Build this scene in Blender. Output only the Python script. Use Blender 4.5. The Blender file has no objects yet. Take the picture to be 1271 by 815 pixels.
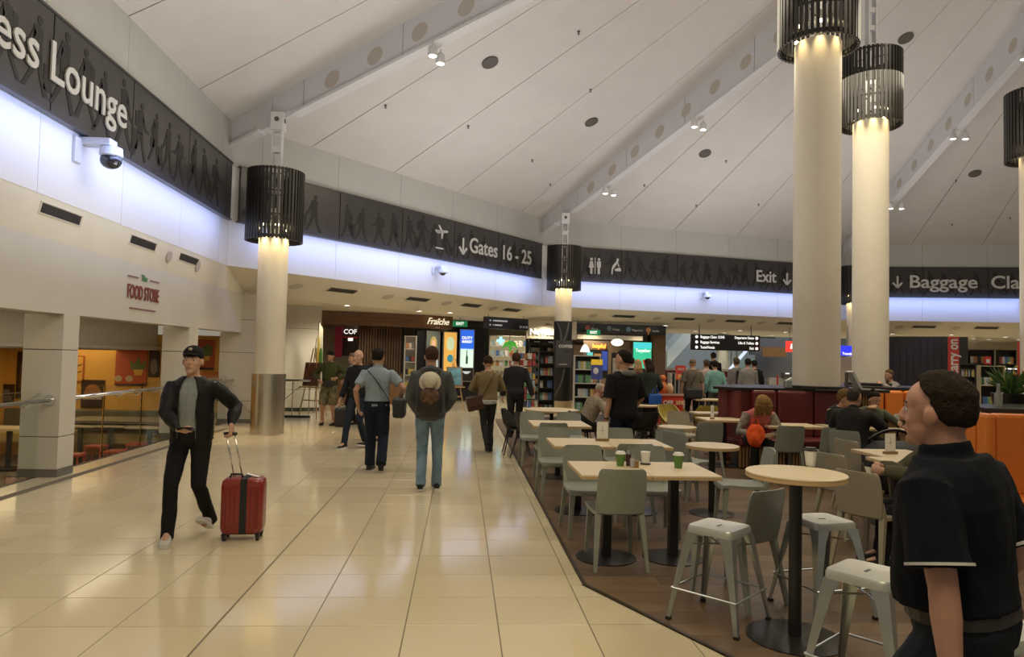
import bpy, bmesh, math, random
from mathutils import Vector, Matrix, noise
random.seed(7)
C = bpy.context.scene.collection
scene = bpy.context.scene
PI = math.pi
def R(d): return math.radians(d)

# ---------------------------------------------------------------- camera
cam_d = bpy.data.cameras.new('camera'); cam = bpy.data.objects.new('camera', cam_d); C.objects.link(cam)
cam_d.sensor_width = 36.0; cam_d.lens = 36.0 * 870.0 / 1271.0; cam_d.clip_start = 0.05; cam_d.clip_end = 300
_y, _p, _r = R(4.1), R(2.31), R(1.33)
_f = Vector((math.sin(_y)*math.cos(_p), math.cos(_y)*math.cos(_p), math.sin(_p)))
_rt = Vector((math.cos(_y), -math.sin(_y), 0)); _up = _rt.cross(_f)
_r2 = _rt*math.cos(_r) + _up*math.sin(_r); _u2 = -_rt*math.sin(_r) + _up*math.cos(_r)
cam.matrix_world = Matrix(((_r2.x, _u2.x, -_f.x, 0), (_r2.y, _u2.y, -_f.y, 0), (_r2.z, _u2.z, -_f.z, 1.65), (0, 0, 0, 1)))
scene.camera = cam
# ---------------------------------------------------------------- world, view
w = bpy.data.worlds.new('world'); scene.world = w; w.use_nodes = True
w.node_tree.nodes['Background'].inputs[0].default_value = (1.0, 0.90, 0.70, 1)
w.node_tree.nodes['Background'].inputs[1].default_value = 0.28
scene.view_settings.view_transform = 'Standard'; scene.view_settings.look = 'None'
scene.view_settings.exposure = 0.0; scene.view_settings.gamma = 1.0; scene.view_settings.use_curve_mapping = False

# ---------------------------------------------------------------- polygon hall plan
K = [(-4.93, 2.6), (-4.93, 14.97), (2.73, 24.0), (15.2, 26.9), (27.6, 24.2)]
O = (13.15, 7.64)
for a in (14, -21, -57, -93, -129): K.append((O[0]+19.4*math.cos(R(a)), O[1]+19.4*math.sin(R(a))))
ZT, ZS1, ZS0, ZL, ZA = 6.45, 5.52, 4.37, 3.42, 14.4   # wall top, sign top, sign bottom, lip, apex
ZC = 2.95                                             # ceiling of the outer ring

# ---------------------------------------------------------------- lights
def area(name, loc, rot, sx, sy, power, col, spread=None):
    d = bpy.data.lights.new(name, 'AREA'); d.shape = 'RECTANGLE'; d.size = sx; d.size_y = sy; d.energy = power; d.color = col
    if spread: d.spread = spread
    o = bpy.data.objects.new(name, d); C.objects.link(o); o.location = loc; o.rotation_euler = rot; return o
def spot(name, loc, power, col, size=110, blend=.7, rad=.06, rot=(0, 0, 0)):
    d = bpy.data.lights.new(name, 'SPOT'); d.energy = power; d.color = col; d.spot_size = R(size); d.spot_blend = blend; d.shadow_soft_size = rad
    o = bpy.data.objects.new(name, d); C.objects.link(o); o.location = loc; o.rotation_euler = rot; return o
def facet(i):
    a = Vector((*K[i % 10], 0)); b = Vector((*K[(i+1) % 10], 0)); u = (b-a).normalized()
    n = Vector((u.y, -u.x, 0))                         # inward normal
    return a, b, u, n, (b-a).length
BLUE = (0.33, 0.46, 1.0); WARM = (1.0, 0.83, 0.50); SOFT = (1.0, 0.88, 0.66)
for i in range(0, 4):                                  # unseen strips casting the blue glow, set out in front of the sign band
    a, b, u, n, L = facet(i)
    m = (a+b)/2 + n*.55; m.z = ZS0-.15
    o = area('cove_strip', m, (0, 0, 0), L-1.0, .25, 4.0*L, BLUE, R(150))
    o.rotation_euler = (R(62), 0, math.atan2(u.y, u.x))
# upward areas added in place of light bounced off the room, no fittings
for x_, y_, s_, p_, c_ in ((.6, 9.5, 3.5, 105, (1, .93, .82)), (1.2, 16.2, 3.5, 130, (.98, .94, .94)), (8.5, 20.5, 3.5, 130, (.97, .94, .95)), (13.5, 18.5, 3.5, 120, (1, .92, .86)), (10.5, 7.5, 4, 170, (1, .88, .74)), (-2.6, 9.5, 1.6, 45, (.85, .9, 1)), (2.8, 4.5, 3, 60, (1, .9, .8))):
    area('bounce_fill', (x_, y_, 2.45), (PI, 0, 0), s_, s_, p_, c_)
area('apex_fill', (13.15, 7.64, 13.6), (0, 0, 0), 3.5, 3.5, 900, SOFT)  # unseen area added at the apex to brighten the hall
area('hall_fill', (0.5, 0.6, 6.2), (R(8), 0, 0), 3.5, 3.0, 230, WARM)  # this and the next two: unseen fill added above floor and seating
area('hall_fill', (-1.2, 8.5, 6.6), (0, 0, 0), 1.2, 5.0, 110, SOFT)
area('hall_fill', (7.5, 14.0, 8.2), (0, 0, 0), 6, 5, 420, SOFT)

# ---------------------------------------------------------------- materials
_m = {}
def mat(name, col, rough=.6, metal=0, var=0, vs=6, bump=0, bs=40, emit=0, alpha=1, trans=0, coat=0, spec=None, ecol=None, stretch=None):
    if name in _m: return _m[name]
    m = bpy.data.materials.new(name); m.use_nodes = True; nt = m.node_tree; b = nt.nodes['Principled BSDF']
    b.inputs['Base Color'].default_value = (*col, 1); b.inputs['Roughness'].default_value = rough; b.inputs['Metallic'].default_value = metal
    if spec is not None: b.inputs['Specular IOR Level'].default_value = spec
    if coat: b.inputs['Coat Weight'].default_value = coat; b.inputs['Coat Roughness'].default_value = .08
    if trans: b.inputs['Transmission Weight'].default_value = trans
    if alpha < 1: b.inputs['Alpha'].default_value = alpha
    if emit: b.inputs['Emission Color'].default_value = (*(ecol or col), 1); b.inputs['Emission Strength'].default_value = emit
    if var or bump:
        tc = nt.nodes.new('ShaderNodeTexCoord'); mp = nt.nodes.new('ShaderNodeMapping'); nt.links.new(tc.outputs['Object'], mp.inputs[0])
        if stretch: mp.inputs['Scale'].default_value = stretch
        if var:
            n = nt.nodes.new('ShaderNodeTexNoise'); n.inputs['Scale'].default_value = vs; n.inputs['Detail'].default_value = 5
            nt.links.new(mp.outputs[0], n.inputs['Vector'])
            r = nt.nodes.new('ShaderNodeValToRGB'); r.color_ramp.elements[0].position = .3; r.color_ramp.elements[1].position = .7
            r.color_ramp.elements[0].color = (*[c*(1-var) for c in col], 1); r.color_ramp.elements[1].color = (*[min(1, c*(1+var)) for c in col], 1)
            nt.links.new(n.outputs[0], r.inputs[0]); nt.links.new(r.outputs[0], b.inputs['Base Color'])
        if bump:
            n2 = nt.nodes.new('ShaderNodeTexNoise'); n2.inputs['Scale'].default_value = bs; n2.inputs['Detail'].default_value = 3
            nt.links.new(mp.outputs[0], n2.inputs['Vector'])
            bp = nt.nodes.new('ShaderNodeBump'); bp.inputs['Strength'].default_value = bump; bp.inputs['Distance'].default_value = .02
            nt.links.new(n2.outputs[0], bp.inputs['Height']); nt.links.new(bp.outputs[0], b.inputs['Normal'])
    _m[name] = m; return m
def rand_mat(name, cols, rough, vs=3, amount=1, stretch=(1, 1, 1), spec=.5, coat=0):
    """tile / plank material: per-object random shade plus grain"""
    m = bpy.data.materials.new(name); m.use_nodes = True; nt = m.node_tree; b = nt.nodes['Principled BSDF']
    oi = nt.nodes.new('ShaderNodeObjectInfo'); tc = nt.nodes.new('ShaderNodeTexCoord'); mp = nt.nodes.new('ShaderNodeMapping'); mp.inputs['Scale'].default_value = stretch
    n = nt.nodes.new('ShaderNodeTexNoise'); n.inputs['Scale'].default_value = vs; n.inputs['Detail'].default_value = 6
    geo = nt.nodes.new('ShaderNodeNewGeometry'); nt.links.new(geo.outputs['Position'], mp.inputs[0]); nt.links.new(mp.outputs[0], n.inputs['Vector'])
    mx = nt.nodes.new('ShaderNodeMath'); mx.operation = 'MULTIPLY_ADD'; mx.inputs[1].default_value = .45; nt.links.new(oi.outputs['Random'], mx.inputs[0])
    m2 = nt.nodes.new('ShaderNodeMath'); m2.operation = 'MULTIPLY'; m2.inputs[1].default_value = amount*.6; nt.links.new(n.outputs[0], m2.inputs[0]); nt.links.new(m2.outputs[0], mx.inputs[2])
    r = nt.nodes.new('ShaderNodeValToRGB'); r.color_ramp.elements[0].color = (*cols[0], 1); r.color_ramp.elements[1].color = (*cols[1], 1)
    r.color_ramp.elements[0].position = .15; r.color_ramp.elements[1].position = .8
    nt.links.new(mx.outputs[0], r.inputs[0]); nt.links.new(r.outputs[0], b.inputs['Base Color'])
    b.inputs['Roughness'].default_value = rough; b.inputs['Specular IOR Level'].default_value = spec
    if coat: b.inputs['Coat Weight'].default_value = coat; b.inputs['Coat Roughness'].default_value = .12
    return m

# ---------------------------------------------------------------- mesh builder
class MB:
    def __init__(s): s.v = []; s.f = []
    def add(s, vs, fs):
        k = len(s.v); s.v += [tuple(v) for v in vs]; s.f += [tuple(i+k for i in f) for f in fs]; return s
    def box(s, c, d, rz=0, rx=0, ry=0, taper=1):
        M = Matrix.Translation(c) @ Matrix.Rotation(rz, 4, 'Z') @ Matrix.Rotation(ry, 4, 'Y') @ Matrix.Rotation(rx, 4, 'X')
        x, y, z = d[0]/2, d[1]/2, d[2]/2
        vs = [M @ Vector((i*x*(taper if k < 0 else 1), j*y*(taper if k < 0 else 1), k*z)) for k in (-1, 1) for j in (-1, 1) for i in (-1, 1)]
        return s.add(vs, [(0, 2, 3, 1), (4, 5, 7, 6), (0, 1, 5, 4), (2, 6, 7, 3), (0, 4, 6, 2), (1, 3, 7, 5)])
    def prism(s, poly, z0, z1):
        n = len(poly); return s.add([(p[0], p[1], z0) for p in poly] + [(p[0], p[1], z1) for p in poly],
            [tuple(reversed(range(n))), tuple(range(n, 2*n))] + [(i, (i+1) % n, n+(i+1) % n, n+i) for i in range(n)])
    def slab(s, quad, t):
        """closed slab from 3-d polygon with thickness vector t"""
        n = len(quad); t = Vector(t); return s.add([Vector(q) for q in quad] + [Vector(q)+t for q in quad],
            [tuple(reversed(range(n))), tuple(range(n, 2*n))] + [(i, (i+1) % n, n+(i+1) % n, n+i) for i in range(n)])
    def lathe(s, prof, c=(0, 0, 0), n=24, cap=True):
        vs = []; fs = []
        for r, z in prof:
            for i in range(n): a = 2*PI*i/n; vs.append((c[0]+r*math.cos(a), c[1]+r*math.sin(a), c[2]+z))
        for j in range(len(prof)-1):
            for i in range(n): fs.append((j*n+i, j*n+(i+1) % n, (j+1)*n+(i+1) % n, (j+1)*n+i))
        if cap: fs.append(tuple(reversed(range(n)))); fs.append(tuple(range((len(prof)-1)*n, len(prof)*n)))
        return s.add(vs, fs)
    def tube(s, pts, rad, n=8, flat=1.0, up=None, cap=True, closed=False):
        """pts polyline, rad number/list of r or (rx, ry)"""
        P = [Vector(p) for p in pts]; m = len(P)
        if not isinstance(rad, (list,)): rad = [rad]*m
        t0 = (P[1]-P[0]).normalized()
        ref = Vector(up) if up else (Vector((0, 0, 1)) if abs(t0.z) < .9 else Vector((0, 1, 0)))
        x = None; vs = []
        for i in range(m):
            if closed: t = (P[(i+1) % m]-P[i-1]).normalized()
            else: t = (P[min(i+1, m-1)]-P[max(i-1, 0)]).normalized()
            if x is None: x = ref.cross(t).normalized()
            else:
                x2 = x - t*x.dot(t); x = x2.normalized() if x2.length > 1e-5 else x
            y = t.cross(x)
            r = rad[i]; rx, ry = (r if isinstance(r, tuple) else (r, r*flat))
            for k in range(n): a = 2*PI*k/n; vs.append(P[i] + x*rx*math.cos(a) + y*ry*math.sin(a))
        fs = []
        for j in range(m if closed else m-1):
            jj = (j+1) % m
            for k in range(n): fs.append((j*n+k, j*n+(k+1) % n, jj*n+(k+1) % n, jj*n+k))
        if cap and not closed: fs.append(tuple(reversed(range(n)))); fs.append(tuple(range((m-1)*n, m*n)))
        return s.add(vs, fs)
    def capsule(s, pts, rad, n=12, up=None):
        """tube with rounded ends"""
        P = [Vector(p) for p in pts]; rr = [(r if isinstance(r, tuple) else (r, r)) for r in rad]
        a = (P[0]-P[1]).normalized(); b = (P[-1]-P[-2]).normalized(); ra = min(rr[0]); rb = min(rr[-1])
        def sc(r, k): return (r[0]*k, r[1]*k)
        pts2 = [P[0]+a*ra*.98, P[0]+a*ra*.7] + P + [P[-1]+b*rb*.7, P[-1]+b*rb*.98]
        rad2 = [sc(rr[0], .2), sc(rr[0], .72)] + rr + [sc(rr[-1], .72), sc(rr[-1], .2)]
        return s.tube(pts2, rad2, n, up=up)
    def ell(s, c, r, n=14, m=9, M=None):
        vs = []; fs = []; c = Vector(c)
        for j in range(1, m):
            ph = PI*j/m
            for i in range(n):
                a = 2*PI*i/n; p = Vector((r[0]*math.sin(ph)*math.cos(a), r[1]*math.sin(ph)*math.sin(a), -r[2]*math.cos(ph)))
                vs.append(c + (M @ p if M else p))
        p0 = Vector((0, 0, -r[2])); p1 = Vector((0, 0, r[2])); b = len(vs); vs += [c+(M @ p0 if M else p0), c+(M @ p1 if M else p1)]
        for j in range(m-2):
            for i in range(n): fs.append((j*n+i, j*n+(i+1) % n, (j+1)*n+(i+1) % n, (j+1)*n+i))
        for i in range(n): fs.append((b, (i+1) % n, i)); fs.append((b+1, (m-2)*n+i, (m-2)*n+(i+1) % n))
        return s.add(vs, fs)
    def loft(s, secs, cap=True):
        n = len(secs[0]); vs = [p for q in secs for p in q]; fs = []
        for j in range(len(secs)-1):
            for k in range(n): fs.append((j*n+k, j*n+(k+1) % n, (j+1)*n+(k+1) % n, (j+1)*n+k))
        if cap: fs.append(tuple(reversed(range(n)))); fs.append(tuple(range((len(secs)-1)*n, len(secs)*n)))
        return s.add(vs, fs)
    def xf(s, M): s.v = [tuple(M @ Vector(v)) for v in s.v]; return s
    def mesh(s, name, smooth=False, fix=True):
        me = bpy.data.meshes.new(name); me.from_pydata(s.v, [], s.f)
        if fix:
            bm = bmesh.new(); bm.from_mesh(me); bmesh.ops.recalc_face_normals(bm, faces=bm.faces); bm.to_mesh(me); bm.free()
        if smooth: me.shade_smooth()
        me.update(); return me
def obj(name, mb, m, parent=None, smooth=False, bevel=0, label=None, auto=None):
    me = mb if isinstance(mb, bpy.types.Mesh) else mb.mesh(name, smooth)
    if m and not me.materials: me.materials.append(m)
    o = bpy.data.objects.new(name, me); C.objects.link(o)
    if bevel:
        d = o.modifiers.new('bevel', 'BEVEL'); d.width = bevel; d.segments = 2; d.limit_method = 'ANGLE'
    if parent: o.parent = parent
    if label: o['label'] = label
    if smooth and auto: me.set_sharp_from_angle(angle=R(auto))
    return o
def tag(o, label, cat, group=None):
    o['label'] = label; o['category'] = cat
    if group: o['group'] = group
    return o
def thing(name, label, cat, loc=(0, 0, 0), rz=0, group=None):
    o = bpy.data.objects.new(name, None); C.objects.link(o); o.empty_display_size = .1
    o.location = loc if len(loc) == 3 else (*loc, 0); o.rotation_euler = (0, 0, rz); return tag(o, label, cat, group)
def struct(name, mb, m, parent=None, smooth=False):
    o = obj(name, mb, m, parent, smooth)
    if not parent: o['kind'] = 'structure'
    return o
def setting(name, loc=(0, 0, 0)):
    o = bpy.data.objects.new(name, None); C.objects.link(o); o.location = loc; o['kind'] = 'structure'; o.empty_display_size = .1; return o
def dup(root, loc, rz, label, group=None):
    def cp(o, par):
        c = o.copy(); C.objects.link(c)
        if par: c.parent = par
        for k in kids.get(o.name, ()): cp(k, c)
        return c
    kids = {}
    for k in root.children_recursive: kids.setdefault(k.parent.name, []).append(k)
    r = cp(root, None); r.location = loc if len(loc) == 3 else (*loc, 0); r.rotation_euler = (0, 0, rz); r['label'] = label
    if group: r['group'] = group
    return r
def text(s, size, m, M, parent=None, name='lettering', depth=.01, bold=.0, align='CENTER', squeeze=1, label=None, shear=0):
    """lettering as thin geometry; M maps text plane (x right, y up, z out) to world/parent space"""
    cu = bpy.data.curves.new('t', 'FONT'); cu.body = s; cu.size = size; cu.extrude = depth/2; cu.offset = bold; cu.align_x = align; cu.align_y = 'CENTER'; cu.resolution_u = 3; cu.shear = shear
    t = bpy.data.objects.new('t', cu); C.objects.link(t)
    dg = bpy.context.evaluated_depsgraph_get(); me = bpy.data.meshes.new_from_object(t.evaluated_get(dg)); bpy.data.objects.remove(t); bpy.data.curves.remove(cu)
    me.transform(M @ Matrix.Diagonal((squeeze, 1, 1, 1))); me.materials.clear(); me.materials.append(m)
    o = bpy.data.objects.new(name, me); C.objects.link(o)
    if parent: o.parent = parent
    return o
def plane_M(pos, right, up=(0, 0, 1)):
    r = Vector(right).normalized(); u = Vector(up).normalized(); n = r.cross(u)
    return Matrix(((r.x, u.x, n.x, pos[0]), (r.y, u.y, n.y, pos[1]), (r.z, u.z, n.z, pos[2]), (0, 0, 0, 1)))

# ================================================================ STRUCTURE
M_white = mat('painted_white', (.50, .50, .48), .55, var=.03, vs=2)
M_ceil = mat('ceiling_white', (.66, .64, .62), .7, var=.03, vs=1.5, bump=.05, bs=60)
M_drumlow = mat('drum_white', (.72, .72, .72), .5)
M_soffit = mat('soffit_cream', (.70, .65, .52), .6, var=.03, vs=2)
M_fascia = mat('fascia_cream', (.58, .55, .48), .5, var=.02, vs=2)
M_dark = mat('dark_metal', (.012, .011, .010), .4)
M_joint = mat('joint_dark', (.05, .045, .04), .8)
M_slab = mat('slab_grout', (.15, .125, .085), .7)
M_steel = mat('brushed_steel', (.62, .58, .50), .26, 1, var=.12, vs=3, stretch=(1, 1, .05))
M_chrome = mat('chrome', (.7, .7, .68), .12, 1)
M_sign = mat('sign_charcoal', (.052, .048, .047), .28, var=.12, vs=3)
M_sil = mat('silhouette_print', (.027, .025, .025), .45, spec=.35)
M_letter = mat('letter_grey', (.60, .60, .60), .5)
M_tile = rand_mat('porcelain_tile', ((.57, .49, .335), (.635, .55, .385)), .12, 1.2, .5, spec=.55)
M_tilefar = rand_mat('porcelain_floor_far', ((.55, .475, .325), (.62, .535, .375)), .14, 1.2, .5)
M_plank = rand_mat('vinyl_plank', ((.070, .043, .022), (.155, .097, .052)), .45, 2.2, 1, stretch=(1, 7, 1), spec=.4)
M_black = mat('matt_black', (.008, .008, .008), .45)

# ---- floor
fl = setting('floor')
TX0, TW, TR0, TD = -0.30, .567, 5.87, .499
g = .006
m = MB(); m.prism([(-4.97, -3), (.93, -3), (.93, 30), (6, 46), (-9, 46), (-9, 16.45), (-4.97, 16.45)], -.06, -.004)
m.prism([(.93, -3), (6, -3), (2.45, 2.0), (.93, 5.14)], -.06, -.004)
obj('floor_base', m, M_slab, fl)
cache = {}
def tile_mesh(wd, dp):
    k = (round(wd, 4), round(dp, 4))
    if k not in cache:
        mm = MB().prism([(0, 0), (wd, 0), (wd, dp), (0, dp)], -.012, 0); e = .002
        v = mm.v; v[4:] = [(e, e, .0), (wd-e, e, .0), (wd-e, dp-e, .0), (e, dp-e, .0)]; v += [(0, 0, -.002), (wd, 0, -.002), (wd, dp, -.002), (0, dp, -.002)]
        mm.f = [(3, 2, 1, 0), (4, 5, 6, 7)]+[(i, (i+1) % 4, 8+(i+1) % 4, 8+i) for i in range(4)]+[(8+i, 8+(i+1) % 4, 4+(i+1) % 4, 4+i) for i in range(4)]
        cache[k] = mm.mesh('floor_tile'); cache[k].materials.append(M_tile)
    return cache[k]
def put_tile(x, y, wd, dp):
    o = bpy.data.objects.new('floor_tile', tile_mesh(wd, dp)); C.objects.link(o); o.location = (x, y, 0); o.parent = fl
ncol = range(-8, 2)
cnt = 0
for r in range(-7, 19):
    y = TR0 + r*TD
    for c in ncol:
        x = TX0 + c*TW
        if y+TD < 2.2 and c < -4: continue
        wide = .014 if c == -2 else g                  # the wide dark movement joint
        wd = TW-g; gy = .010 if r in (0, 7) else g
        if x < -4.97: wd -= (-4.97-x); x = -4.97
        if wd < .08: continue
        put_tile(x+wide, y+gy, wd-wide+g, TD-gy); cnt += 1
# border strip of narrow tiles along the timber floor and the corner tiles
for r in range(-1, 19):
    y = TR0+r*TD; put_tile(TX0+2*TW+g, y+g, .085, TD-g)
def diag(y): return .93+(5.14-y)*(.61/1.25)
for r in range(-7, -1):
    y0 = TR0+r*TD+g; y1 = y0+TD-g
    if r == -2: y1 = 5.135
    for c in range(0, 4):
        x0 = TX0+(2+c)*TW+g; x1 = x0+TW-g
        a, b = diag(y0)-.02, diag(y1)-.02
        if x0 > a: continue
        poly = [(x0, y0), (min(x1, a), y0)]
        if a > x1: poly.append((x1, min(y1, 5.14-(x1+.02-.93)*1.25/.61)))
        if b > x0:
            poly.append((min(b, x1), y1))
            poly.append((x0, y1))
        else: poly.append((x0, 5.14-(x0+.02-.93)*1.25/.61))
        pp = []
        for q in poly:
            if not pp or (Vector(q)-Vector(pp[-1])).length > .004: pp.append(q)
        if len(pp) > 2: obj('floor_tile', MB().prism(pp, -.012, 0), M_tile, fl)
m = MB(); m.prism([(-4.97, TR0+19*TD), (.925, TR0+19*TD), (.925, 30), (5.9, 46), (-8.9, 46), (-8.9, 16.45), (-4.97, 16.45)], -.012, 0)
o = obj('floor_surface', m, M_tilefar, fl)
m = MB()                                                # joints of the far floor as low relief lines
m.box((TX0-2*TW+.007, (TR0+19*TD+27)/2, .0005), (.014, 27-TR0-19*TD, .001))
for c in (-8, -7, -6, -5, -4, -3, -1, 0, 1, 2): m.box((TX0+c*TW, (TR0+19*TD+27)/2, .0004), (.006, 27-TR0-19*TD, .0008))
for yy in (16.4, 18.9, 22.4, 26): m.box((-2, yy, .0004), (5.9, .008, .0008))
obj('floor_joint', m, M_slab, fl)
obj('corner_tile', MB().prism([(.838, 5.139), (.926, 5.139), (.926, 5.369), (.838, 5.369)], -.02, -.0002), M_tile, fl)
# right timber floor
m = MB(); m.prism([(.93, 5.14), (2.45, 2.0), (8, -2), (24, -2), (24, 17), (9, 24), (.93, 18.5)], -.06, -.006)
obj('timber_floor_base', m, M_joint, fl)
m = MB(); m.prism([(.93, 18.5), (9, 24), (24, 17), (40, 22), (34, 48), (5.9, 48), (.93, 30)], -.05, -.001); obj('floor_surface', m, M_tilefar, fl)
PW = .19; PL = 1.25
def plank_poly(x0, x1, y0, y1):
    # clip against left edge X=.95 and diagonal
    poly = [(x0, y0), (x1, y0), (x1, y1), (x0, y1)]
    def clip(poly, fn):
        out = []
        for i, p in enumerate(poly):
            q = poly[(i+1) % len(poly)]; a, b = fn(p), fn(q)
            if a >= 0: out.append(p)
            if (a >= 0) != (b >= 0): t = a/(a-b); out.append((p[0]+(q[0]-p[0])*t, p[1]+(q[1]-p[1])*t))
        return out
    poly = clip(poly, lambda p: p[0]-.955)
    if poly: poly = clip(poly, lambda p: (p[0]-.955)*1.25+(p[1]-5.14)*.61)
    return poly
r = 0; y = 2.3
while y < 10.0:
    x = .955-((r*37) % 100)/100*PL
    while x < (5.6 if y > 4 else 4.2):
        p = plank_poly(x+.001, x+PL-.001, y+.001, y+PW-.001)
        if len(p) > 2 and cnt < 10**6: obj('floor_plank', MB().prism(p, -.008, 0), M_plank, fl)
        x += PL
    y += PW; r += 1
far = MB()
yy = y
k = 0
while yy < 18.4:
    x = .955-((k*37) % 100)/100*PL
    while x < 17:
        p = plank_poly(x+.001, x+PL*1.6-.001, yy+.001, yy+PW*1.5-.001)
        if len(p) > 2: far.prism(p, -.008, 0)
        x += PL*1.6
    yy += PW*1.5; k += 1
yy = 2.3; k = 0
while yy < y:
    x0 = 5.7 if yy > 4 else 4.4
    far.prism([(x0-.2, yy+.001), (16, yy+.001), (16, yy+PW-.001), (x0-.2, yy+PW-.001)], -.0085, -.0005); yy += PW
o = obj('floor_plank_field', far, M_plank, fl); o['kind'] = 'stuff'
m = MB(); m.prism([(.93, 5.14), (.958, 5.14), (.958, 18.3), (.93, 18.3)], -.01, .004); m.prism([(.93, 5.14), (2.4, 2.13), (2.42, 2.145), (.955, 5.15)], -.01, .004)
obj('trim_strip', m, mat('bronze_trim', (.035, .022, .012), .4), fl)

# ---- drum walls, sign band
def P(i, u, off, z):
    a, b, du, n, L = facet(i); q = a+du*u+n*off; return (q.x, q.y, z)
SEAM = {0: [0, 1.55, 3.65, 5.8, 7.8, 9.9, 11.85, 12.37], 1: [0, .75, 2.85, 4.96, 7.07, 9.18, 11.27, 11.84], 2: [0, .75, 2.95, 5.2, 7.43, 9.63, 11.85, 12.8], 3: [0, .7, 2.9, 5.26, 7.5, 9.7, 12.0, 12.7]}
def person_print(mb, P3, u, z, h, fl=1, kind=0):
    """small flat walking silhouette on a sign panel"""
    def q(x, y): return P3(u+x*h*fl, z+y*h)
    def poly(pts): mb.slab([q(*p) for p in pts], T3)
    import math as _
    poly([(.03+.055*math.cos(a*PI/4), .93+.06*math.sin(a*PI/4)) for a in range(8)])
    poly([(-.09, .84), (.0, .87), (.1, .83), (.09, .62), (.1, .46), (-.1, .46), (-.1, .64)])
    poly([(-.09, .47), (.02, .47), (-.06, .25), (-.22, .02), (-.29, .02), (-.15, .25)])
    poly([(-.01, .47), (.1, .47), (.13, .25), (.25, .02), (.16, .0), (.05, .25)])
    if kind % 3 == 0: poly([(-.10, .8), (-.2, .55), (-.3, .45), (-.27, .42), (-.15, .5), (-.06, .72)]); poly([(-.42, .42), (-.25, .42), (-.25, .12), (-.42, .12)])
    elif kind % 3 == 1: poly([(.09, .8), (.2, .6), (.33, .58), (.33, .54), (.17, .54), (.05, .7)]); poly([(-.2, .8), (-.1, .82), (-.1, .55), (-.2, .55)])
    else: poly([(-.09, .8), (-.19, .6), (-.12, .45), (-.09, .47), (-.13, .6), (-.04, .74)]); poly([(-.2, .46), (-.05, .46), (-.05, .3), (-.2, .3)])
for i in range(10):
    a, b, du, n, L = facet(i)
    wl = setting('wall_drum' if i else 'wall_drum')
    s = SEAM.get(i, [0, L])
    if i not in (0, 1, 2, 3):
        m = MB().slab([P(i, 0, -.15, ZL), P(i, L, -.15, ZL), P(i, L, -.15, ZT), P(i, 0, -.15, ZT)], n*.15)
        obj('wall_panel', m, M_white, wl)
        m = MB().slab([P(i, .2, 0, ZS0), P(i, L-.2, 0, ZS0), P(i, L-.2, 0, ZS1), P(i, .2, 0, ZS1)], n*.08); obj('sign_panel', m, M_sign, wl)
        continue
    back = MB().slab([P(i, 0, -.2, ZL), P(i, L, -.2, ZL), P(i, L, -.2, ZT), P(i, 0, -.2, ZT)], n*.17); obj('wall_core', back, M_joint, wl)
    for j in range(len(s)-1):
        e = .004
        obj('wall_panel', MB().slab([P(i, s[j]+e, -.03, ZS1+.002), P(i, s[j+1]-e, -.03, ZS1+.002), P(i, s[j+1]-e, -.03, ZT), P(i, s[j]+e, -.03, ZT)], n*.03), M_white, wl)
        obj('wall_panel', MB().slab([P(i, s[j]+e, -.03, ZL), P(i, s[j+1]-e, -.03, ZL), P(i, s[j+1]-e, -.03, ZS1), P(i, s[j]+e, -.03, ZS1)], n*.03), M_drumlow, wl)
    sg = thing('sign_band', ['dark glass sign band with walking figures on the left wall, lettered Lounge', 'dark sign band lettered Gates 16 - 25 above the timber cafe',
        'dark sign band with toilet symbols and Exit above the news shop', 'dark sign band lettered Baggage Claim at the right'][i], 'sign', P(i, L/2, .1, ZS0))
    inv = Matrix.Translation(Vector(sg.location)).inverted()
    ss = [.18]+s[1:-1]+[L-.18]
    T3 = n*.006
    for j in range(len(ss)-1):
        if ss[j+1]-ss[j] < .2: continue
        obj('sign_panel', MB().slab([P(i, ss[j]+.012, .03, ZS0), P(i, ss[j+1]-.012, .03, ZS0), P(i, ss[j+1]-.012, .03, ZS1), P(i, ss[j]+.012, .03, ZS1)], n*.07).xf(inv), M_sign, sg)
        sil = MB(); uu = ss[j]+.25; kk = j
        while uu < ss[j+1]-.22:
            person_print(sil, lambda u_, z_: P(i, u_, .1, z_), uu, ZS0+.04+random.random()*.1, .8+random.random()*.2, random.choice((-1, 1)), kk); uu += .42+random.random()*.2; kk += 1
        o = obj('figure_print', sil.xf(inv), M_sil, sg)
    fr = MB()
    fr.slab([P(i, .15, .03, ZS0-.03), P(i, L-.15, .03, ZS0-.03), P(i, L-.15, .03, ZS0), P(i, .15, .03, ZS0)], n*.085)
    fr.slab([P(i, .15, .03, ZS1), P(i, L-.15, .03, ZS1), P(i, L-.15, .03, ZS1+.03), P(i, .15, .03, ZS1+.03)], n*.085)
    obj('frame', fr.xf(inv), mat('sign_frame', (.10, .10, .10), .35, .6), sg)
    def tm(u, z): q = P(i, u, .122, z); return inv @ plane_M(q, du)
    if i == 0: text('Business Lounge', .66, M_letter, tm(7.58, 4.93), sg, bold=.006, align='RIGHT', squeeze=.97, depth=.02)
    if i == 1:
        text('Gates 16 - 25', .64, M_letter, tm(9.36, 4.93), sg, bold=.008, squeeze=.93, depth=.02)
    def arrow(u, z, h):
        mm = MB(); pp = lambda x, y: P(i, u+x, .118, z+y)
        def bar(x0, y0, x1, y1, t=.035):
            d = Vector((x1-x0, y1-y0)).normalized()*t; mm.slab([pp(x0-d.y, y0+d.x), pp(x0+d.y, y0-d.x), pp(x1+d.y, y1-d.x), pp(x1-d.y, y1+d.x)], n*.015)
        bar(0, h/2, 0, -h/2); bar(-.17, -h/2+.2, 0, -h/2); bar(.17, -h/2+.2, 0, -h/2)
        obj('arrow', mm.xf(inv), M_letter, sg)
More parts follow.
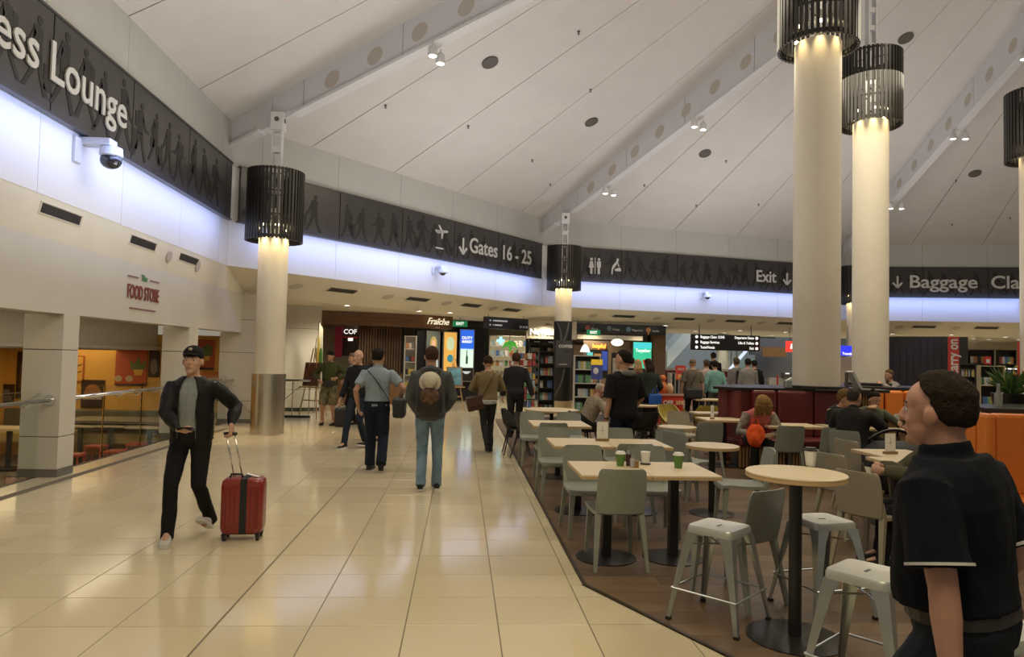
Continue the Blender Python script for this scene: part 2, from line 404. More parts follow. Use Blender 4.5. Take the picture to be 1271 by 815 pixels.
    def polys(name, u, z, sc, plist):
        mm = MB()
        for pl in plist: mm.slab([P(i, u+x*sc, .112, z+y*sc) for x, y in pl], n*.015)
        obj(name, mm.xf(inv), M_letter, sg)
    if i == 1:
        arrow(7.44, 4.87, .48)
        polys('plane_symbol', 6.48, 5.07, .34, [[(-.8, .25), (-.65, .3), (-.45, .0), (.75, .22), (.85, .35), (.7, .42), (.2, .35), (-.6, .05)], [(-.1, .3), (.1, .34), (-.25, .75), (-.38, .72)], [(0, .2), (.25, .22), (.15, -.35), (.03, -.38)]])
        polys('ground_symbol', 6.42, 4.66, .2, [[(-.8, -.08), (.8, -.08), (.8, .12), (-.8, .12)]])
    if i == 2:
        text('Exit', .62, M_letter, tm(9.02, 4.92), sg, bold=.010, squeeze=.95, depth=.02); arrow(9.98, 4.9, .46)
        def circ(cx, cy, r_): return [(cx+r_*math.cos(k*PI/5), cy+r_*math.sin(k*PI/5)) for k in range(10)]
        polys('toilet_symbol', 1.92, 4.92, .34, [circ(-.42, .68, .15), [(-.55, .48), (-.29, .48), (-.12, -.2), (-.3, -.2), (-.3, -.85), (-.54, -.85), (-.54, -.2), (-.72, -.2)], [(-.04, -.85), (.04, -.85), (.04, .85), (-.04, .85)],
            circ(.42, .68, .15), [(.2, .48), (.64, .48), (.64, -.15), (.56, -.15), (.54, -.85), (.3, -.85), (.28, -.15), (.2, -.15)]])
        polys('baby_change_symbol', 2.72, 4.95, .34, [circ(.2, .7, .14), [(-.5, -.5), (-.5, -.85), (-.35, -.85), (-.32, -.4), (.3, .55), (.1, .6), (-.4, .0)], [(.1, .5), (.25, .4), (.4, .0), (.3, -.05)], [(-.1, -.5), (.6, -.5), (.6, -.3), (.45, -.1), (-.1, -.3)]])
    if i == 3:
        text('Baggage', .70, M_letter, tm(2.36, 4.94), sg, bold=.010, align='LEFT', squeeze=1.13, depth=.02)
        text('Claim', .70, M_letter, tm(5.32, 4.94), sg, bold=.010, align='LEFT', squeeze=1.1, depth=.02); arrow(1.95, 4.95, .46)
# ---- roof: radial panels between beams
cl = setting('ceiling')
RS = {0: [0, 2.6, 5.2, 7.75, 10.54, 12.37], 1: [0, 2.04, 4.7, 7.28, 10.5, 11.84], 2: [0, 2.4, 5.1, 7.8, 10.4, 12.8], 3: [0, 2.5, 5.1, 7.7, 10.3, 12.7]}
for i in range(10):
    a, b, du, n, L = facet(i); A = Vector((O[0], O[1], ZA))
    s = RS.get(i, [0, L])
    bk = MB().slab([P(i, 0, -.05, ZT+.05), P(i, L, -.05, ZT+.05), A+Vector((0, 0, .05))], (0, 0, .1)); obj('roof_deck', bk, M_joint, cl)
    for j in range(len(s)-1):
        p0, p1 = Vector(P(i, s[j]+.013, -.0, ZT)), Vector(P(i, s[j+1]-.013, -.0, ZT))
        q0, q1 = p0.lerp(A, .93), p1.lerp(A, .93)
        obj('ceiling_panel', MB().slab([p0, p1, q1, q0], (0, 0, .04)), M_ceil, cl)
# beams: deep fins from each corner to the apex
M_beam = mat('beam_white', (.66, .66, .68), .5)
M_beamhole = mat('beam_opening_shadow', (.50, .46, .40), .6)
M_lamp = mat('lamp_face', (1, .95, .85), .4, emit=9, ecol=(1, .93, .8))
for i in range(10):
    k = Vector((*K[i], 0)); d = Vector((O[0]-k.x, O[1]-k.y, 0)); LL = d.length; d.normalize(); s_ = Vector((-d.y, d.x, 0))
    tr = setting('trim_beam')
    def B(t, z, off=0): q = k+d*t+s_*off; return Vector((q.x, q.y, z))
    ztop = lambda t: ZT+(ZA-ZT)*t/LL
    zbot = lambda t: 5.93+(.36*t if t < .75 else .36*t)
    segs = [0, 1.0, 1.75]+[1.75+q*2.2 for q in range(1, 8)]
    for j in range(len(segs)-1):
        t0, t1 = segs[j]+(.012 if j else 0), segs[j+1]-.012
        if t1 > LL-1.5: break
        zb0, zb1 = zbot(t0), zbot(t1)
        obj('beam_plate', MB().slab([B(t0, zb0, -.03), B(t1, zb1, -.03), B(t1, ztop(t1), -.03), B(t0, ztop(t0), -.03)], s_*.06), M_beam, tr)
    t1 = segs[-1]
    for ta, tb in ((0, .75), (1.55, t1)):
        obj('bottom_flange', MB().slab([B(ta, zbot(ta)-.05, -.13), B(tb, zbot(tb)-.05, -.13), B(tb, zbot(tb)-.05, .13), B(ta, zbot(ta)-.05, .13)], (0, 0, .06)), M_beam, tr)
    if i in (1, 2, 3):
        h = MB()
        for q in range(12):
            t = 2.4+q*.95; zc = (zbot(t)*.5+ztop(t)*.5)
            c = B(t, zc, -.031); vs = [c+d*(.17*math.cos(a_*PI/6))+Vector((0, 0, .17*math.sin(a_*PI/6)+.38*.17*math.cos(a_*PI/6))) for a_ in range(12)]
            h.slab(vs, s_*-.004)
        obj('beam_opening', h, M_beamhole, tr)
# light fittings in pairs on the beams
def beam_spot(i, t, side, lab):
    k = Vector((*K[i], 0)); d = Vector((O[0]-k.x, O[1]-k.y, 0)).normalized(); s_ = Vector((-d.y, d.x, 0))
    q = k+d*t+s_*side; z = 5.93+.36*t-.05
    sp = thing('spotlight', lab, 'spotlight', (q.x, q.y, z), 0, 'paired spotlights under the roof beams')
    obj('stem', MB().tube([(0, 0, 0), (0, 0, -.1)], .015), M_beam, sp)
    obj('housing', MB().lathe([(.05, 0), (.085, -.04), (.09, -.2), (.075, -.2)], (0, 0, -.08), 14), M_beam, sp, smooth=True, auto=40)
    obj('lamp_glass', MB().lathe([(.07, 0), (.07, -.012), (.02, -.02)], (0, 0, -.275), 14), M_lamp, sp)
    if side < 0: spot('beam_spot', (q.x, q.y, z-.32), 150, SOFT, 120)
names = {1: 'left', 2: 'middle', 3: 'right'}
for i, ts in ((1, (4.65,)), (2, (3.2, 6.6)), (3, (4.0, 7.6, 10.6))):
    for n_, t in enumerate(ts):
        for sd in (-.16, .2):
            beam_spot(i, t, sd, '%s white spotlight of the %s pair under the %s roof beam' % ('left' if sd > 0 else 'right', ['lowest', 'second', 'third'][n_], names[i]))
# roof speakers and sprinklers
M_grey = mat('grille_grey', (.11, .10, .09), .7)
def on_roof(i, u, t):
    p = Vector(P(i, u, 0, ZT)); A = Vector((O[0], O[1], ZA)); return p.lerp(A, t)
for n_, (x, y, z, lab) in enumerate((( *(0.473, 15.5, 8.249), 'round grey speaker in the roof nearest the left beam'), (*(3.345, 18.5, 8.039), 'round grey speaker in the roof left of the middle beam'), (*(7.195, 20.5, 7.934), 'round grey speaker in the roof just right of the middle beam'),
        (*(9.11, 13.8, 8.51), 'round grey speaker in the roof above the rear tall column shade'), (*(14.632, 19.0, 7.24), 'round grey speaker in the roof at the far right'))):
    # settle on the roof plane under / above this plan position
    best = None
    for i in (1, 2, 3):
        a, b, du, n, L = facet(i)
        ray0 = Vector((0, 0, 1.65)); rd = Vector((x, y, z))-ray0
        p0 = Vector((a.x, a.y, ZT)); A = Vector((O[0], O[1], ZA)); nn = du.cross(A-p0).normalized()
        t = (p0-ray0).dot(nn)/rd.dot(nn); q = ray0+rd*t
        # inside the wedge?
        uu = (q-p0).dot(du); tt = (q.z-ZT)/(ZA-ZT)
        lo, hi = L*tt*.5, L-L*tt*.5
        if 0 <= tt <= 1 and lo*.0+uu > (Vector((O[0], O[1], 0))-a).dot(du)*tt and uu < L+((Vector((O[0], O[1], 0))-a).dot(du)-L)*tt: best = (q, nn)
    if best:
        q, nn = best
        if nn.z > 0: nn = -nn
        sp = MB().lathe([(.19, 0), (.19, .03), (.17, .035), (.0, .03)], (0, 0, 0), 20)
        o = obj('ceiling_speaker', sp, M_grey); o.location = q; o.rotation_euler = nn.to_track_quat('Z', 'Y').to_euler(); tag(o, lab, 'speaker', 'round speakers in the roof')
k = 0
for i, lst in ((0, ((9.2, .22), (11.2, .30))), (1, ((2.2, .10), (4.2, .30), (4.9, .12), (7.2, .25), (8.4, .11), (10.3, .08))), (2, ((2.2, .12), (4.4, .2), (5.0, .08), (7.5, .1), (8.0, .3), (10.5, .07))), (3, ((2.5, .2), (3.5, .07), (5.5, .09), (6.5, .22)))):
    for u_, t_ in lst:
        q = on_roof(i, u_, t_); o = obj('sprinkler', MB().lathe([(.035, 0), (.035, -.015), (.012, -.02), (.012, -.06), (.03, -.065), (.03, -.07)], (0, 0, 0), 8), mat('sprinkler_dark', (.10, .09, .08), .5)); o.location = q
        tag(o, 'tiny dark sprinkler head in the white roof ' + ['left of the left beam', 'between the left and middle beams', 'between the middle and right beams', 'right of the right beam'][i], 'sprinkler', 'sprinkler heads in the roof'); k += 1

# ---- outer ring: sloped soffit and flat ceiling
oc = setting('ceiling')
def outer(i, off, z): # corner point i pushed outward by off
    a0, b0, u0, n0, L0 = facet(i-1); a1, b1, u1, n1, L1 = facet(i)
    o0 = off[0] if isinstance(off, tuple) else off; o1 = off[1] if isinstance(off, tuple) else off
    p = a0-n0*o0; q = a1-n1*o1; den = u0.cross(u1).z
    t = (q-p).cross(u1).z/den; r_ = p+u0*t; return (r_.x, r_.y, z)
SO = {0: .11, 1: 1.35, 2: 1.35, 3: 1.35}
for i in range(0, 4):
    q0 = outer(i, (SO.get(i-1, 1.35), SO[i]), ZC) if i > 0 else (-5.04, 2.6, ZC); q1 = outer(i+1, (SO[i], SO.get(i+1, 1.35)), ZC)
    m = MB().slab([P(i, 0, -.004, ZL), P(i, facet(i)[4], -.004, ZL), q1, q0], (0, 0, .012)); obj('soffit', m, M_soffit, oc)
c1, c2, c3, c4 = outer(1, (.11, 1.35), ZC), outer(2, 1.35, ZC), outer(3, 1.35, ZC), outer(4, 1.35, ZC)
m = MB().slab([c1, c2, (5.9, 33, ZC), (-9, 33, ZC), (-9, c1[1], ZC)], (0, 0, .06)); m.slab([c2, c3, (14, 33, ZC), (5.9, 33, ZC)], (0, 0, .06)); m.slab([c3, c4, (44, 34, ZC), (14, 34, ZC)], (0, 0, .06))
obj('outer_ceiling', m, mat('outer_ceiling_cream', (.66, .61, .50), .6), oc)
# vents
def vent(i, u, lab):
    a, b, du, n, L = facet(i); w_ = SO[i]; f0, f1 = (.33, .47)
    if i == 0: f0, f1 = .18, .40
    def S(uu, f, dz): return Vector(P(i, uu, -w_*f, ZL+(ZC-ZL)*f-dz))
    v = MB().slab([S(u-.42, f0, .004), S(u+.42, f0, .004), S(u+.42, f1, .004), S(u-.42, f1, .004)], (0, 0, -.008))
    root = thing('ceiling_vent', lab, 'vent', tuple(S(u, .4, 0)), 0, 'slot air vents in the soffit'); inv = Matrix.Translation(root.location).inverted()
    obj('vent_slot', v.xf(inv), mat('vent_dark', (.02, .016, .01), .7), root)
    fr = MB()
    for A_, B_ in (((u-.46, f0-.03), (u+.46, f0-.03)), ((u-.46, f1+.03), (u+.46, f1+.03))):
        fr.tube([S(A_[0], A_[1], .006), S(B_[0], B_[1], .006)], .009, 4)
    for A_ in (u-.45, u+.45): fr.tube([S(A_, f0-.03, .006), S(A_, f1+.03, .006)], .009, 4)
    obj('vent_frame', fr.xf(inv), M_soffit, root)
ordn = ['nearest the camera', 'second from the left', 'third from the left', 'fourth from the left', 'fifth from the left', 'sixth from the left']
for n_, u_ in enumerate((6.38, 8.62, 10.45)): vent(0, u_, 'dark slot vent in the left soffit above the food store sign, ' + ['nearest the camera', 'middle of three', 'furthest of three'][n_])
for n_, u_ in enumerate((3.55, 6.3, 8.7, 10.85)): vent(1, u_, 'dark slot vent in the soffit below the Gates sign, ' + ordn[n_].replace('nearest the camera', 'leftmost'))
for n_, u_ in enumerate((3.4, 5.9, 8.15, 10.5)): vent(2, u_, 'dark slot vent in the soffit below the toilet and Exit sign, ' + ordn[n_].replace('nearest the camera', 'leftmost'))
for n_, u_ in enumerate((3.2, 5.5)): vent(3, u_, 'dark slot vent in the soffit below the Baggage Claim sign, ' + ['left one', 'right one'][n_])
M_disc = mat('flush_disc', (.45, .41, .34), .5)
for i, us in ((0, (4.9, 9.6, 10.9)), (1, (2.2, 5.2, 7.6, 9.9)), (2, (2.2, 4.8, 7.1, 9.4)), (3, (2.3, 4.4))):
    for u_ in us:
        a, b, du, n, L = facet(i); f = .45; sl = (Vector(P(i, 0, -SO[i], ZC))-Vector(P(i, 0, 0, ZL))).normalized(); nn = du.cross(sl).normalized()
        if nn.z > 0: nn = -nn
        o = obj('soffit_speaker', MB().lathe([(q_*(.6 if i == 0 else 1), z_) for q_, z_ in ((.17, 0), (.17, .006), (.15, .012))], (0, 0, 0), 20), M_disc)
        o.location = P(i, u_, -SO[i]*f, ZL+(ZC-ZL)*f)
        if i == 0: o.location.x += .01
        o.rotation_euler = nn.to_track_quat('Z', 'Y').to_euler(); tag(o, 'flush round cream speaker cover in the soffit ' + ['left of the first column', 'below the Gates sign', 'below the toilet and Exit sign', 'below the Baggage Claim sign'][i], 'speaker', 'round speaker covers in the soffit')
# downlights in outer ceiling
DL = [(-3.127, 19.326), (-0.358, 21.313), (-1.283, 20.946), (5.176, 27.083), (6.193, 27.199), (7.224, 27.318), (7.564, 25.606), (10.121, 29.784), (11.75, 30.663), (11.366, 27.901), (14.544, 31.972), (13.448, 28.275), (17.608, 27.553), (19.687, 26.883), (22.784, 29.72), (23.838, 30.141), (22.391, 27.379), (24.588, 29.33)]
for n_, p in enumerate(DL):
    dl = MB().lathe([(.11, 0), (.11, -.02), (.085, -.02), (.085, -.008)], (0, 0, 0), 16)
    if n_: pass
    root = thing('downlight', 'round white recessed downlight in the low ceiling ' + ('over the timber cafe' if n_ < 3 else 'before the black header with icons' if n_ < 7 else 'over the far concourse' if n_ < 12 else 'over the right-hand shops'), 'light', (p[0], p[1], ZC+.005), 0, 'recessed downlights over the shops')
    obj('trim_ring', dl, M_beam, root); obj('lamp_face', MB().lathe([(.084, -.006), (.084, -.012)], (0, 0, 0), 16), M_lamp, root)
    if n_ in (0, 1, 3, 5, 8, 10, 12, 13, 16): spot('downlight_and_fill', (p[0], p[1], ZC-.05), 60, SOFT, 130)
for p in ((-3.4, 19), (0, 20.5), (-2, 23), (2.0, 27.5), (6, 29), (10, 30), (15, 31), (20, 28.5), (24, 27), (21.5, 30), (24, 30), (19, 27), (-3.5, 23.5), (-1, 24.2), (3, 24.5), (5, 26.5), (12, 38), (16, 36)): spot('downlight_and_fill', (p[0], p[1], ZC-.05), 120, SOFT, 150)  # extra spots with no fittings, added to brighten the shops

# ---- columns
M_col = mat('column_cream', (.66, .61, .50), .45, var=.03, vs=2)
M_slat = mat('shade_slat', (.018, .015, .012), .35)
def column(name_lab, pos, r, zb, z1, hanger, steel=None, black=None, shade_r=.55, sh=1.42, power=60, zhang=None, base_z=0):
    t = thing('column', name_lab, 'column', (*pos, 0), 0)
    obj('shaft', MB().lathe([(r, base_z), (r, z1-.02+.1)], (0, 0, 0), 40), M_col, t, smooth=True, auto=40)
    if steel: obj('steel_sleeve', MB().lathe([(r+.035, .02), (r+.035, steel), (r, steel+.004)], (0, 0, 0), 40), M_steel, t, smooth=True, auto=40); obj('sleeve_ring', MB().lathe([(r+.04, 0), (r+.04, .025)], (0, 0, 0), 40), M_chrome, t)
    if hanger:
        hg = MB(); ht = hanger; z0 = z1+.1
        for sx in (-.085, .085):
            hg.box((sx, 0, (z0+ht)/2), (.03, .16, ht-z0)); 
        for k_ in range(int((ht-z0)/.42)+1):
            zz = z0+.1+k_*.42
            if zz < ht-.05: hg.box((0, 0, zz), (.15, .12, .12))
        obj('hanger_post', hg, M_beam, t)
        bx = MB().box((0, 0, ht-.05), (.26, .26, .36)); obj('hanger_box', bx, M_beam, t, bevel=.01)
        bo = MB(); 
        for sx, sy, rot in ((0, -.132, 'y'), (.132, 0, 'x')):
            if rot == 'y': bo.tube([(0, -.138, ht-.02), (0, -.125, ht-.02)], .05, 12)
            else: bo.tube([(.138, 0, ht-.02), (.125, 0, ht-.02)], .05, 12)
        obj('bolt', bo, M_grey, t)
    # lamp shade of vertical slats
    N = 46
    shd = obj('shade', MB().lathe([(shade_r-.045, z1+sh*.02), (shade_r-.01, z1+sh*.02), (shade_r-.01, z1+sh*.06), (shade_r-.045, z1+sh*.06)], (0, 0, 0), 36, cap=False), M_slat, t)
    slm = MB().box((0, 0, sh/2), (.040, .048*shade_r/.55, sh)).mesh('slat'); slm.materials.append(M_slat)
    for k_ in range(N):
        a = 2*PI*k_/N; so = bpy.data.objects.new('slat', slm); C.objects.link(so); so.parent = shd; so.location = (shade_r*math.cos(a)*.985, shade_r*math.sin(a)*.985, z1); so.rotation_euler = (0, 0, a)
    rg = MB()
    for zz in (.33, .66, .97): 
        rg.lathe([(shade_r-.05, z1+sh*zz), (shade_r-.01, z1+sh*zz), (shade_r-.01, z1+sh*zz+.03), (shade_r-.05, z1+sh*zz+.03)], (0, 0, 0), 32, cap=False)
        for k_ in range(4): a = PI/4+k_*PI/2; rg.tube([(r*.2*math.cos(a), r*.2*math.sin(a), z1+sh*zz), (shade_r*math.cos(a), shade_r*math.sin(a), z1+sh*zz)], .012, 5)
    obj('ring', rg, M_slat, t)
    lp = MB()
    for k_ in range(8): a = 2*PI*(k_+.5)/8; lp.lathe([(.035, 0), (.035, .03)], ((r+.08)*math.cos(a), (r+.08)*math.sin(a), z1+.28), 8)
    obj('lamp', lp, mat('column_lamp', (1, .85, .55), .4, emit=14, ecol=(1, .8, .45)), t)
    for k_ in range(8):
        a = 2*PI*(k_+.5)/8; spot('column_lamp', (pos[0]+(r+.08)*math.cos(a), pos[1]+(r+.08)*math.sin(a), z1+.26), power/8, (1, .74, .36), 60, .9, .03)
    return t
column('white column with brushed steel base and black slatted shade beside the man in the cap', (-3.837, 14.423), .29, 0, 3.86, 6.36, steel=1.2, power=620)
cB = column('white column with black printed cladding below its slatted shade, before the news shop', (3.287, 22.641), .27, 0, 3.86, 6.25, power=560)
column('far white column with black slatted shade seen between the two tall columns', (14.852, 25.525), .29, 0, 3.95, 6.3, power=520)
column('tallest white column, nearest the camera, rising out of the red booth', (6.014, 11.509), .378, 1.25, 7.08, 10.2, shade_r=.65, sh=1.66, power=380, base_z=1.22)
column('second tall white column, behind and right of the nearest one', (9.258, 15.29), .378, 1.25, 7.12, 10.4, shade_r=.65, sh=1.66, power=420, base_z=1.22)
column('column at the right frame edge whose black slatted shade just shows', (13.726, 15.772), .36, 0, 6.67, 10.2, shade_r=.65, sh=1.66, power=250)
cx_, cy_ = (3.287, 22.641)
lc = Matrix.Identity(4)
clad = MB().lathe([(.30, .25), (.30, 2.83), (.27, 2.84)], (0, 0, 0), 32); obj('printed_cladding', clad, mat('cladding_black', (.012, .011, .012), .4), cB, smooth=True, auto=40)
def arc_band(z0, z1, a0, a1, r_, wd, steps=14, bend=.2):
    mm = MB()
    for k_ in range(steps):
        def pt(t, s2): a = R(a0+(a1-a0)*t+bend*60*math.sin(PI*t)); z = z0+(z1-z0)*t; return (r_*math.cos(a+s2), r_*math.sin(a+s2), z)
        t0, t1 = k_/steps, (k_+1)/steps; mm.add([pt(t0, -wd), pt(t0, wd), pt(t1, wd), pt(t1, -wd)], [(0, 1, 2, 3)])
    return mm
mm = arc_band(.4, 1.3, 215, 275, .303, .09); mm.add(*[(q.v, q.f) for q in [arc_band(1.9, 2.8, 235, 300, .303, .12)]][0]); mm.add(*[(q.v, q.f) for q in [arc_band(2.1, 2.8, 250, 225, .303, .09)]][0])
obj('curve_print', mm, mat('print_grey', (.10, .10, .10), .5), cB)
obj('grey_sign_panel', MB().box((0, -.31, 1.78), (.52, .03, .86)), mat('cladding_grey', (.05, .05, .05), .5), cB)
text('COFFEE', .13, M_letter, plane_M((.05, -.33, 2.02), (1, 0, 0)), cB, bold=.004); text('HERE', .12, M_joint, plane_M((.09, -.33, 1.86), (1, 0, 0)), cB, bold=.004)
text('newslink', .08, M_letter, plane_M((-.02, -.33, 1.45), (1, 0, 0)), cB)
obj('column_foot', MB().lathe([(.34, 0), (.34, .26), (.30, .27)], (0, 0, 0), 32), mat('timber_foot', (.45, .35, .2), .4), cB, smooth=True, auto=40)

# ---- left side: fascia, pillars, balustrade, lower store
FX = -5.04
ws = setting('wall_left')
YS = [2.0, 9.05, 9.42, 13.05, 13.62, 14.9, 16.45]
# fascia above openings, z 2.06..2.95
obj('fascia', MB().box((FX-.15, (2.0+16.45)/2, (2.06+ZC)/2), (.3, 14.45, ZC-2.06)), M_fascia, ws)
def pillar(y0, y1, lab):
    t = setting('wall_pillar', (FX-.24, (y0+y1)/2, 0)); dy = y1-y0
    for z0, z1 in ((.10, .50), (.51, 1.60), (1.61, 2.06)):
        obj('cladding_panel', MB().box((0, 0, (z0+z1)/2), (.48, dy, z1-z0)), M_fascia, t, bevel=.004)
    obj('groove', MB().box((0, 0, 1.05), (.465, dy-.015, 2.0)), M_joint, t)
    obj('baseboard', MB().box((0, 0, .05), (.485, dy+.005, .10)), mat('pillar_base', (.16, .15, .13), .5), t)
    return t
pillar(9.28, 9.65, '')
pillar(13.4, 13.85, '')
# end wall facing the camera at Y 16.45 and store wall beyond it
m = MB()
ew = setting('wall_end')
for z0, z1 in ((.09, .50), (.51, 1.60), (1.61, 2.35), (2.36, ZC)):
    obj('cladding_panel', MB().box((-4.9, 16.55, (z0+z1)/2), (1.2, .2, z1-z0)), M_fascia, ew)
obj('groove', MB().box((-4.9, 16.56, 1.4), (1.18, .19, 2.8)), M_joint, ew)
obj('baseboard', MB().box((-4.9, 16.545, .045), (1.21, .2, .09)), mat('pillar_base', (.16, .15, .13), .5), ew)
obj('grab_rail', MB().tube([(-5.45, 16.40, 1.0), (-5.2, 16.40, .72), (-4.55, 16.40, .05)], .02, 8), mat('satin_rail', (.5, .47, .4), .35, .8), ew, smooth=True)
# return part of the fascia above the third opening
# glass balustrade on X=-5.3
M_glass = mat('clear_glass', (.93, .97, .95), .02, trans=1, spec=.5)
M_glass.node_tree.nodes['Principled BSDF'].inputs['IOR'].default_value = 1.15
def balustrade(y0, y1, n_, lab, x=-5.3):
    t = thing('glass_balustrade', lab, 'balustrade', (x, y0, 0))
    L = (y1-y0)/n_
    for k_ in range(n_): obj('glass_pane', MB().box((0, (k_+.5)*L, .53), (.016, L-.02, 1.10)), M_glass, t)
    obj('handrail', MB().tube([(.14, 0, .97), (.14, y1-y0, .97)], .026, 10), M_chrome, t, smooth=True)
    br = MB()
    for k_ in range(n_*2): yy_ = (k_+.5)*L/2; br.tube([(0, yy_, .93), (.07, yy_, .90), (.14, yy_, .95)], .012, 6)
    obj('bracket', br, M_chrome, t)
    obj('base_channel', MB().box((0, (y1-y0)/2, -.01), (.05, y1-y0, .03)), mat('channel', (.1, .09, .08), .4, .5), t)
    if x == -5.3: obj('end_flange', MB().tube([(.14, (y1-y0) if lab.startswith('near') else 0, .97), (.14, (y1-y0-.03) if lab.startswith('near') else .03, .97)], .065, 14), M_chrome, t)
balustrade(3.0, 9.28, 4, 'near glass balustrade with chrome handrail running to the first white pillar')
balustrade(9.65, 13.4, 3, 'glass balustrade with chrome handrail between the two white pillars')
balustrade(13.85, 16.4, 2, 'glass balustrade with chrome handrail beyond the second white pillar')
obj('floor_edge', MB().box((-5.14, 9.7, -.2), (.34, 13.5, .38)), M_fascia, fl)
obj('floor_edge_top', MB().box((-5.13, 9.7, -.006), (.33, 13.5, .012)), M_tilefar, fl)
# lower store
M_yel = mat('store_yellow', (.66, .36, .07), .6, var=.04, vs=1)
lw = setting('wall_store')
obj('back_wall', MB().box((-11.2, 12, .1), (.2, 26, 3.2)), M_yel, lw)
obj('end_wall', MB().box((-8.6, 18.1, .2), (6.6, .2, 3.6)), M_yel, setting('wall_end'))
obj('bulkhead', MB().box((-7.6, 10.0, 1.93), (.15, 16, .66)), M_fascia, setting('wall_bulkhead'))
obj('store_ceiling', MB().box((-9.3, 10.5, 1.66), (3.8, 24, .06)), M_fascia, setting('ceiling_store')); obj('void_ceiling', MB().box((-6.42, 10, 2.25), (2.45, 16.2, .05)), M_fascia, setting('ceiling_void'))
obj('lower_floor', MB().box((-8.3, 11, -1.05), (6.4, 28, .1)), mat('lower_floor', (.16, .14, .11), .4), setting('floor_lower'))
obj('void_end_wall', MB().box((-8.6, 16.6, 1.0), (4.6, .1, 5)), M_fascia, lw) if False else None
for k_, (y0, y1) in enumerate(((4, 9.0), (9.8, 13.2), (14.0, 15.9))):
    o = obj('light_strip', MB().box((-5.85, (y0+y1)/2, 2.205), (.07, y1-y0, .02)), mat('strip_emit', (1, .92, .75), .4, emit=6, ecol=(1, .88, .66)))
    tag(o, ['linear warm light strip in the ceiling left of the first pillar', 'linear warm light strip in the ceiling between the pillars', 'short linear light strip in the ceiling beyond the second pillar'][k_], 'light', 'light strips over the glass balustrade')
area('store_light', (-9.2, 8, 1.58), (0, 0, 0), 1.5, 8, 60, (1, .75, .4)); area('store_light', (-9.2, 17, 1.58), (0, 0, 0), 1.5, 8, 60, (1, .75, .4))
area('void_light', (-6.3, 9, 2.19), (0, 0, 0), .6, 12, 20, (1, .85, .6))
# food store sign on fascia
fs = thing('shop_sign', 'small red lettered FOOD STORE sign on the cream fascia', 'sign', (FX+.005, 11.45, 2.5))
red = mat('sign_red', (.22, .045, .035), .6)
text('FOOD STORE', .30, red, plane_M((.01, 0, 0), (0, 1, 0)), fs, squeeze=.60, bold=.004)
obj('rule', MB().box((.01, -.38, .24), (.012, .35, .012)), red, fs); obj('rule', MB().box((.01, .38, .24), (.012, .35, .012)), red, fs); obj('rule', MB().box((.01, 0, -.24), (.012, .9, .012)), red, fs)
text('The', .13, mat('sign_green', (.08, .25, .12), .5), plane_M((.01, 0, .25), (0, 1, 0)), fs, bold=.003)
# cameras on the drum
def drum_camera(i, u, z, lab, s=1.0, housing=False):
    p = P(i, u, .0, z); a, b, du, n, L = facet(i)
    t = thing('security_camera', lab, 'camera', p, math.atan2(du.y, du.x)); wht = mat('camera_white', (.6, .62, .66), .4)
    obj('wall_plate', MB().box((0, -.02, .02), (.13*s, .04, .26*s)), wht, t, bevel=.005)
    obj('bracket', MB().box((.12*s, -.16*s, .13*s), (.16*s, .3*s, .07*s)), wht, t, bevel=.01)
    obj('camera_body', MB().lathe([(.05, .0), (.13, -.04), (.14, -.14), (.11, -.16)], (.16*s, -.27*s, .12*s), 18), wht, t, smooth=True, auto=40)
    obj('dome', MB().ell((.16*s, -.27*s, -.04*s), (.105*s, .105*s, .09*s)), mat('dome_black', (.02, .02, .025), .08, spec=.8), t, smooth=True)
    return t
drum_camera(0, 6.55, 4.12, 'white wall-mounted dome security camera under the Lounge sign', 1.25)
drum_camera(1, 6.3, 4.0, 'small white security camera below the Gates sign', .9)
drum_camera(2, 6.25, 4.05, 'small white security camera below the toilet and Exit sign', .9)
drum_camera(3, 6.45, 4.1, 'small white security camera below the Baggage Claim sign', .9)

# ================================================================ FURNITURE
M_chair = mat('chair_grey_plastic', (.235, .25, .215), .42, var=.02, vs=4)
M_chairtan = mat('chair_tan_plastic', (.30, .27, .20), .42)
M_blackpl = mat('chair_black_plastic', (.010, .010, .011), .4)
M_yelpl = mat('chair_mustard_plastic', (.30, .23, .035), .45)
M_oak = mat('chair_timber', (.36, .22, .09), .5, var=.15, vs=5, stretch=(1, 1, 6))
M_top = mat('table_laminate', (.66, .55, .37), .35, var=.05, vs=2.2, stretch=(1, 5, 1))
M_ply = mat('table_ply_edge', (.50, .34, .17), .5)
M_ped = mat('pedestal_black', (.010, .010, .011), .35)
M_base = mat('base_dark_steel', (.035, .035, .035), .3, .6)
M_galv = mat('galvanised_steel', (.42, .46, .47), .28, .85, var=.10, vs=7)
M_seatgalv = mat('galvanised_seat', (.46, .47, .45), .40, .6, var=.06, vs=9)
M_vinyl = mat('vinyl_dark_red', (.125, .020, .020), .38, bump=.06, bs=30)
M_orange = mat('vinyl_orange', (.62, .17, .02), .4, bump=.06, bs=30)
M_batten = mat('timber_batten', (.24, .14, .055), .5, var=.2, vs=4)
M_ctr = mat('counter_black', (.012, .011, .011), .28)

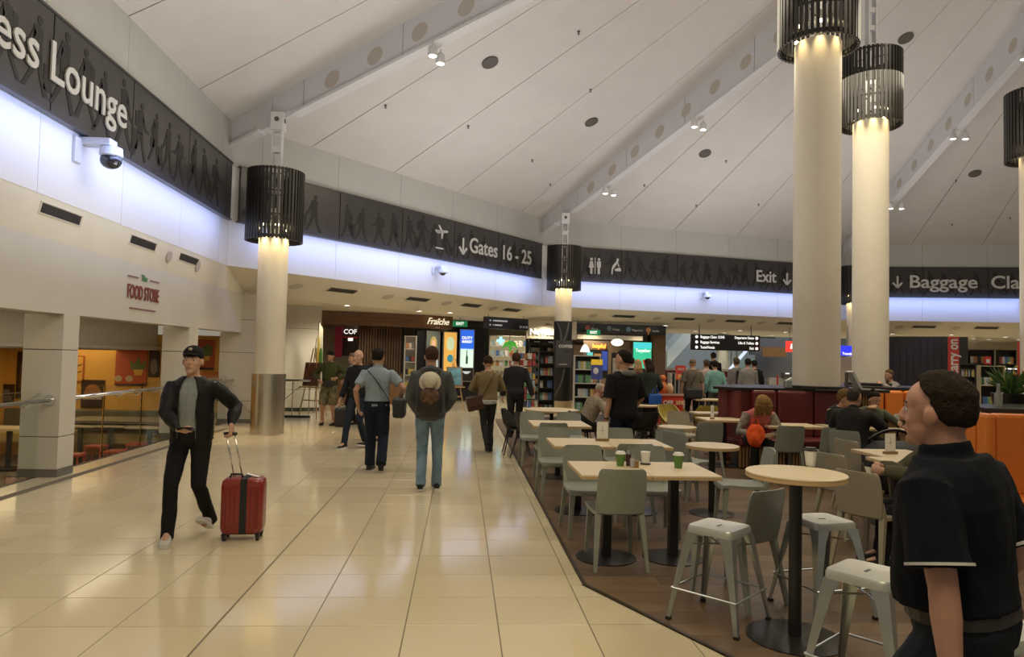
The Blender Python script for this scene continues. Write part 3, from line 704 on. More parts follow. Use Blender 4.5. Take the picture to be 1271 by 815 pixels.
def chair_parts(t, m, legm=None, arm=False):
    legm = legm or m
    # seat shell with a rolled front
    s = MB(); secs = []
    for y, z, w_ in ((.225, .425, .195), (.215, .447, .205), (.16, .453, .212), (0, .446, .21), (-.16, .446, .20), (-.215, .455, .195)):
        secs.append([(-w_, y, z), (-w_*.55, y, z-.006), (0, y, z-.009), (w_*.55, y, z-.006), (w_, y, z), (w_, y, z-.028), (0, y, z-.034), (-w_, y, z-.028)])
    obj('seat', s.loft(secs), m, t, smooth=True, auto=50)
    b = MB(); secs = []
    for z, w_, y in ((.44, .178, -.212), (.50, .190, -.222), (.60, .196, -.238), (.70, .194, -.256), (.76, .188, -.268), (.785, .178, -.273), (.795, .160, -.275)):
        pts = []
        for k in range(9): x = -w_+2*w_*k/8; pts.append((x, y-.030*(1-(x/w_)**2), z))
        for k in range(8, -1, -1): x = -w_+2*w_*k/8; pts.append((x, y-.030*(1-(x/w_)**2)-.014, z))
        secs.append(pts)
    obj('backrest', b.loft(secs), m, t, smooth=True, auto=50)
    for sx in (-1, 1):
        obj('leg', MB().loft([[(sx*(.188-a), .205-b_, .43) for a, b_ in ((0, 0), (.05, 0), (.05, .05), (0, .05))], [(sx*(.205-a), .222-b_, 0) for a, b_ in ((0, 0), (.026, 0), (.026, .026), (0, .026))]]), legm, t)
        obj('leg', MB().loft([[(sx*(.192-a), -.222+b_, .56) for a, b_ in ((0, 0), (.012, 0), (.012, .012), (0, .012))], [(sx*(.194-a), -.215+b_, .44) for a, b_ in ((0, 0), (.045, 0), (.045, .045), (0, .045))], [(sx*(.22-a), -.30+b_, 0) for a, b_ in ((0, 0), (.026, 0), (.026, .026), (0, .026))]]), legm, t)
protos = {}
def chair(kind, pos, rz, label, group=None):
    if kind not in protos:
        t = thing('cafe_chair', label, 'chair', (*pos[:2], 0), rz, group)
        if kind == 'grey': chair_parts(t, M_chair)
        elif kind == 'tan': chair_parts(t, M_chairtan)
        elif kind in ('black', 'yellow'):
            m = M_blackpl if kind == 'black' else M_yelpl; legm = M_blackpl if kind == 'black' else M_oak
            s = MB(); secs = []                          # one-piece bucket shell
            for z, w_, y0, y1 in ((.43, .15, -.10, .16), (.45, .21, -.19, .22), (.52, .235, -.235, .12), (.62, .235, -.26, -.02), (.70, .21, -.275, -.12), (.76, .17, -.28, -.19)):
                pts = []
                for k in range(13):
                    a = PI*k/12; pts.append((w_*math.cos(a), y1-(y1-y0)*math.sin(a)**.8, z))
                for k in range(12, -1, -1):
                    a = PI*k/12; pts.append(((w_-.015)*math.cos(a), y1-(y1-y0-.015)*math.sin(a)**.8, z))
                secs.append(pts)
            s.loft(secs); s.prism([(.2*math.cos(a*PI/8), .02+.2*math.sin(a*PI/8)) for a in range(16)], .425, .45)
            obj('shell', s, m, t, smooth=True, auto=50)
            for sx in (-1, 1):
                for sy in (-1, 1): obj('leg', MB().tube([(sx*.13, sy*.13, .43), (sx*.23, sy*.22, 0)], [.016, .010], 8), legm, t)
        protos[kind] = t; return t
    return dup(protos[kind], (*pos[:2], 0), rz, label, group)
def table_rect(pos, sx, sy, label, z=.74, group=None, rz=0):
    t = thing('cafe_table', label, 'table', (*pos[:2], 0), rz, group)
    obj('tabletop', MB().box((0, 0, z-.006), (sx, sy, .012)), M_top, t); obj('top_edge', MB().box((0, 0, z-.022), (sx-.002, sy-.002, .020)), M_ply, t)
    obj('pedestal', MB().box((0, 0, (z-.03)/2), (.075, .075, z-.03)), M_ped, t, bevel=.006)
    obj('base', MB().lathe([(.25, 0), (.25, .008), (.20, .014), (.05, .02)], (0, 0, 0), 32), M_base, t, smooth=True, auto=40); return t
def table_round(pos, r, label, z=.74, br=.24, group=None, rp=.035, m=None):
    t = thing('round_table', label, 'table', (*pos[:2], 0), 0, group)
    obj('tabletop', MB().lathe([(r-.004, z-.014), (r, z-.010), (r, z-.003), (r-.004, z)], (0, 0, 0), 48), m or M_top, t, smooth=True, auto=30)
    obj('top_edge', MB().lathe([(r-.006, z-.036), (r-.001, z-.034), (r-.001, z-.014)], (0, 0, 0), 48), M_ply, t, smooth=True, auto=30)
    obj('pedestal', MB().lathe([(rp, .01), (rp, z-.036)], (0, 0, 0), 20), M_ped, t, smooth=True, auto=40)
    obj('base', MB().lathe([(br, 0), (br, .006), (br*.85, .012), (rp, .02)], (0, 0, 0), 40), M_base, t, smooth=True, auto=40); return t
def stool(pos, rz, label, sh=.66):
    t = thing('metal_stool', label, 'stool', (*pos[:2], 0), rz, 'galvanised metal stools')
    hs = .155
    def rsq(h, rr, z, n=5):
        out = []
        for cx, cy, a0 in ((h-rr, h-rr, 0), (-h+rr, h-rr, 90), (-h+rr, -h+rr, 180), (h-rr, -h+rr, 270)):
            for k in range(n): a = R(a0+90*k/(n-1)); out.append((cx+rr*math.cos(a), cy+rr*math.sin(a), z))
        return out
    s = MB().loft([rsq(hs+.004, .045, sh-.045), rsq(hs+.002, .045, sh-.012), rsq(hs-.006, .04, sh), rsq(hs-.03, .03, sh-.004)])
    obj('seat', s, M_seatgalv, t, smooth=True, auto=45)
    obj('grip_slot', MB().box((0, 0, sh-.0035), (.055, .014, .003)), M_ped, t)
    for sx in (-1, 1):
        for sy in (-1, 1):
            # folded sheet leg: an L section that tapers to the foot
            def sec(c, w_, t_, z, tt=.003):
                x, y = c; return [(x, y, z), (x-sx*w_, y, z), (x-sx*w_, y-sy*tt, z), (x-sx*tt, y-sy*tt, z), (x-sx*tt, y-sy*w_, z), (x, y-sy*w_, z)]
            L = MB().loft([sec((sx*hs, sy*hs), .085, 0, sh-.045), sec((sx*(hs+.012), sy*(hs+.012)), .062, 0, sh-.12), sec((sx*(hs+.05), sy*(hs+.05)), .038, 0, sh*.4), sec((sx*(hs+.085), sy*(hs+.085)), .026, 0, .015)])
            lg = obj('leg', L, M_galv, t)
            obj('rubber_foot', MB().box((sx*(hs+.074), sy*(hs+.074), .009), (.030, .030, .018)), M_ped, lg)
            rb = MB().tube([(sx*(hs+.032), sy*(hs+.032), sh*.55), (sx*(hs+.07), sy*(hs+.07), sh*.13)], .006, 6); obj('leg_rib', rb, M_galv, lg)
    for a, b_ in (((-1, -1), (1, -1)), ((1, -1), (1, 1)), ((1, 1), (-1, 1)), ((-1, 1), (-1, -1))):
        hb = hs+.062; obj('crossbar', MB().tube([(a[0]*hb, a[1]*hb, .20), (b_[0]*hb, b_[1]*hb, .20)], .0065, 7), M_galv, t)
    for a, b_ in (((-1, -1), (1, 1)), ((1, -1), (-1, 1))):
        hb = hs+.005; obj('brace', MB().tube([(a[0]*hb, a[1]*hb, sh-.12), (b_[0]*hb, b_[1]*hb, sh-.12)], .005, 6), M_galv, t)
    return t

# ---- front row of square tables along the walkway
table_rect((1.245, 5.83), .56, .75, 'pale rectangular cafe table nearest the walkway tiles, left half of the front pair')
table_rect((1.81, 5.83), .56, .75, 'pale rectangular table with a green cup, right half of the front pair')
table_rect((1.30, 7.6), .62, .74, 'pale table in second row from the front, holding the white menu card')
table_rect((1.93, 7.6), .62, .74, 'pale table right half of the second row, behind the green cups')
table_rect((1.38, 9.75), .78, .85, 'pale table in third row from the front beside the man in the black hoodie')
chair('grey', (1.285, 5.72), 0, 'grey plastic chair with its back to the camera, tucked under the front left table')
chair('grey', (1.22, 6.62), PI, 'grey plastic chair facing the camera behind the front left table')
chair('grey', (1.86, 6.62), PI, 'grey plastic chair facing the camera behind the front right table')
chair('grey', (1.16, 8.30), PI, 'grey plastic chair facing the camera behind the menu card table, at the walkway')
chair('grey', (1.97, 8.38), PI, 'grey plastic chair behind the second row, just left of the hoodie man')
chair('grey', (1.80, 7.35), 0, 'grey plastic chair seen from behind, tucked under the second row')
chair('grey', (1.24, 9.5), 0, 'grey plastic chair seen from behind, tucked under the third row table')
chair('grey', (1.14, 10.75), PI, 'grey plastic chair behind the third row table, left one')
chair('grey', (1.72, 10.75), PI, 'grey plastic chair behind the third row table, right one')
chair('black', (.98, 12.0), R(-90), 'black shell chair left of the far round table, next to the rolling bag')
chair('black', (1.15, 11.55), R(-30), 'black shell chair in front of the far round table')
table_round((1.62, 12.35), .47, 'far round pale table beside the black clad column')
chair('black', (2.13, 12.6), R(75), 'black shell chair right of the far round table')
chair('yellow', (2.25, 13.2), R(60), 'mustard shell chair between the black clad column and the old man')
chair('black', (2.111, 11.789), R(-72), 'black chair under the seated man in the checked shirt')
# ---- small round tables
table_round((2.758, 7.513), .285, 'small round pale table in the middle, left of the grey chairs by the high table')
chair('grey', (2.63, 8.35), PI, 'grey chair facing the camera behind the small middle round table')
chair('grey', (2.819, 6.872), R(82), 'grey chair seen from behind, right of the small middle round table')
chair('grey', (1.954, 4.877), R(30), 'grey chair closest to the camera, behind the left metal stool')
table_round((3.016, 9.563), .26, 'small round pale table behind the front row, right of the hoodie man')
chair('grey', (2.818, 8.427), R(-60), 'grey chair just right of the round table behind the front row')
chair('tan', (3.681, 11.375), PI, 'grey chair facing the camera left of the long table near the mustard chairs')
table_rect((4.205, 10.967), .72, .62, 'square pale table in the middle distance left of the bowed woman')
table_rect((4.62, 12.245), .95, .5, 'pale table behind the middle square table, carrying a white card')
chair('grey', (3.529, 9.981), 0, 'grey chair with its back to the camera before the middle square table')
table_rect((6.077, 16.648), .95, .55, 'far pale table between the mustard chairs')
chair('yellow', (4.981, 13.991), 0, 'mustard shell chair in front of the far pale table, left one')
chair('yellow', (5.62, 14.648), R(20), 'mustard shell chair in front of the far pale table, right one')
chair('yellow', (4.875, 15.705), R(-60), 'mustard chair left of the far pale table by the red sale signs')
chair('yellow', (5.376, 13.261), R(70), 'timber-legged mustard chair beside the bowed woman')
table_round((4.496, 15.576), .30, 'small white round table in front of the red sale box')
chair('black', (3.896, 14.37), R(-20), 'black chair at the high table right of the hoodie man')
chair('black', (3.186, 12.013), R(15), 'slim black chair right of the hoodie man, closest one')
table_round((3.712, 14.068), .3, 'small pale round table right behind the hoodie man')
chair('yellow', (4.186, 13.747), R(190), 'timber chair before the red sale box')
# ---- high table and stools
table_round((2.05, 4.16), .292, 'high round pale bar table on a black post, in front of the booths', z=.99, br=.285, rp=.038)
stool((1.69, 4.455), R(43), 'galvanised metal stool left of the high round table', .60)
stool((2.46, 4.62), R(12), 'galvanised metal stool behind the high round table post', .61)
stool((2.06, 3.42), R(38), 'galvanised metal stool in front of the black polo man', .625)
stool((2.093, 2.609), R(10), 'galvanised metal stool behind the black polo man at the right frame edge')
# ---- right hand tables
table_rect((4.552, 7.051), .62, .62, 'pale table with a menu card left of the black polo man')
table_rect((4.323, 6.471), .56, .56, 'pale table corner just in front of the black polo man face')
chair('tan', (3.828, 6.649), R(-72), 'pale grey chair side-on, left of the menu card table')
chair('tan', (4.67, 7.793), R(-78), 'pale grey chair behind the side-on chair by the menu card table')
chair('tan', (3.446, 5.623), R(-60), 'pale grey chair in front of the menu card table, nearest to the stools')
# ---- red booth
bl, br_ = Vector((*(4.66, 10.753), 0)), Vector((*(6.631, 10.863), 0))
bu = (br_-bl).normalized(); bn = Vector((bu.y, -bu.x, 0)); BL = (br_-bl).length; brz = math.atan2(bu.y, bu.x)
bt = thing('red_booth', 'curved dark red vinyl booth bench with black counter around the tallest column', 'booth', tuple(bl), brz)
sw = [-.25, .55, 1.25, BL]
for k in range(1, 4):
    x0, x1 = [0.1, .52, 1.16, BL][k-1]+.01, [0.1, .52, 1.16, BL][k]-.01
    obj('back_cushion', MB().box(((x0+x1)/2, .40, .82), (x1-x0, .14, .76)), M_vinyl, bt, bevel=.04)
    obj('seat_cushion', MB().box(((x0+x1)/2, .10, .40), (x1-x0, .52, .11)), M_vinyl, bt, bevel=.03)
obj('seat_cushion', MB().box((-.12, .12, .40), (.42, .5, .11)), M_vinyl, bt, bevel=.03)
obj('side_panel', MB().box((-.12, .6, .63), (.06, .5, 1.1)), M_vinyl, bt, rz if False else False)
m = MB(); n_ = int((BL+.35)/.055)
for k in range(n_): obj('slat', MB().box((-.32+k*.055, -.10, .185), (.035, .02, .32)), M_batten, bt)
obj('plinth', MB().box((BL/2-.15, .1, .17), (BL+.3, .36, .34)), M_ctr, bt)
obj('back_wall', MB().box((BL/2, .62, .60), (BL+.2, .30, 1.19)), M_vinyl, bt)
obj('counter_top', MB().prism([(.35, 1.95), (-.38, .8), (-.15, .42), (BL*.6, .36), (BL+.55, .36), (BL+.75, .9), (BL+.6, 2.2)], 1.19, 1.235), M_ctr, bt)
obj('core', MB().prism([(.45, 1.85), (-.28, .82), (-.05, .72), (BL+.35, .62), (BL+.5, 2.1)], 0, 1.19), M_vinyl, bt)
obj('column_collar', MB().lathe([(.56, 1.235), (.56, 1.285), (.42, 1.29)], tuple(Vector((*(6.014, 11.509), 0)) if False else (0, 0, 0)), 40), M_ctr, None) if False else None
colp = Vector((*(6.014, 11.509), 0)); lc_ = Matrix.Rotation(-brz, 4, 'Z') @ (colp-bl)
obj('column_collar', MB().lathe([(.50, 1.235), (.50, 1.28), (.41, 1.285)], (lc_.x, lc_.y, 0), 40), M_ctr, bt)
for k in range(7): obj('timber_slat', MB().box((BL+.20+k*.045, .56-.0*k, .6), (.03, .03, 1.18)), M_batten, bt)
table_rect((4.86, 10.1), .84, .6, 'pale table in front of the dark red booth bench')
chair('grey', (4.55, 9.62), R(-4), 'left grey chair with its back to the camera at the red booth table')
chair('grey', (5.12, 9.45), R(-8), 'right grey chair with its back to the camera at the red booth table')
table_rect((5.72, 10.0), .7, .6, 'pale table where the three people sit talking at the booth')
table_rect((6.6, 9.6), .7, .6, 'pale table behind the menu card table, partly hidden')
# second booth
c4 = (9.239, 15.291)
b2 = thing('far_booth', 'far round booth with orange cushions and black counter around the second tall column', 'booth', (*c4, 0))
obj('counter_top', MB().lathe([(1.15, 1.14), (1.15, 1.19)], (0, 0, 0), 40), M_ctr, b2); obj('column_collar', MB().lathe([(.52, 1.19), (.52, 1.25), (.42, 1.26)], (0, 0, 0), 40), M_ctr, b2)
for k in range(26): a = 2*PI*k/26; obj('timber_slat', MB().box((1.05*math.cos(a), 1.05*math.sin(a), .57), (.03, .17, 1.14), rz=a), M_batten, b2)
for k in range(5): a = R(225+k*18); obj('back_cushion', MB().box((1.22*math.cos(a), 1.22*math.sin(a), .82), (.14, .36, .62), rz=a), M_orange, b2, bevel=.05)
# ---- orange booth at right
ob = thing('orange_booth', 'bright orange vinyl booth bench with timber slat base behind the black polo man', 'booth', (*(5.045, 6.411), 0), R(-10))
for k in range(3):
    x0 = [0, .11, 1.1][k]; x1 = [.10, 1.09, 2.1][k]
    obj('back_cushion', MB().box(((x0+x1)/2, .12 if k else .10, .82), (x1-x0, .16 if k else .2, .78)), M_orange, ob, bevel=.035)
    if k: obj('seat_cushion', MB().box(((x0+x1)/2, -.22, .39), (x1-x0, .56, .13)), M_orange, ob, bevel=.03)
for k in range(38): obj('slat', MB().box((.10+k*.052, -.44, .20), (.034, .02, .24)), M_batten, ob)
obj('plinth', MB().box((1.05, -.2, .16), (2.05, .44, .32)), M_ctr, ob); obj('back_wall', MB().box((1.05, .30, .6), (2.1, .2, 1.18)), M_orange, ob)
obj('counter_top', MB().prism([(.12, .24), (2.1, .18), (2.1, 1.3), (.9, 1.3), (.25, .9)], 1.215, 1.25), M_ctr, ob); obj('core', MB().box((1.3, .8, .6), (1.3, .8, 1.2)), M_ctr, ob)
# ---- things on tables
M_cupg = mat('cup_green', (.09, .19, .04), .5); M_cupw = mat('cup_white', (.72, .72, .68), .45); M_lidw = mat('lid_white', (.7, .7, .66), .4); M_lidb = mat('lid_black', (.02, .018, .018), .4)
def cup(pos, z, h, label, body, lid):
    t = thing('coffee_cup', label, 'cup', (*pos[:2], z)); k = h/.12
    obj('cup_body', MB().lathe([(.028*k, 0), (.029*k, .004*k), (.040*k, .10*k)], (0, 0, 0), 20), body, t, smooth=True, auto=40)
    obj('lid', MB().lathe([(.043*k, .098*k), (.043*k, .107*k), (.037*k, .110*k), (.034*k, .12*k), (.03*k, .118*k)], (0, 0, 0), 20), lid, t, smooth=True, auto=40); return t
cup((1.382, 5.95), .74, .125, 'green takeaway cup with white lid on the front left table', M_cupg, M_lidw)
cup((1.865, 5.878), .74, .13, 'green takeaway cup with white lid on the front right table', M_cupg, M_lidw)
t = thing('tumbler', 'white upturned cup standing on a black lid between the green cups', 'cup', (*(1.628, 6.058), .74))
obj('lid', MB().lathe([(.046, 0), (.046, .012), (.03, .014)], (0, 0, 0), 20), M_lidb, t); obj('cup_body', MB().lathe([(.030, .012), (.043, .11)], (0, 0, 0), 20), M_cupw, t, smooth=True, auto=40)
cup((2.272, 4.413), .99, .12, 'white takeaway cup with black lid on the high round table', M_cupw, M_lidb)
cup((6.085, 10.234), .74, .12, 'white cup on the table of the three people talking', M_cupw, M_cupw)
def condiment(pos, lab, c, h):
    t = thing('condiment_bottle', lab, 'bottle', (*pos, .74)); obj('bottle_body', MB().lathe([(.02, 0), (.022, .01), (.022, h*.7), (.014, h*.8)], (0, 0, 0), 14), c, t, smooth=True, auto=40); obj('cap', MB().lathe([(.016, h*.78), (.016, h)], (0, 0, 0), 12), M_galv, t)
condiment((1.453, 5.955), 'dark sauce bottle with a steel cap on the front left table', mat('sauce_dark', (.05, .02, .015), .15), .13)
condiment((1.467, 5.87), 'glass salt shaker with a steel cap beside the dark sauce bottle', mat('salt_glass', (.35, .35, .38), .2), .10)
o = obj('napkin_block', MB().box((0, 0, .03), (.05, .04, .06)), M_batten, None, bevel=.006); o.location = (*(1.495, 5.872), .74); tag(o, 'small wooden block at the joint of the front tables', 'block')
def card(pos, lab, rz=0, h=.19, w_=.125, z=.74):
    t = thing('menu_card', lab, 'menu card', (*pos, z), rz)
    obj('card_sheet', MB().box((0, 0, .02+h/2), (w_, .004, h)), mat('card_white', (.74, .74, .70), .5), t)
    obj('card_base', MB().box((0, 0, .013), (w_*1.2, .05, .026)), M_batten, t, bevel=.003)
    pr = MB(); pr.box((0, -.003, .02+h*.5), (w_*.45, .001, .004)); pr.box((0, -.003, .02+h*.55), (.003, .001, h*.5)); obj('card_print', pr, M_grey, t)
card((1.588, 7.735), 'white menu card on a wooden base, second row table')
card((1.557, 6.145), 'narrow white card standing upright at the back of the front table joint', 0, .20, .045) if False else None
card((4.446, 6.981), 'white menu card on a wooden base, table left of the black polo man', R(10))
card((3.979, 10.854), 'narrow white card on the middle distance table', 0, .2, .05)
card((6.728, 10.402), 'small white card on the table behind the menu card table', 0, .15, .09)
# handbag-like black pram bag at the table right of the trio
pb = thing('black_bag', 'large black bag with a round handle beside the three people talking', 'bag', (*(5.55, 8.633), 0))
obj('bag_body', MB().capsule([(-.25, 0, .35), (.25, 0, .35)], [(.2, .34), (.2, .34)], 16), mat('bag_black', (.010, .010, .012), .6), pb, smooth=True)
obj('handle', MB().tube([(-.35+.07*k, 0, .70+.13*math.sin(PI*k/10)) for k in range(11)], .02, 8), M_ped, pb, smooth=True)

# ================================================================ PEOPLE
_tmpc = [0]
def remesh(mb, vox, sm=2, disp=0, freq=9, seed=0):
    me = mb.mesh('tmp'); o = bpy.data.objects.new('tmp', me); C.objects.link(o)
    r = o.modifiers.new('r', 'REMESH'); r.mode = 'VOXEL'; r.voxel_size = vox; r.use_smooth_shade = True
    if sm: s = o.modifiers.new('s', 'SMOOTH'); s.iterations = sm; s.factor = .5
    dg = bpy.context.evaluated_depsgraph_get(); res = bpy.data.meshes.new_from_object(o.evaluated_get(dg)); bpy.data.objects.remove(o); bpy.data.meshes.remove(me)
    if disp:
        off = Vector((seed*3.1, seed*1.7, 0)); nm = [v.normal.copy() for v in res.vertices]
        for v, n in zip(res.vertices, nm):
            p = v.co; q = Vector((p.x*freq, p.y*freq, p.z*freq*.55))+off
            v.co = p+n*(noise.noise(q)*disp+noise.noise(q*2.3)*disp*.5)
    res.shade_smooth(); res.materials.clear(); return res
def ik(a, b, l1, l2, hint):
    a, b = Vector(a), Vector(b); d = b-a; L = min(d.length, (l1+l2)*.999); u = d.normalized(); b = a+u*L
    x = (l1*l1-l2*l2+L*L)/(2*L); h = math.sqrt(max(l1*l1-x*x, 0)); hv = Vector(hint); hv = (hv-u*hv.dot(u)).normalized()
    return a+u*x+hv*h, b
SKIN = {'light': (.50, .29, .20), 'tan': (.40, .22, .14), 'pink': (.40, .21, .155)}
TORSO = [(-.10, .085, .075, .01), (-.06, .150, .105, .0), (0, .165, .112, -.005), (.10, .150, .102, 0), (.20, .152, .105, .004), (.30, .168, .112, .004), (.38, .178, .112, .0), (.44, .172, .098, -.004), (.48, .148, .082, -.008), (.515, .098, .068, -.008), (.545, .066, .060, .000)]
def torso(mb, M, k, e, z0, z1, belly=0, open_front=None, n=20):
    secs = []
    zs = sorted(set([z0, z1]+[t[0] for t in TORSO if z0 < t[0] < z1]))
    for z in zs:
        for j in range(len(TORSO)-1):
            a, b = TORSO[j], TORSO[j+1]
            if a[0] <= z <= b[0] or (z < TORSO[0][0] and j == 0) or (z > TORSO[-1][0] and j == len(TORSO)-2):
                t = max(0, min(1, (z-a[0])/(b[0]-a[0]))); rx, ry, oy = [a[q]+(b[q]-a[q])*t for q in (1, 2, 3)]; break
        bl = belly*math.exp(-((z-.12)/.14)**2)
        ring = []
        for q in range(n):
            a_ = 2*PI*q/n; c, s = math.cos(a_), math.sin(a_)
            c2 = math.copysign(abs(c)**.85, c); s2 = math.copysign(abs(s)**.9, s)
            ring.append(M @ Vector(((rx+e)*c2*k, ((ry+e)*s2+(bl if s > 0 else 0)*max(s, 0)+oy)*k, z*k)))
        secs.append(ring)
    mb.loft(secs)
def hand(mb, W, d, up, k=1, curl=25, spread=1, thick=1, thumb_side=1):
    """palm plus five fingers; d points to the fingertips, up is the back of the hand"""
    d = Vector(d).normalized(); up = Vector(up); up = (up-d*up.dot(d)).normalized(); s = d.cross(up)*thumb_side
    W = Vector(W)
    mb.capsule([W, W+d*.045*k, W+d*.085*k], [(.026*k, .018*k), (.038*k, .016*k), (.040*k, .015*k)], 10, up=up)
    for i, (off, L) in enumerate(((.030, .068), (.010, .076), (-.010, .070), (-.029, .054))):
        p = W+d*.088*k+s*off*k; pts = [p]; dd = (d+s*off*1.2*spread).normalized(); a = R(curl*(1+i*.12))
        for j, f in enumerate((.45, .32, .23)):
            dd = (dd*math.cos(a)-up*math.sin(a)).normalized() if True else dd; pts.append(pts[-1]+dd*L*f*k)
        mb.capsule(pts, [.0092*k*thick, .0088*k*thick, .0082*k*thick, .0072*k*thick], 8)
    p = W+d*.025*k+s*.026*k; dd = (d*.75+s*.75-up*.25).normalized(); q = p+dd*.035*k; dd2 = (d*.95+s*.25-up*.3).normalized()
    mb.capsule([p, q, q+dd2*.028*k, q+dd2*.05*k], [.013*k*thick, .0115*k*thick, .0105*k*thick, .009*k*thick], 8)
def head_mesh(mb, M, k, jaw=1):
    def e(c, r, rot=None): mb.ell(M @ (Vector(c)*k), [q*k for q in r], 16, 11, M.to_3x3() @ (rot or Matrix.Identity(3)))
    e((0, -.008, .022), (.074, .094, .098)); e((0, .026, -.050), (.054*jaw, .062, .064)); e((0, .040, -.012), (.060, .050, .072)); e((0, .030, .035), (.066, .058, .062))
    e((0, .066, -.092), (.026, .024, .020)); e((0, .072, .022), (.050, .020, .014)); e((0, .083, -.058), (.026, .012, .013)); e((-.034, .062, -.028), (.020, .018, .022)); e((.034, .062, -.028), (.020, .018, .022))
    mb.capsule([M @ (Vector((0, .086, .012))*k), M @ (Vector((0, .103, -.022))*k)], [.010*k, .0145*k], 10)
    for sx in (-1, 1):
        e((sx*.012, .096, -.028), (.008, .009, .008)); e((sx*.077, -.008, -.006), (.010, .020, .030), Matrix.Rotation(sx*-.25, 3, 'Z'))
def hair_mesh(M, k, style, th=.014, seed=0):
    mb = MB(); n, m = 36, 24; c = Vector((0, -.008, .022)); rad = (.074, .094, .098); vs = []
    for j in range(m+1):
        ph = PI*j/m
        for i in range(n):
            a = 2*PI*i/n; d = Vector((math.sin(ph)*math.cos(a), math.sin(ph)*math.sin(a), math.cos(ph)))
            x, y, z = d.x, d.y, d.z
            # hairline: high at the forehead, down behind the ears to the nape
            line = .50 if y > .5 else max(-.62, .50-(.5-y)*1.25)
            if style == 'receding': line += (.16 if y > .2 and abs(x) > .2 else .06 if y > .2 else 0)
            if style == 'balding': line = (.95 if y > -.25 else -.1)
            if y > .0 and abs(x) > .62 and z < .35: line = -.05 if y < .15 else .45
            mask = max(0, min(1, (z-line)*9))
            t = th*(1.2 if z > .3 else .75)*(1+.15*noise.noise(Vector((x*5+seed, y*5, z*5))))
            if style == 'afro_up': t *= 1.1
            r = [rad[q]+(t*mask if mask > 0 else 0)-(.012*(1-mask)) for q in range(3)]
            vs.append(M @ ((c+Vector((x*r[0], y*r[1], z*r[2])))*k))
    fs = []
    for j in range(m):
        for i in range(n): fs.append((j*n+i, (j+1)*n+i, (j+1)*n+(i+1) % n, j*n+(i+1) % n))
    mb.add(vs, fs)
    return mb
def M_hair(c): return mat('hair_%02x%02x%02x' % tuple(int(q*255) for q in c), c, .75, var=.25, vs=60, bump=.5, bs=150, spec=.12)
def M_cloth(name, c, rough=.85, **kw): return mat('cloth_'+name, c, rough, bump=.18, bs=120, var=kw.pop('var', .08), vs=kw.pop('vs', 9), spec=.2, **kw)
def shoe_mb(A, yaw, pitch, k, cloth=0):
    """A: ankle in figure frame"""
    F = Matrix.Translation(A) @ Matrix.Rotation(yaw, 4, 'Z') @ Matrix.Rotation(-pitch, 4, 'X')
    mb = MB(); secs = []; zb = -.082
    for y, w_, h in ((-.072, .022, .045), (-.06, .034, .078), (-.02, .038, .100), (.03, .038, .088), (.08, .044, .062), (.13, .048, .048), (.175, .040, .038), (.200, .020, .028)):
        ring = []
        for q in range(12):
            a = 2*PI*q/12; zz = math.sin(a); ring.append(F @ (Vector((w_*math.cos(a)*(1 if zz > 0 else 1.05), y, zb+max(0, (h*(.5+.5*zz))))) * k))
        secs.append(ring)
    mb.loft(secs); 
    sole = MB(); out = []
    for y, w_ in ((-.076, .020), (-.062, .035), (-.02, .039), (.03, .039), (.08, .046), (.13, .050), (.178, .042), (.204, .018)): out.append((y, w_))
    pl = [(w_, y) for y, w_ in out]+[(-w_, y) for y, w_ in reversed(out)]
    sole.add([F @ (Vector((x, y, zb-.006))*k) for x, y in pl]+[F @ (Vector((x, y, zb+.016))*k) for x, y in pl], [tuple(reversed(range(16))), tuple(range(16, 32))]+[(i, (i+1) % 16, 16+(i+1) % 16, 16+i) for i in range(16)])
    return mb, sole
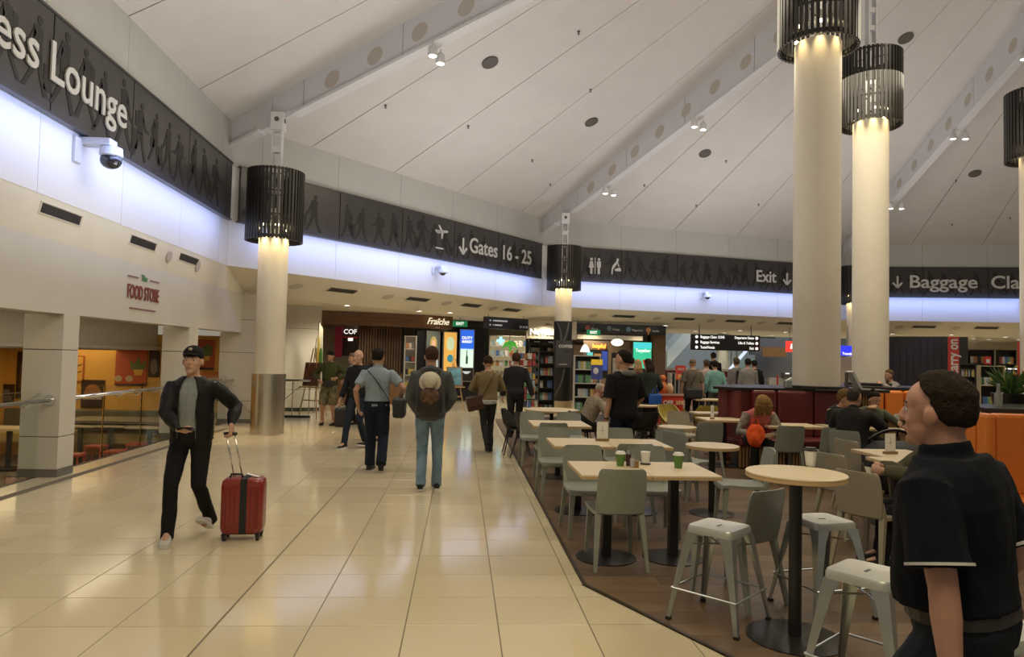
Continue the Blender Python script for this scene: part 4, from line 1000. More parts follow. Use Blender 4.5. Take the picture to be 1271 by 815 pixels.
def person(label, pos, rz, H=1.75, skin='light', vox=.011, pelvis=None, lean=3, twist=0, side=0, head=(0, 0), feet=None, foot_pitch=(0, 0), foot_yaw=(8, -8), knee_hint=(0, 1, 0),
           wrists=None, elbow_hint=((.5, -1, -.2), (-.5, -1, -.2)), hand_dir=(None, None), hand_up=(None, None), curl=(25, 25), hair=('short', (.03, .018, .01)), hth=.014,
           top=None, legs=None, shoes=(.02, .02, .02), sole=None, belly=0, z=0, name='person', group=None, fat=1.0, face=False, coverfeet=False):
    k = H/1.75; root = thing(name, label, 'person', (pos[0], pos[1], z), rz, group)
    pel = Vector(pelvis) if pelvis else Vector((0, 0, .93*k)); MT = Matrix.Translation(pel) @ Matrix.Rotation(R(-lean), 4, 'X') @ Matrix.Rotation(R(side), 4, 'Y')
    MT2 = MT @ Matrix.Rotation(R(twist), 4, 'Z')
    def T(x, y, z_): return MT2 @ (Vector((x, y, z_))*k)
    sk = mat('skin_'+skin, SKIN[skin], .5, var=.06, vs=12)
    # joints: index 0 right (+x), 1 left (-x)
    feet = feet or ((.10, 0, .085*k), (-.10, 0, .085*k)); ankles = [Vector(f) for f in feet]
    hips = [MT @ (Vector((s*.09, 0, -.03))*k) for s in (1, -1)]
    kh = knee_hint if isinstance(knee_hint[0], (tuple, list)) else (knee_hint, knee_hint)
    knees = []
    for i in (0, 1):
        kn, an = ik(hips[i], ankles[i], .43*k, .42*k, kh[i]); knees.append(kn); ankles[i] = an
    sh = [T(.178, -.005, .44), T(-.178, -.005, .44)]
    wrists = wrists or ((.25, .06, .84), (-.25, .06, .84)); wr = [Vector(q)*1 for q in wrists]; el = []
    for i in (0, 1):
        e_, w_ = ik(sh[i], wr[i], .285*k, .255*k, elbow_hint[i]); el.append(e_); wr[i] = w_
    neck = T(0, .0, .53); NH = T(0, .022, .662)
    MH = Matrix.Translation(NH) @ (MT2.to_3x3().to_4x4()) @ Matrix.Rotation(R(head[0]), 4, 'Z') @ Matrix.Rotation(R(lean*.8+head[1]), 4, 'X')
    # ---- body (one continuous surface)
    b = MB(); f = fat
    torso(b, MT2, k, -.012, -.09, .53, belly*.8)
    b.capsule([neck-(T(0, 0, 1)-T(0, 0, 0)).normalized()*.05, T(0, .012, .60)], [.058*k*f, .054*k*f], 12)
    MH = MH @ Matrix.Scale(1.06, 4)
    head_mesh(b, MH, k*1.0, f if f > 1 else 1)
    th = 1.18 if vox > .009 else 1.0
    bare_arm = 0 if not top else (0 if top.get('sleeve', 'long') == 'long' else 1); bare_leg = legs and legs.get('hem') == 'short'
    for i in (0, 1):
        m1 = sh[i].lerp(el[i], .45); m2 = el[i].lerp(wr[i], .3)
        q = 1 if bare_arm else .8
        b.capsule([sh[i], m1, el[i], m2, wr[i]], [.046*k*q*f, .043*k*q*f, .037*k*q*f, .038*k*q*f, .024*k*f], 12)
        hd = hand_dir[i] or (wr[i]-el[i]); hu = hand_up[i] or ((1, 0, 0) if i == 0 else (-1, 0, 0))
        hand(b, wr[i], hd, hu, k, curl[i], thick=th, thumb_side=(1 if i == 0 else -1)*(1))
        m1 = hips[i].lerp(knees[i], .5); m2 = knees[i].lerp(ankles[i], .3); q = 1 if bare_leg else .82
        b.capsule([hips[i], m1, knees[i], m2, ankles[i]], [.078*k*q, .068*k*q, .052*k*q, .052*k*q, .036*k*q], 12)
        b.capsule([ankles[i], ankles[i]+Matrix.Rotation(R(foot_yaw[i]), 3, 'Z') @ Vector((0, .11, -.04))*k], [.032*k, .026*k], 8)
    obj('body', remesh(b, vox, 2), sk, root)
    # ---- face
    if face:
        ew = mat('eye_white', (.55, .52, .48), .3); ed = mat('eye_dark', (.03, .02, .015), .2); br = M_hair(hair[1])
        for sx in (-1, 1):
            ey = obj('eye', MB().ell(MH @ (Vector((sx*.030, .075, .004))*k), (.0115*k, .009*k, .0065*k), 10, 6, MH.to_3x3()), ew, root, smooth=True)
            obj('iris', MB().ell(MH @ (Vector((sx*.030, .0815, .004))*k), (.0055*k, .004*k, .0058*k), 8, 5, MH.to_3x3()), ed, ey)
            obj('eyebrow', MB().capsule([MH @ (Vector((sx*.014, .089, .026))*k), MH @ (Vector((sx*.046, .074, .027))*k)], [.0045*k, .0035*k], 6), br, root)
        obj('lips', MB().capsule([MH @ (Vector((-.020, .090, -.059))*k), MH @ (Vector((0, .097, -.058))*k), MH @ (Vector((.020, .090, -.059))*k)], [.003*k, .0055*k, .003*k], 6), mat('lips', (.33, .12, .10), .5), root)
    # ---- hair
    st, hc = hair
    if st != 'bald':
        hm = hair_mesh(MH, k, st, hth, len(label)); 
        if st == 'long':
            for q in (-.05, -.025, 0, .025, .05): hm.capsule([MH @ (Vector((q, -.07, .03))*k), MH @ (Vector((q*1.3, -.105, -.07))*k), MH @ (Vector((q*1.5, -.10, -.20))*k)], [.035*k, .034*k, .018*k], 10)
        if st == 'bun': hm.ell(MH @ (Vector((0, -.05, .135))*k), (.035*k, .035*k, .03*k))
        if st == 'bow':
            for q in (-.07, -.04, 0, .04, .07): hm.capsule([MH @ (Vector((q, -.01, .09))*k), MH @ (Vector((q*1.4, .07, .04))*k), MH @ (Vector((q*1.5, .11, -.10))*k)], [.035*k, .034*k, .018*k], 10)
        obj('hair', remesh(hm, max(.006, vox*.8), 1, .004, 60, len(label)), M_hair(hc), root)
    # ---- clothes
    if top:
        c = MB(); e = top.get('e', .012); z0 = top.get('hem', -.06); torso(c, MT2, k, e, z0, top.get('neck', .525), belly)
        for i in (0, 1):
            m1 = sh[i].lerp(el[i], .45); a0 = sh[i]-(sh[i]-T(0, 0, .40)).normalized()*.05
            if top.get('sleeve', 'long') == 'long':
                w1 = wr[i].lerp(el[i], .05); c.tube([a0, sh[i], m1, el[i], el[i].lerp(wr[i], .4), w1], [(.05+e)*k, (.050+e)*k, (.045+e)*k, (.040+e)*k, (.038+e)*k, (.028+e)*k], 14)
            else:
                t = top.get('slen', .62); c.tube([a0, sh[i], m1, sh[i].lerp(el[i], t)], [(.05+e)*k, (.052+e)*k, (.052+e)*k, (.054+e)*k], 14)
        if top.get('collar'): c.tube([T(0, .004, .50), T(0, .012, .565)], [.072*k*f, .066*k*f], 16)
        if top.get('hood'): c.capsule([T(-.09, -.06, .50), T(0, -.10, .515), T(.09, -.06, .50)], [.035*k, .048*k, .035*k], 12)
        obj(top.get('name', 'shirt'), remesh(c, vox, 2, .007*top.get('fold', 1), 11, len(label)), top['mat'], root)
        if top.get('trim'):
            for i in (0, 1):
                p = sh[i].lerp(el[i], top.get('slen', .62)-.06); q = sh[i].lerp(el[i], top.get('slen', .62)-.03); rr = (.0555+e)*k
                obj('sleeve_stripe', MB().tube([p, q], rr*1.035, 24), top['trim'], root, smooth=True, auto=40)
    if legs:
        c = MB(); e = legs.get('e', .010)
        torso(c, MT, k, e-.004, -.11, legs.get('waist', .05), belly*.5)
        for i in (0, 1):
            m1 = hips[i].lerp(knees[i], .5); m2 = knees[i].lerp(ankles[i], .3)
            if legs.get('hem') == 'short': c.tube([hips[i]+Vector((0, 0, .04)), hips[i].lerp(knees[i], .2), m1, knees[i].lerp(ankles[i], .05)], [(.08+e)*k, (.080+e)*k, (.080+e)*k, (.078+e)*k], 14)
            else:
                en = knees[i].lerp(ankles[i], legs.get('end', 1.06)); c.capsule([hips[i], hips[i].lerp(knees[i], .2), m1], [(.076+e)*k, (.078+e)*k, (.070+e)*k], 14)
                c.tube([m1, knees[i], m2, knees[i].lerp(ankles[i], .8), en], [(.070+e)*k, (.054+e)*k, (.052+e)*k, (.045+e*1.3)*k, (.042+e*1.5)*k], 14)
        obj(legs.get('name', 'trousers'), remesh(c, vox, 2, .008*legs.get('fold', 1), 10, len(label)+3), legs['mat'], root)
        if legs.get('belt'):
            bb = MB(); 
            torso(bb, MT, k, e+.006, .03 if fat > 1.1 else .015, .065 if fat > 1.1 else .05, belly*.5); obj('belt', bb, legs['belt'], root)
    if shoes:
        sm = M_cloth('shoe_%d_%d_%d' % tuple(int(q*255) for q in shoes), shoes, .5)
        for i in (0, 1):
            a, s_ = shoe_mb(ankles[i], R(foot_yaw[i]), R(foot_pitch[i]), k); so = obj('shoe', a, sm, root, smooth=True, auto=60)
            obj('sole', s_, mat('sole_%s' % ('light' if sole else 'dark'), (.6, .6, .57) if sole else (.02, .02, .02), .6), so)
    root['_k'] = k
    return root, dict(MT=MT2, MH=MH, el=el, wr=wr, sh=sh, k=k, T=T, hips=hips, knees=knees, ankles=ankles)
def wpos(root, v): return Matrix.Translation(root.location) @ Matrix.Rotation(root.rotation_euler.z, 4, 'Z') @ Vector(v)
def lpos(pos, rz, wv, z=0): return tuple(Matrix.Rotation(-rz, 4, 'Z') @ (Vector(wv)-Vector((pos[0], pos[1], z))))
def strap(T, pts, parent, m, wd=.02, name='strap'):
    mb = MB(); mb.tube([T(*p) for p in pts], [(wd, .005)]*len(pts), 6, up=(1, 0, 0)); return obj(name, mb, m, parent, smooth=True)

blk = M_cloth('black', (.010, .010, .011)); navy = M_cloth('navy', (.010, .014, .028)); jean = M_cloth('denim_dark', (.018, .026, .040)); jeanL = M_cloth('denim_light', (.15, .23, .30), var=.3, vs=6)
charc = M_cloth('charcoal', (.022, .022, .024))
# 1 ---- man in the cap with the red suitcase
p1 = (-2.36, 6.42); r1 = PI
hR = lpos(p1, r1, (-2.361, 6.12, 0.972)); hL = lpos(p1, r1, (-2.001, 6.36, 0.995))
r_, J = person('man in black cap and open black bomber jacket walking towards camera with phone', p1, r1, 1.70, 'light', .008, lean=1, twist=0, head=(4, 6), feet=((.09, .20, .088), (-.13, -.16, .14)), foot_pitch=(0, -28), foot_yaw=(12, -4),
    pelvis=(0, 0, .90), wrists=(hR, hL), elbow_hint=((1, -.25, .1), (-.45, -1, -.2)), hand_dir=((-.7, .5, -.1), (-.1, .1, -1)), hand_up=((.2, .3, -.9), (-1, .2, 0)), curl=(35, 60),
    hair=('short', (.03, .02, .012)), hth=.006, face=True, top=dict(mat=M_cloth('heather', (.27, .30, .30), var=.12, vs=25), sleeve='short', name='t_shirt', e=.004, hem=-.02, slen=.12, fold=.4), legs=dict(mat=blk, e=.010, end=1.13), shoes=(.50, .50, .46), sole=1)
k = J['k']; MT = J['MT']
jk = MB(); secs = []                                     # open bomber jacket
for z_, rx, ry in ((-.10, .175, .13), (-.05, .19, .14), (.1, .19, .135), (.25, .192, .137), (.38, .2, .135), (.45, .188, .118), (.495, .145, .100), (.53, .092, .082)):
    gap = R(46 if z_ < .4 else 40); ring = []
    for q in range(25): a = PI/2+gap/2+(2*PI-gap)*q/24; ring.append(MT @ (Vector((rx*math.cos(a), ry*math.sin(a), z_))*k))
    for q in range(24, -1, -1): a = PI/2+gap/2+(2*PI-gap)*q/24; ring.append(MT @ (Vector(((rx-.016)*math.cos(a), (ry-.016)*math.sin(a), z_))*k))
    secs.append(ring)
jk.loft(secs)
for i in (0, 1):
    a0 = J['sh'][i]-(J['sh'][i]-J['T'](0, 0, .40)).normalized()*.03; m1 = J['sh'][i].lerp(J['el'][i], .45)
    jk.capsule([a0, J['sh'][i], m1, J['el'][i], J['el'][i].lerp(J['wr'][i], .5), J['wr'][i].lerp(J['el'][i], .10)], [.064*k, .068*k, .070*k, .066*k, .058*k, .036*k], 14)
jo = obj('bomber_jacket', remesh(jk, .009, 2, .012, 9, 3), M_cloth('jacket_black', (.008, .008, .009), .5), r_)
zp = MB()
for sx in (-1, 1): zp.tube([MT @ (Vector((sx*.080, .118, -.03))*k), MT @ (Vector((sx*.078, .122, .10))*k), MT @ (Vector((sx*.074, .120, .33))*k)], .0035, 5)
obj('zip', zp, M_grey, jo)
# cap with brim
MH = J['MH']; cp = MB()
cp.ell(MH @ (Vector((0, -.008, .062))*k), (.084*k, .106*k, .080*k), 20, 12, MH.to_3x3())
cpo = obj('cap', cp, M_cloth('cap_black', (.010, .010, .010)), r_, smooth=True)
bm_ = MB(); pl = [(.062*math.cos(a*PI/10), .085+.055*math.sin(a*PI/10)) for a in range(11)]; bm_.add([MH @ (Vector((x, y, .066-abs(x)*.25+(.085-y)*.2))*k) for x, y in pl]+[MH @ (Vector((x, y, .073-abs(x)*.25+(.085-y)*.2))*k) for x, y in pl], [tuple(reversed(range(11))), tuple(range(11, 22))]+[(i, (i+1) % 11, 11+(i+1) % 11, 11+i) for i in range(11)])
obj('brim', bm_, mat('cap_black_brim', (.010, .010, .010), .6), cpo)
obj('badge', MB().ell(MH @ (Vector((0, .094, .098))*k), (.017*k, .006*k, .013*k), 12, 6, MH.to_3x3()), mat('badge_cream', (.42, .38, .28), .6), cpo)
# phone held flat
ph = thing('phone', 'black phone held in the right hand of the man in the cap', 'phone', wpos(r_, J['wr'][0]+Vector((-.085, .07, .015))), 0)
obj('phone_body', MB().box((0, 0, 0), (.145, .07, .009), rx=R(-25)), mat('phone_black', (.01, .01, .012), .2), ph, bevel=.003)
# suitcase
sc = thing('suitcase', 'red hard-shell cabin suitcase with a black strap, pulled by the man in the cap', 'suitcase', (*(-1.874, 6.385), 0), R(4))
M_red = mat('suitcase_red', (.22, .018, .012), .28, coat=.4)
W2, D2, H0, H1 = .36, .22, .055, .535
body = MB(); secs = []
for z_, s_ in ((H0, .82), (H0+.02, .94), (H0+.06, 1), (H1-.06, 1), (H1-.02, .95), (H1, .84)):
    ring = []
    for q in range(32):
        a = 2*PI*q/32; cx, sy = math.cos(a), math.sin(a); x = math.copysign(abs(cx)**.35, cx)*W2/2*s_; y = math.copysign(abs(sy)**.35, sy)*D2/2*s_; ring.append((x, y, z_))
    secs.append(ring)
obj('shell', body.loft(secs), M_red, sc, smooth=True, auto=60)
for q in (-.135, -.095, -.055, .075, .115, .145): obj('rib', MB().capsule([(q, -D2/2+.001, H0+.06), (q, -D2/2+.001, H1-.06)], [.008, .008], 8), M_red, sc, smooth=True)
obj('luggage_strap', MB().loft([[(x, y, z_) for x, y in ((-.01, -D2/2-.006), (.045, -D2/2-.006), (.045, D2/2+.006), (-.01, D2/2+.006))] for z_ in (H0+.01, H1+.005)]), mat('strap_black', (.012, .012, .013), .7), sc)
for sx in (-1, 1):
    for sy in (-1, 1):
        wh = obj('caster', MB().box((sx*.14, sy*.075, .048), (.035, .04, .03)), M_ped, sc); obj('wheel', MB().tube([(sx*.14-.012, sy*.075, .022), (sx*.14+.012, sy*.075, .022)], .022, 14), M_ped, wh)
inv = Matrix.Rotation(-sc.rotation_euler.z, 4, 'Z') @ Matrix.Translation(-sc.location)
grip = inv @ wpos(r_, J['wr'][1]+Vector((-.0, .01, -.075)))
hb_ = Vector((-.06, .06, H1))
for dx in (-.035, .035): obj('handle_rod', MB().tube([hb_+Vector((dx, 0, -.05)), grip+Vector((dx, 0, -.01))], .007, 8), M_chrome, sc, smooth=True)
obj('handle_grip', MB().capsule([grip+Vector((-.045, 0, 0)), grip+Vector((.045, 0, 0))], [.015, .015], 10), M_ped, sc, smooth=True)
obj('top_handle', MB().tube([(-.12, -.02, H1), (-.11, -.02, H1+.03), (-.02, -.02, H1+.03), (-.01, -.02, H1)], .010, 8), M_ped, sc, smooth=True)
obj('paper_tag', MB().box((.07, 0, H1+.018), (.11, .05, .003), ry=R(15)), mat('tag_white', (.7, .7, .68), .5), sc)

# 2 ---- man in grey polo with shoulder bag
r_, J = person('dark-haired man in pale grey polo and navy trousers walking away with shoulder bag', (-1.17, 10.05), 0, 1.75, 'tan', .009, lean=2, head=(-18, 0), feet=((.10, -.14, .14), (-.09, .14, .088)), foot_pitch=(-22, 0),
    wrists=((.30, .12, .98), (-.26, .02, .90)), elbow_hint=((1, -.6, -.3), (-.6, -1, 0)), hair=('short', (.012, .009, .007)), top=dict(mat=M_cloth('polo_grey', (.24, .29, .33)), sleeve='short', slen=.7, name='polo_shirt', hem=-.02, collar=1, e=.016), legs=dict(mat=navy, e=.022, belt=blk), fat=1.05, belly=.02)
strap(J['T'], [(-.13, -.085, .48), (-.02, -.125, .36), (.13, -.13, .16), (.20, -.08, .02)], r_, blk, .025, 'bag_strap')
t = thing('shoulder_bag', 'black shoulder bag hanging at the right hip of the man in grey polo', 'bag', (-.84, 9.95, 0)); obj('bag_body', MB().box((0, 0, .90), (.17, .36, .27)), mat('bag_black', (.010, .010, .012), .6), t, bevel=.04)
obj('bag_flap', MB().box((0.0, 0, .98), (.185, .37, .12)), mat('bag_flap', (.016, .016, .018), .5), t, bevel=.03)
# 3 ---- backpack man
r_, J = person('man in grey hoodie and light blue jeans walking away with black backpack', (-.36, 8.66), 0, 1.79, 'tan', .008, lean=2, head=(5, 2), feet=((.10, .10, .088), (-.09, -.06, .12)), foot_pitch=(0, -16), foot_yaw=(4, -4),
    wrists=((.15, .20, .95), (-.15, .20, .93)), elbow_hint=((1, -.7, -.1), (-1, -.7, -.1)), hair=('short', (.05, .025, .015)), hth=.006, top=dict(mat=M_cloth('hoodie_grey', (.075, .080, .082)), name='hoodie', hood=1, e=.026, hem=-.10), legs=dict(mat=jeanL, e=.012, name='jeans', end=1.12), shoes=(.02, .02, .02), sole=1, fat=1.04)
pk = thing('backpack', 'black and brown patterned backpack worn by the man in light jeans', 'backpack', (-.36, 8.66, 0))
T = J['T']; bp = MB(); secs = []
for z_, w_, d_ in ((-.02, .13, .10), (.02, .155, .15), (.18, .155, .16), (.34, .14, .13), (.42, .10, .08), (.44, .05, .04)):
    ring = []
    for q in range(20): a = 2*PI*q/20; c_, s_ = math.cos(a), math.sin(a); ring.append(T(math.copysign(abs(c_)**.6, c_)*w_, -.14-d_/2+math.copysign(abs(s_)**.6, s_)*d_/2, z_))
    secs.append(ring)
obj('pack_body', bp.loft(secs), mat('pack_black', (.012, .011, .011), .6), pk, smooth=True, auto=60)
obj('patterned_pocket', MB().ell(T(0, -.305, .20), (.115, .028, .10), 18, 10), mat('pack_pattern', (.09, .045, .025), .7, var=.8, vs=22), pk, smooth=True)
for sx in (-1, 1): obj('shoulder_strap', MB().tube([T(sx*.07, -.14, .42), T(sx*.10, -.10, .49), T(sx*.12, .0, .50), T(sx*.13, .12, .40), T(sx*.15, .10, .15)], [(.028, .008)]*5, 8, up=(1, 0, 0)), mat('strap_brown', (.035, .018, .012), .6), pk, smooth=True)
ht = thing('sun_hat', 'cream bucket sun hat hanging on the black backpack', 'hat', tuple(T(0, -.27, .36)+Vector((-.36, 8.66, 0))))
hm = MB().lathe([(.001, .10), (.05, .098), (.072, .08), (.082, .02), (.128, -.010), (.130, -.014), (.088, .010), (.001, .012)], (0, 0, 0), 32, cap=False).xf(Matrix.Rotation(R(78), 4, 'X'))
obj('hat_shell', hm, M_cloth('hat_cream', (.50, .45, .34)), ht, smooth=True); obj('hat_band', MB().lathe([(.0885, .018), (.0855, .038)], (0, 0, 0), 32, cap=False).xf(Matrix.Rotation(R(78), 4, 'X')), M_cloth('hat_band', (.36, .31, .22)), ht, smooth=True)
# 4 ---- sweater man
r_, J = person('man in tan sweater and dark trousers walking away with brown messenger bag', (.48, 12.2), R(6), 1.68, 'tan', .010, lean=4, head=(0, -22), feet=((.07, .05, .088), (-.02, -.20, .15)), foot_pitch=(0, -32),
    wrists=((.10, .26, 1.08), (-.10, .26, 1.06)), elbow_hint=((1, -.5, -.5), (-1, -.5, -.5)), hair=('short', (.03, .016, .010)), top=dict(mat=M_cloth('sweater_tan', (.17, .125, .06)), name='sweater', e=.022, hem=.0), legs=dict(mat=charc, e=.006))
obj('shirt_tail', remesh((lambda m_: (torso(m_, J['MT'], J['k'], .016, -.08, .01), m_)[1])(MB()), .012, 1), M_cloth('check_white', (.42, .42, .42), var=.5, vs=40), r_)
strap(J['T'], [(.10, -.10, .48), (.03, -.145, .34), (-.09, -.14, .12), (-.19, -.06, -.02)], r_, mat('strap_brown', (.035, .018, .012), .6), .016, 'bag_strap')
t = thing('messenger_bag', 'dark brown leather messenger bag at left hip of the man in tan sweater', 'bag', (.27, 12.12, 0)); obj('bag_body', MB().box((0, 0, .84), (.31, .11, .25), ry=R(-12), rz=R(15)), mat('leather_brown', (.045, .018, .010), .4), t, bevel=.02)
obj('bag_flap', MB().box((-.005, -.055, .87), (.31, .025, .16), ry=R(-12), rz=R(15)), mat('leather_flap', (.06, .026, .014), .4), t, bevel=.008)
# 5 ---- suit man with rolling bag
r_, J = person('man in black suit walking away towards the news shop, towing a bag', (1.12, 14.2), R(-4), 1.76, 'tan', .011, lean=3, head=(0, 0), feet=((.09, .12, .088), (-.08, -.22, .16)), foot_pitch=(0, -30),
    wrists=((.36, -.02, .83), (-.26, .12, .84)), hair=('short', (.05, .025, .014)), top=dict(mat=charc, name='suit_jacket', e=.022, hem=-.14), legs=dict(mat=charc, e=.012, fold=.5))
t = thing('rolling_bag', 'black rolling cabin bag towed by the man in the black suit', 'suitcase', (1.42, 13.75, 0), R(-4)); obj('bag_body', MB().box((0, 0, .25), (.34, .42, .30), rx=R(20)), mat('bag_black', (.010, .010, .012), .6), t, bevel=.03)
for dx in (-.1, .1): obj('handle_rod', MB().tube([(dx, .12, .35), (dx*.8, .35, .80)], .008, 6), M_chrome, t); obj('wheel', MB().tube([(dx*1.4-.015, -.1, .04), (dx*1.4+.015, -.1, .04)], .04, 12), M_ped, t)
obj('handle_grip', MB().capsule([(-.09, .35, .80), (.09, .35, .80)], [.014, .014], 8), M_ped, t); obj('front_pocket', MB().box((0, -.17, .27), (.28, .05, .22), rx=R(20)), mat('bag_flap', (.016, .016, .018), .5), t, bevel=.01)
# 6 ---- bald man in dark sweater
r_, J = person('bald man in black sweater and blue jeans walking towards the left', (-1.78, 12.55), R(152), 1.74, 'light', .010, lean=2, head=(5, 0), feet=((.10, .24, .09), (-.10, -.10, .10)), foot_pitch=(0, -10),
    wrists=((.27, .14, .86), (-.26, -.05, .88)), hair=('bald', (.2, .15, .1)), face=True, top=dict(mat=M_cloth('sweater_black', (.014, .015, .018)), name='sweater', e=.020, hem=-.05), legs=dict(mat=jean, e=.010, name='jeans'), sole=1)
person('man with brown hair half hidden behind the bald man', (-1.62, 13.6), R(170), 1.76, 'tan', .013, hair=('short', (.05, .028, .015)), face=True, top=dict(mat=charc, e=.02, name='jacket'), legs=dict(mat=blk))
# 7 ---- green shirt man and woman
r_, J = person('man in green jacket, camouflage shorts and dark cap standing beside the easel', (-2.98, 16.35), R(175), 1.72, 'tan', .011, lean=0, head=(-10, 8), feet=((.15, 0, .088), (-.13, .03, .088)), wrists=((.22, .12, 1.02), (-.20, .14, 1.08)), elbow_hint=((1, -.5, -.5), (-1, -.5, -.5)),
    hair=('short', (.03, .02, .012)), hth=.008, face=True, top=dict(mat=M_cloth('jacket_green', (.055, .062, .022)), name='jacket', e=.024, hem=-.03), legs=dict(mat=M_cloth('camouflage', (.115, .10, .055), var=.6, vs=12), hem='short', name='shorts', e=.02), shoes=(.012, .012, .012))
MH, k = J['MH'], J['k']; cpo = obj('cap', MB().ell(MH @ (Vector((0, -.004, .05))*k), (.085*k, .106*k, .075*k), 18, 10, MH.to_3x3()), M_cloth('cap_black', (.010, .010, .010)), r_, smooth=True)
obj('brim', MB().ell(MH @ (Vector((0, .10, .055))*k), (.065*k, .06*k, .008*k), 14, 6, MH.to_3x3()), mat('cap_black_brim', (.010, .010, .010), .6), cpo, smooth=True)
obj('waist_bag', MB().box(J['T'](0, .16, .03), (.24, .09, .13)), mat('bag_black', (.010, .010, .012), .6), r_, bevel=.03)
strap(J['T'], [(.10, .10, .46), (.12, .165, .30), (.14, .15, .05)], r_, blk, .016, 'chest_strap')
person('grey-haired woman in black jacket and white top beside the man in green', (-2.47, 16.6), R(130), 1.66, 'light', .013, head=(-10, 0), wrists=((.15, .20, .98), (-.15, .22, 1.0)), hair=('short', (.20, .16, .12)), hth=.026, face=True, top=dict(mat=M_cloth('white_top', (.42, .40, .37)), e=.012, name='top'), legs=dict(mat=blk))
t = thing('black_bag', 'black wheeled bag on the floor behind the man in shorts', 'bag', (-2.62, 16.0, 0)); obj('bag_body', MB().box((0, 0, .22), (.32, .24, .42)), mat('bag_black', (.010, .010, .012), .6), t, bevel=.05); obj('handle', MB().tube([(-.08, 0, .42), (-.06, 0, .48), (.06, 0, .48), (.08, 0, .42)], .012, 6), M_ped, t)
# 8 ---- standing man in black hoodie
r_, J = person('man in black top with a grey hood standing among the tables, back to camera', (2.115, 8.979), R(28), 1.80, 'tan', .008, lean=0, twist=-5, head=(28, 0), feet=((.10, .03, .088), (-.10, -.02, .088)), wrists=((.20, .14, .95), (-.25, .05, .86)), elbow_hint=((1, -.8, -.2), (-.8, -1, 0)),
    hair=('short', (.014, .011, .008)), hth=.010, top=dict(mat=blk, name='hoodie', e=.030, hem=-.12, slen=.9, sleeve='short'), legs=dict(mat=navy, e=.014, name='jeans'))
obj('hood', remesh(MB().capsule([J['T'](-.10, -.03, .49), J['T'](-.07, -.10, .505), J['T'](0, -.125, .50), J['T'](.07, -.10, .505), J['T'](.10, -.03, .49)], [.024, .036, .044, .036, .024], 12), .010, 2), M_cloth('hood_grey', (.14, .14, .13)), r_)
obj('wristband', MB().tube([J['wr'][1].lerp(J['el'][1], .08), J['wr'][1].lerp(J['el'][1], .16)], .034, 16), mat('strap_brown', (.035, .018, .012), .6), r_)
# ---- seated helper
def seated(label, pos, rz, lean=12, wr=None, H=1.72, head=(0, 0), **kw):
    k = H/1.75; kw.setdefault('elbow_hint', ((1, -.6, -.6), (-1, -.6, -.6)))
    return person(label, pos, rz, H, pelvis=(0, 0, .53), lean=lean, head=head, feet=kw.pop('feet', ((.13, .42, .088), (-.13, .46, .088))), knee_hint=(0, .6, 1), wrists=wr or ((.18, .40, .78), (-.18, .40, .78)), **kw)
seated('old man in checked shirt bent over a table beside the black clad column', (2.111, 11.789), R(-72), 26, vox=.011, head=(0, -8), skin='pink', hair=('balding', (.35, .31, .26)), hth=.008, top=dict(mat=M_cloth('check_beige', (.24, .20, .14), var=.45, vs=45), e=.02), legs=dict(mat=jean))
r_, J = seated('bowed blonde woman in pink top and grey cardigan sitting at the booth corner', (4.4, 10.27), R(175), 34, vox=.011, head=(0, -35), H=1.68, wr=((.12, .42, .62), (-.14, .42, .62)), hair=('bow', (.26, .15, .05)), hth=.022, top=dict(mat=M_cloth('pink', (.42, .11, .10)), name='top', e=.014, sleeve='short', slen=.5), legs=dict(mat=blk))
cm = MB()
for i in (0, 1): cm.tube([J['sh'][i]+Vector((0, 0, .02)), J['sh'][i].lerp(J['el'][i], .5), J['el'][i], J['wr'][i]], [.075, .068, .060, .042], 12)
obj('cardigan_sleeves', remesh(cm, .012, 2, .01), M_cloth('cardigan', (.26, .24, .20), var=.4, vs=20), r_)
t = thing('orange_bag', 'bright orange bag on the lap of the bowed blonde woman', 'bag', (*(4.236, 9.83), 0)); obj('bag_body', remesh(MB().ell((0, 0, .60), (.13, .10, .17)), .02, 1, .03, 12), M_cloth('bag_orange', (.75, .10, .025)), t); obj('handle', MB().tube([(-.06, 0, .74), (-.03, 0, .84), (.03, 0, .84), (.06, 0, .74)], .01, 6), M_cloth('bag_orange', (.75, .10, .025)), t)
seated('man with light brown hair in black T-shirt leaning on the booth table', (5.692, 10.378), R(190), 22, vox=.010, H=1.76, wr=((-.12, .50, .80), (-.28, .42, .80)), head=(30, -12), hair=('short', (.13, .08, .035)), hth=.022, top=dict(mat=charc, sleeve='short', slen=.75, e=.02, name='t_shirt'), legs=dict(mat=blk), skin='tan')
seated('man with cropped hair in dark jacket seen from behind at the booth table', (5.197, 9.009), R(-48), 8, vox=.010, H=1.80, wr=((.1, .42, .95), (-.15, .45, .85)), head=(-15, 0), hair=('short', (.045, .035, .028)), hth=.006, top=dict(mat=M_cloth('jacket_dark', (.022, .022, .021)), e=.034, name='jacket', collar=1), legs=dict(mat=blk), skin='tan', belly=.05)
seated('woman in grey-green top with dark hair tied up, elbow on the table', (6.234, 10.339), R(172), 16, vox=.011, H=1.66, wr=((.14, .34, 1.02), (-.28, .42, .80)), head=(14, -14), hair=('bun', (.012, .009, .008)), face=True, top=dict(mat=M_cloth('top_greygreen', (.10, .105, .075)), e=.014), legs=dict(mat=blk), skin='tan')
chair('grey', (*Vector((5.197, 9.009)),), R(-48), 'grey chair under the man in the dark jacket at the booth')
seated('person in khaki jacket seated at the menu card table, hidden by the black polo man', (3.928, 5.488), R(70), 8, vox=.011, H=1.62, wr=((.10, .42, .80), (-.16, .46, .80)), head=(0, -10), hair=('short', (.04, .025, .015)), top=dict(mat=M_cloth('khaki', (.085, .078, .050)), e=.026, name='jacket'), legs=dict(mat=blk), curl=(60, 60))
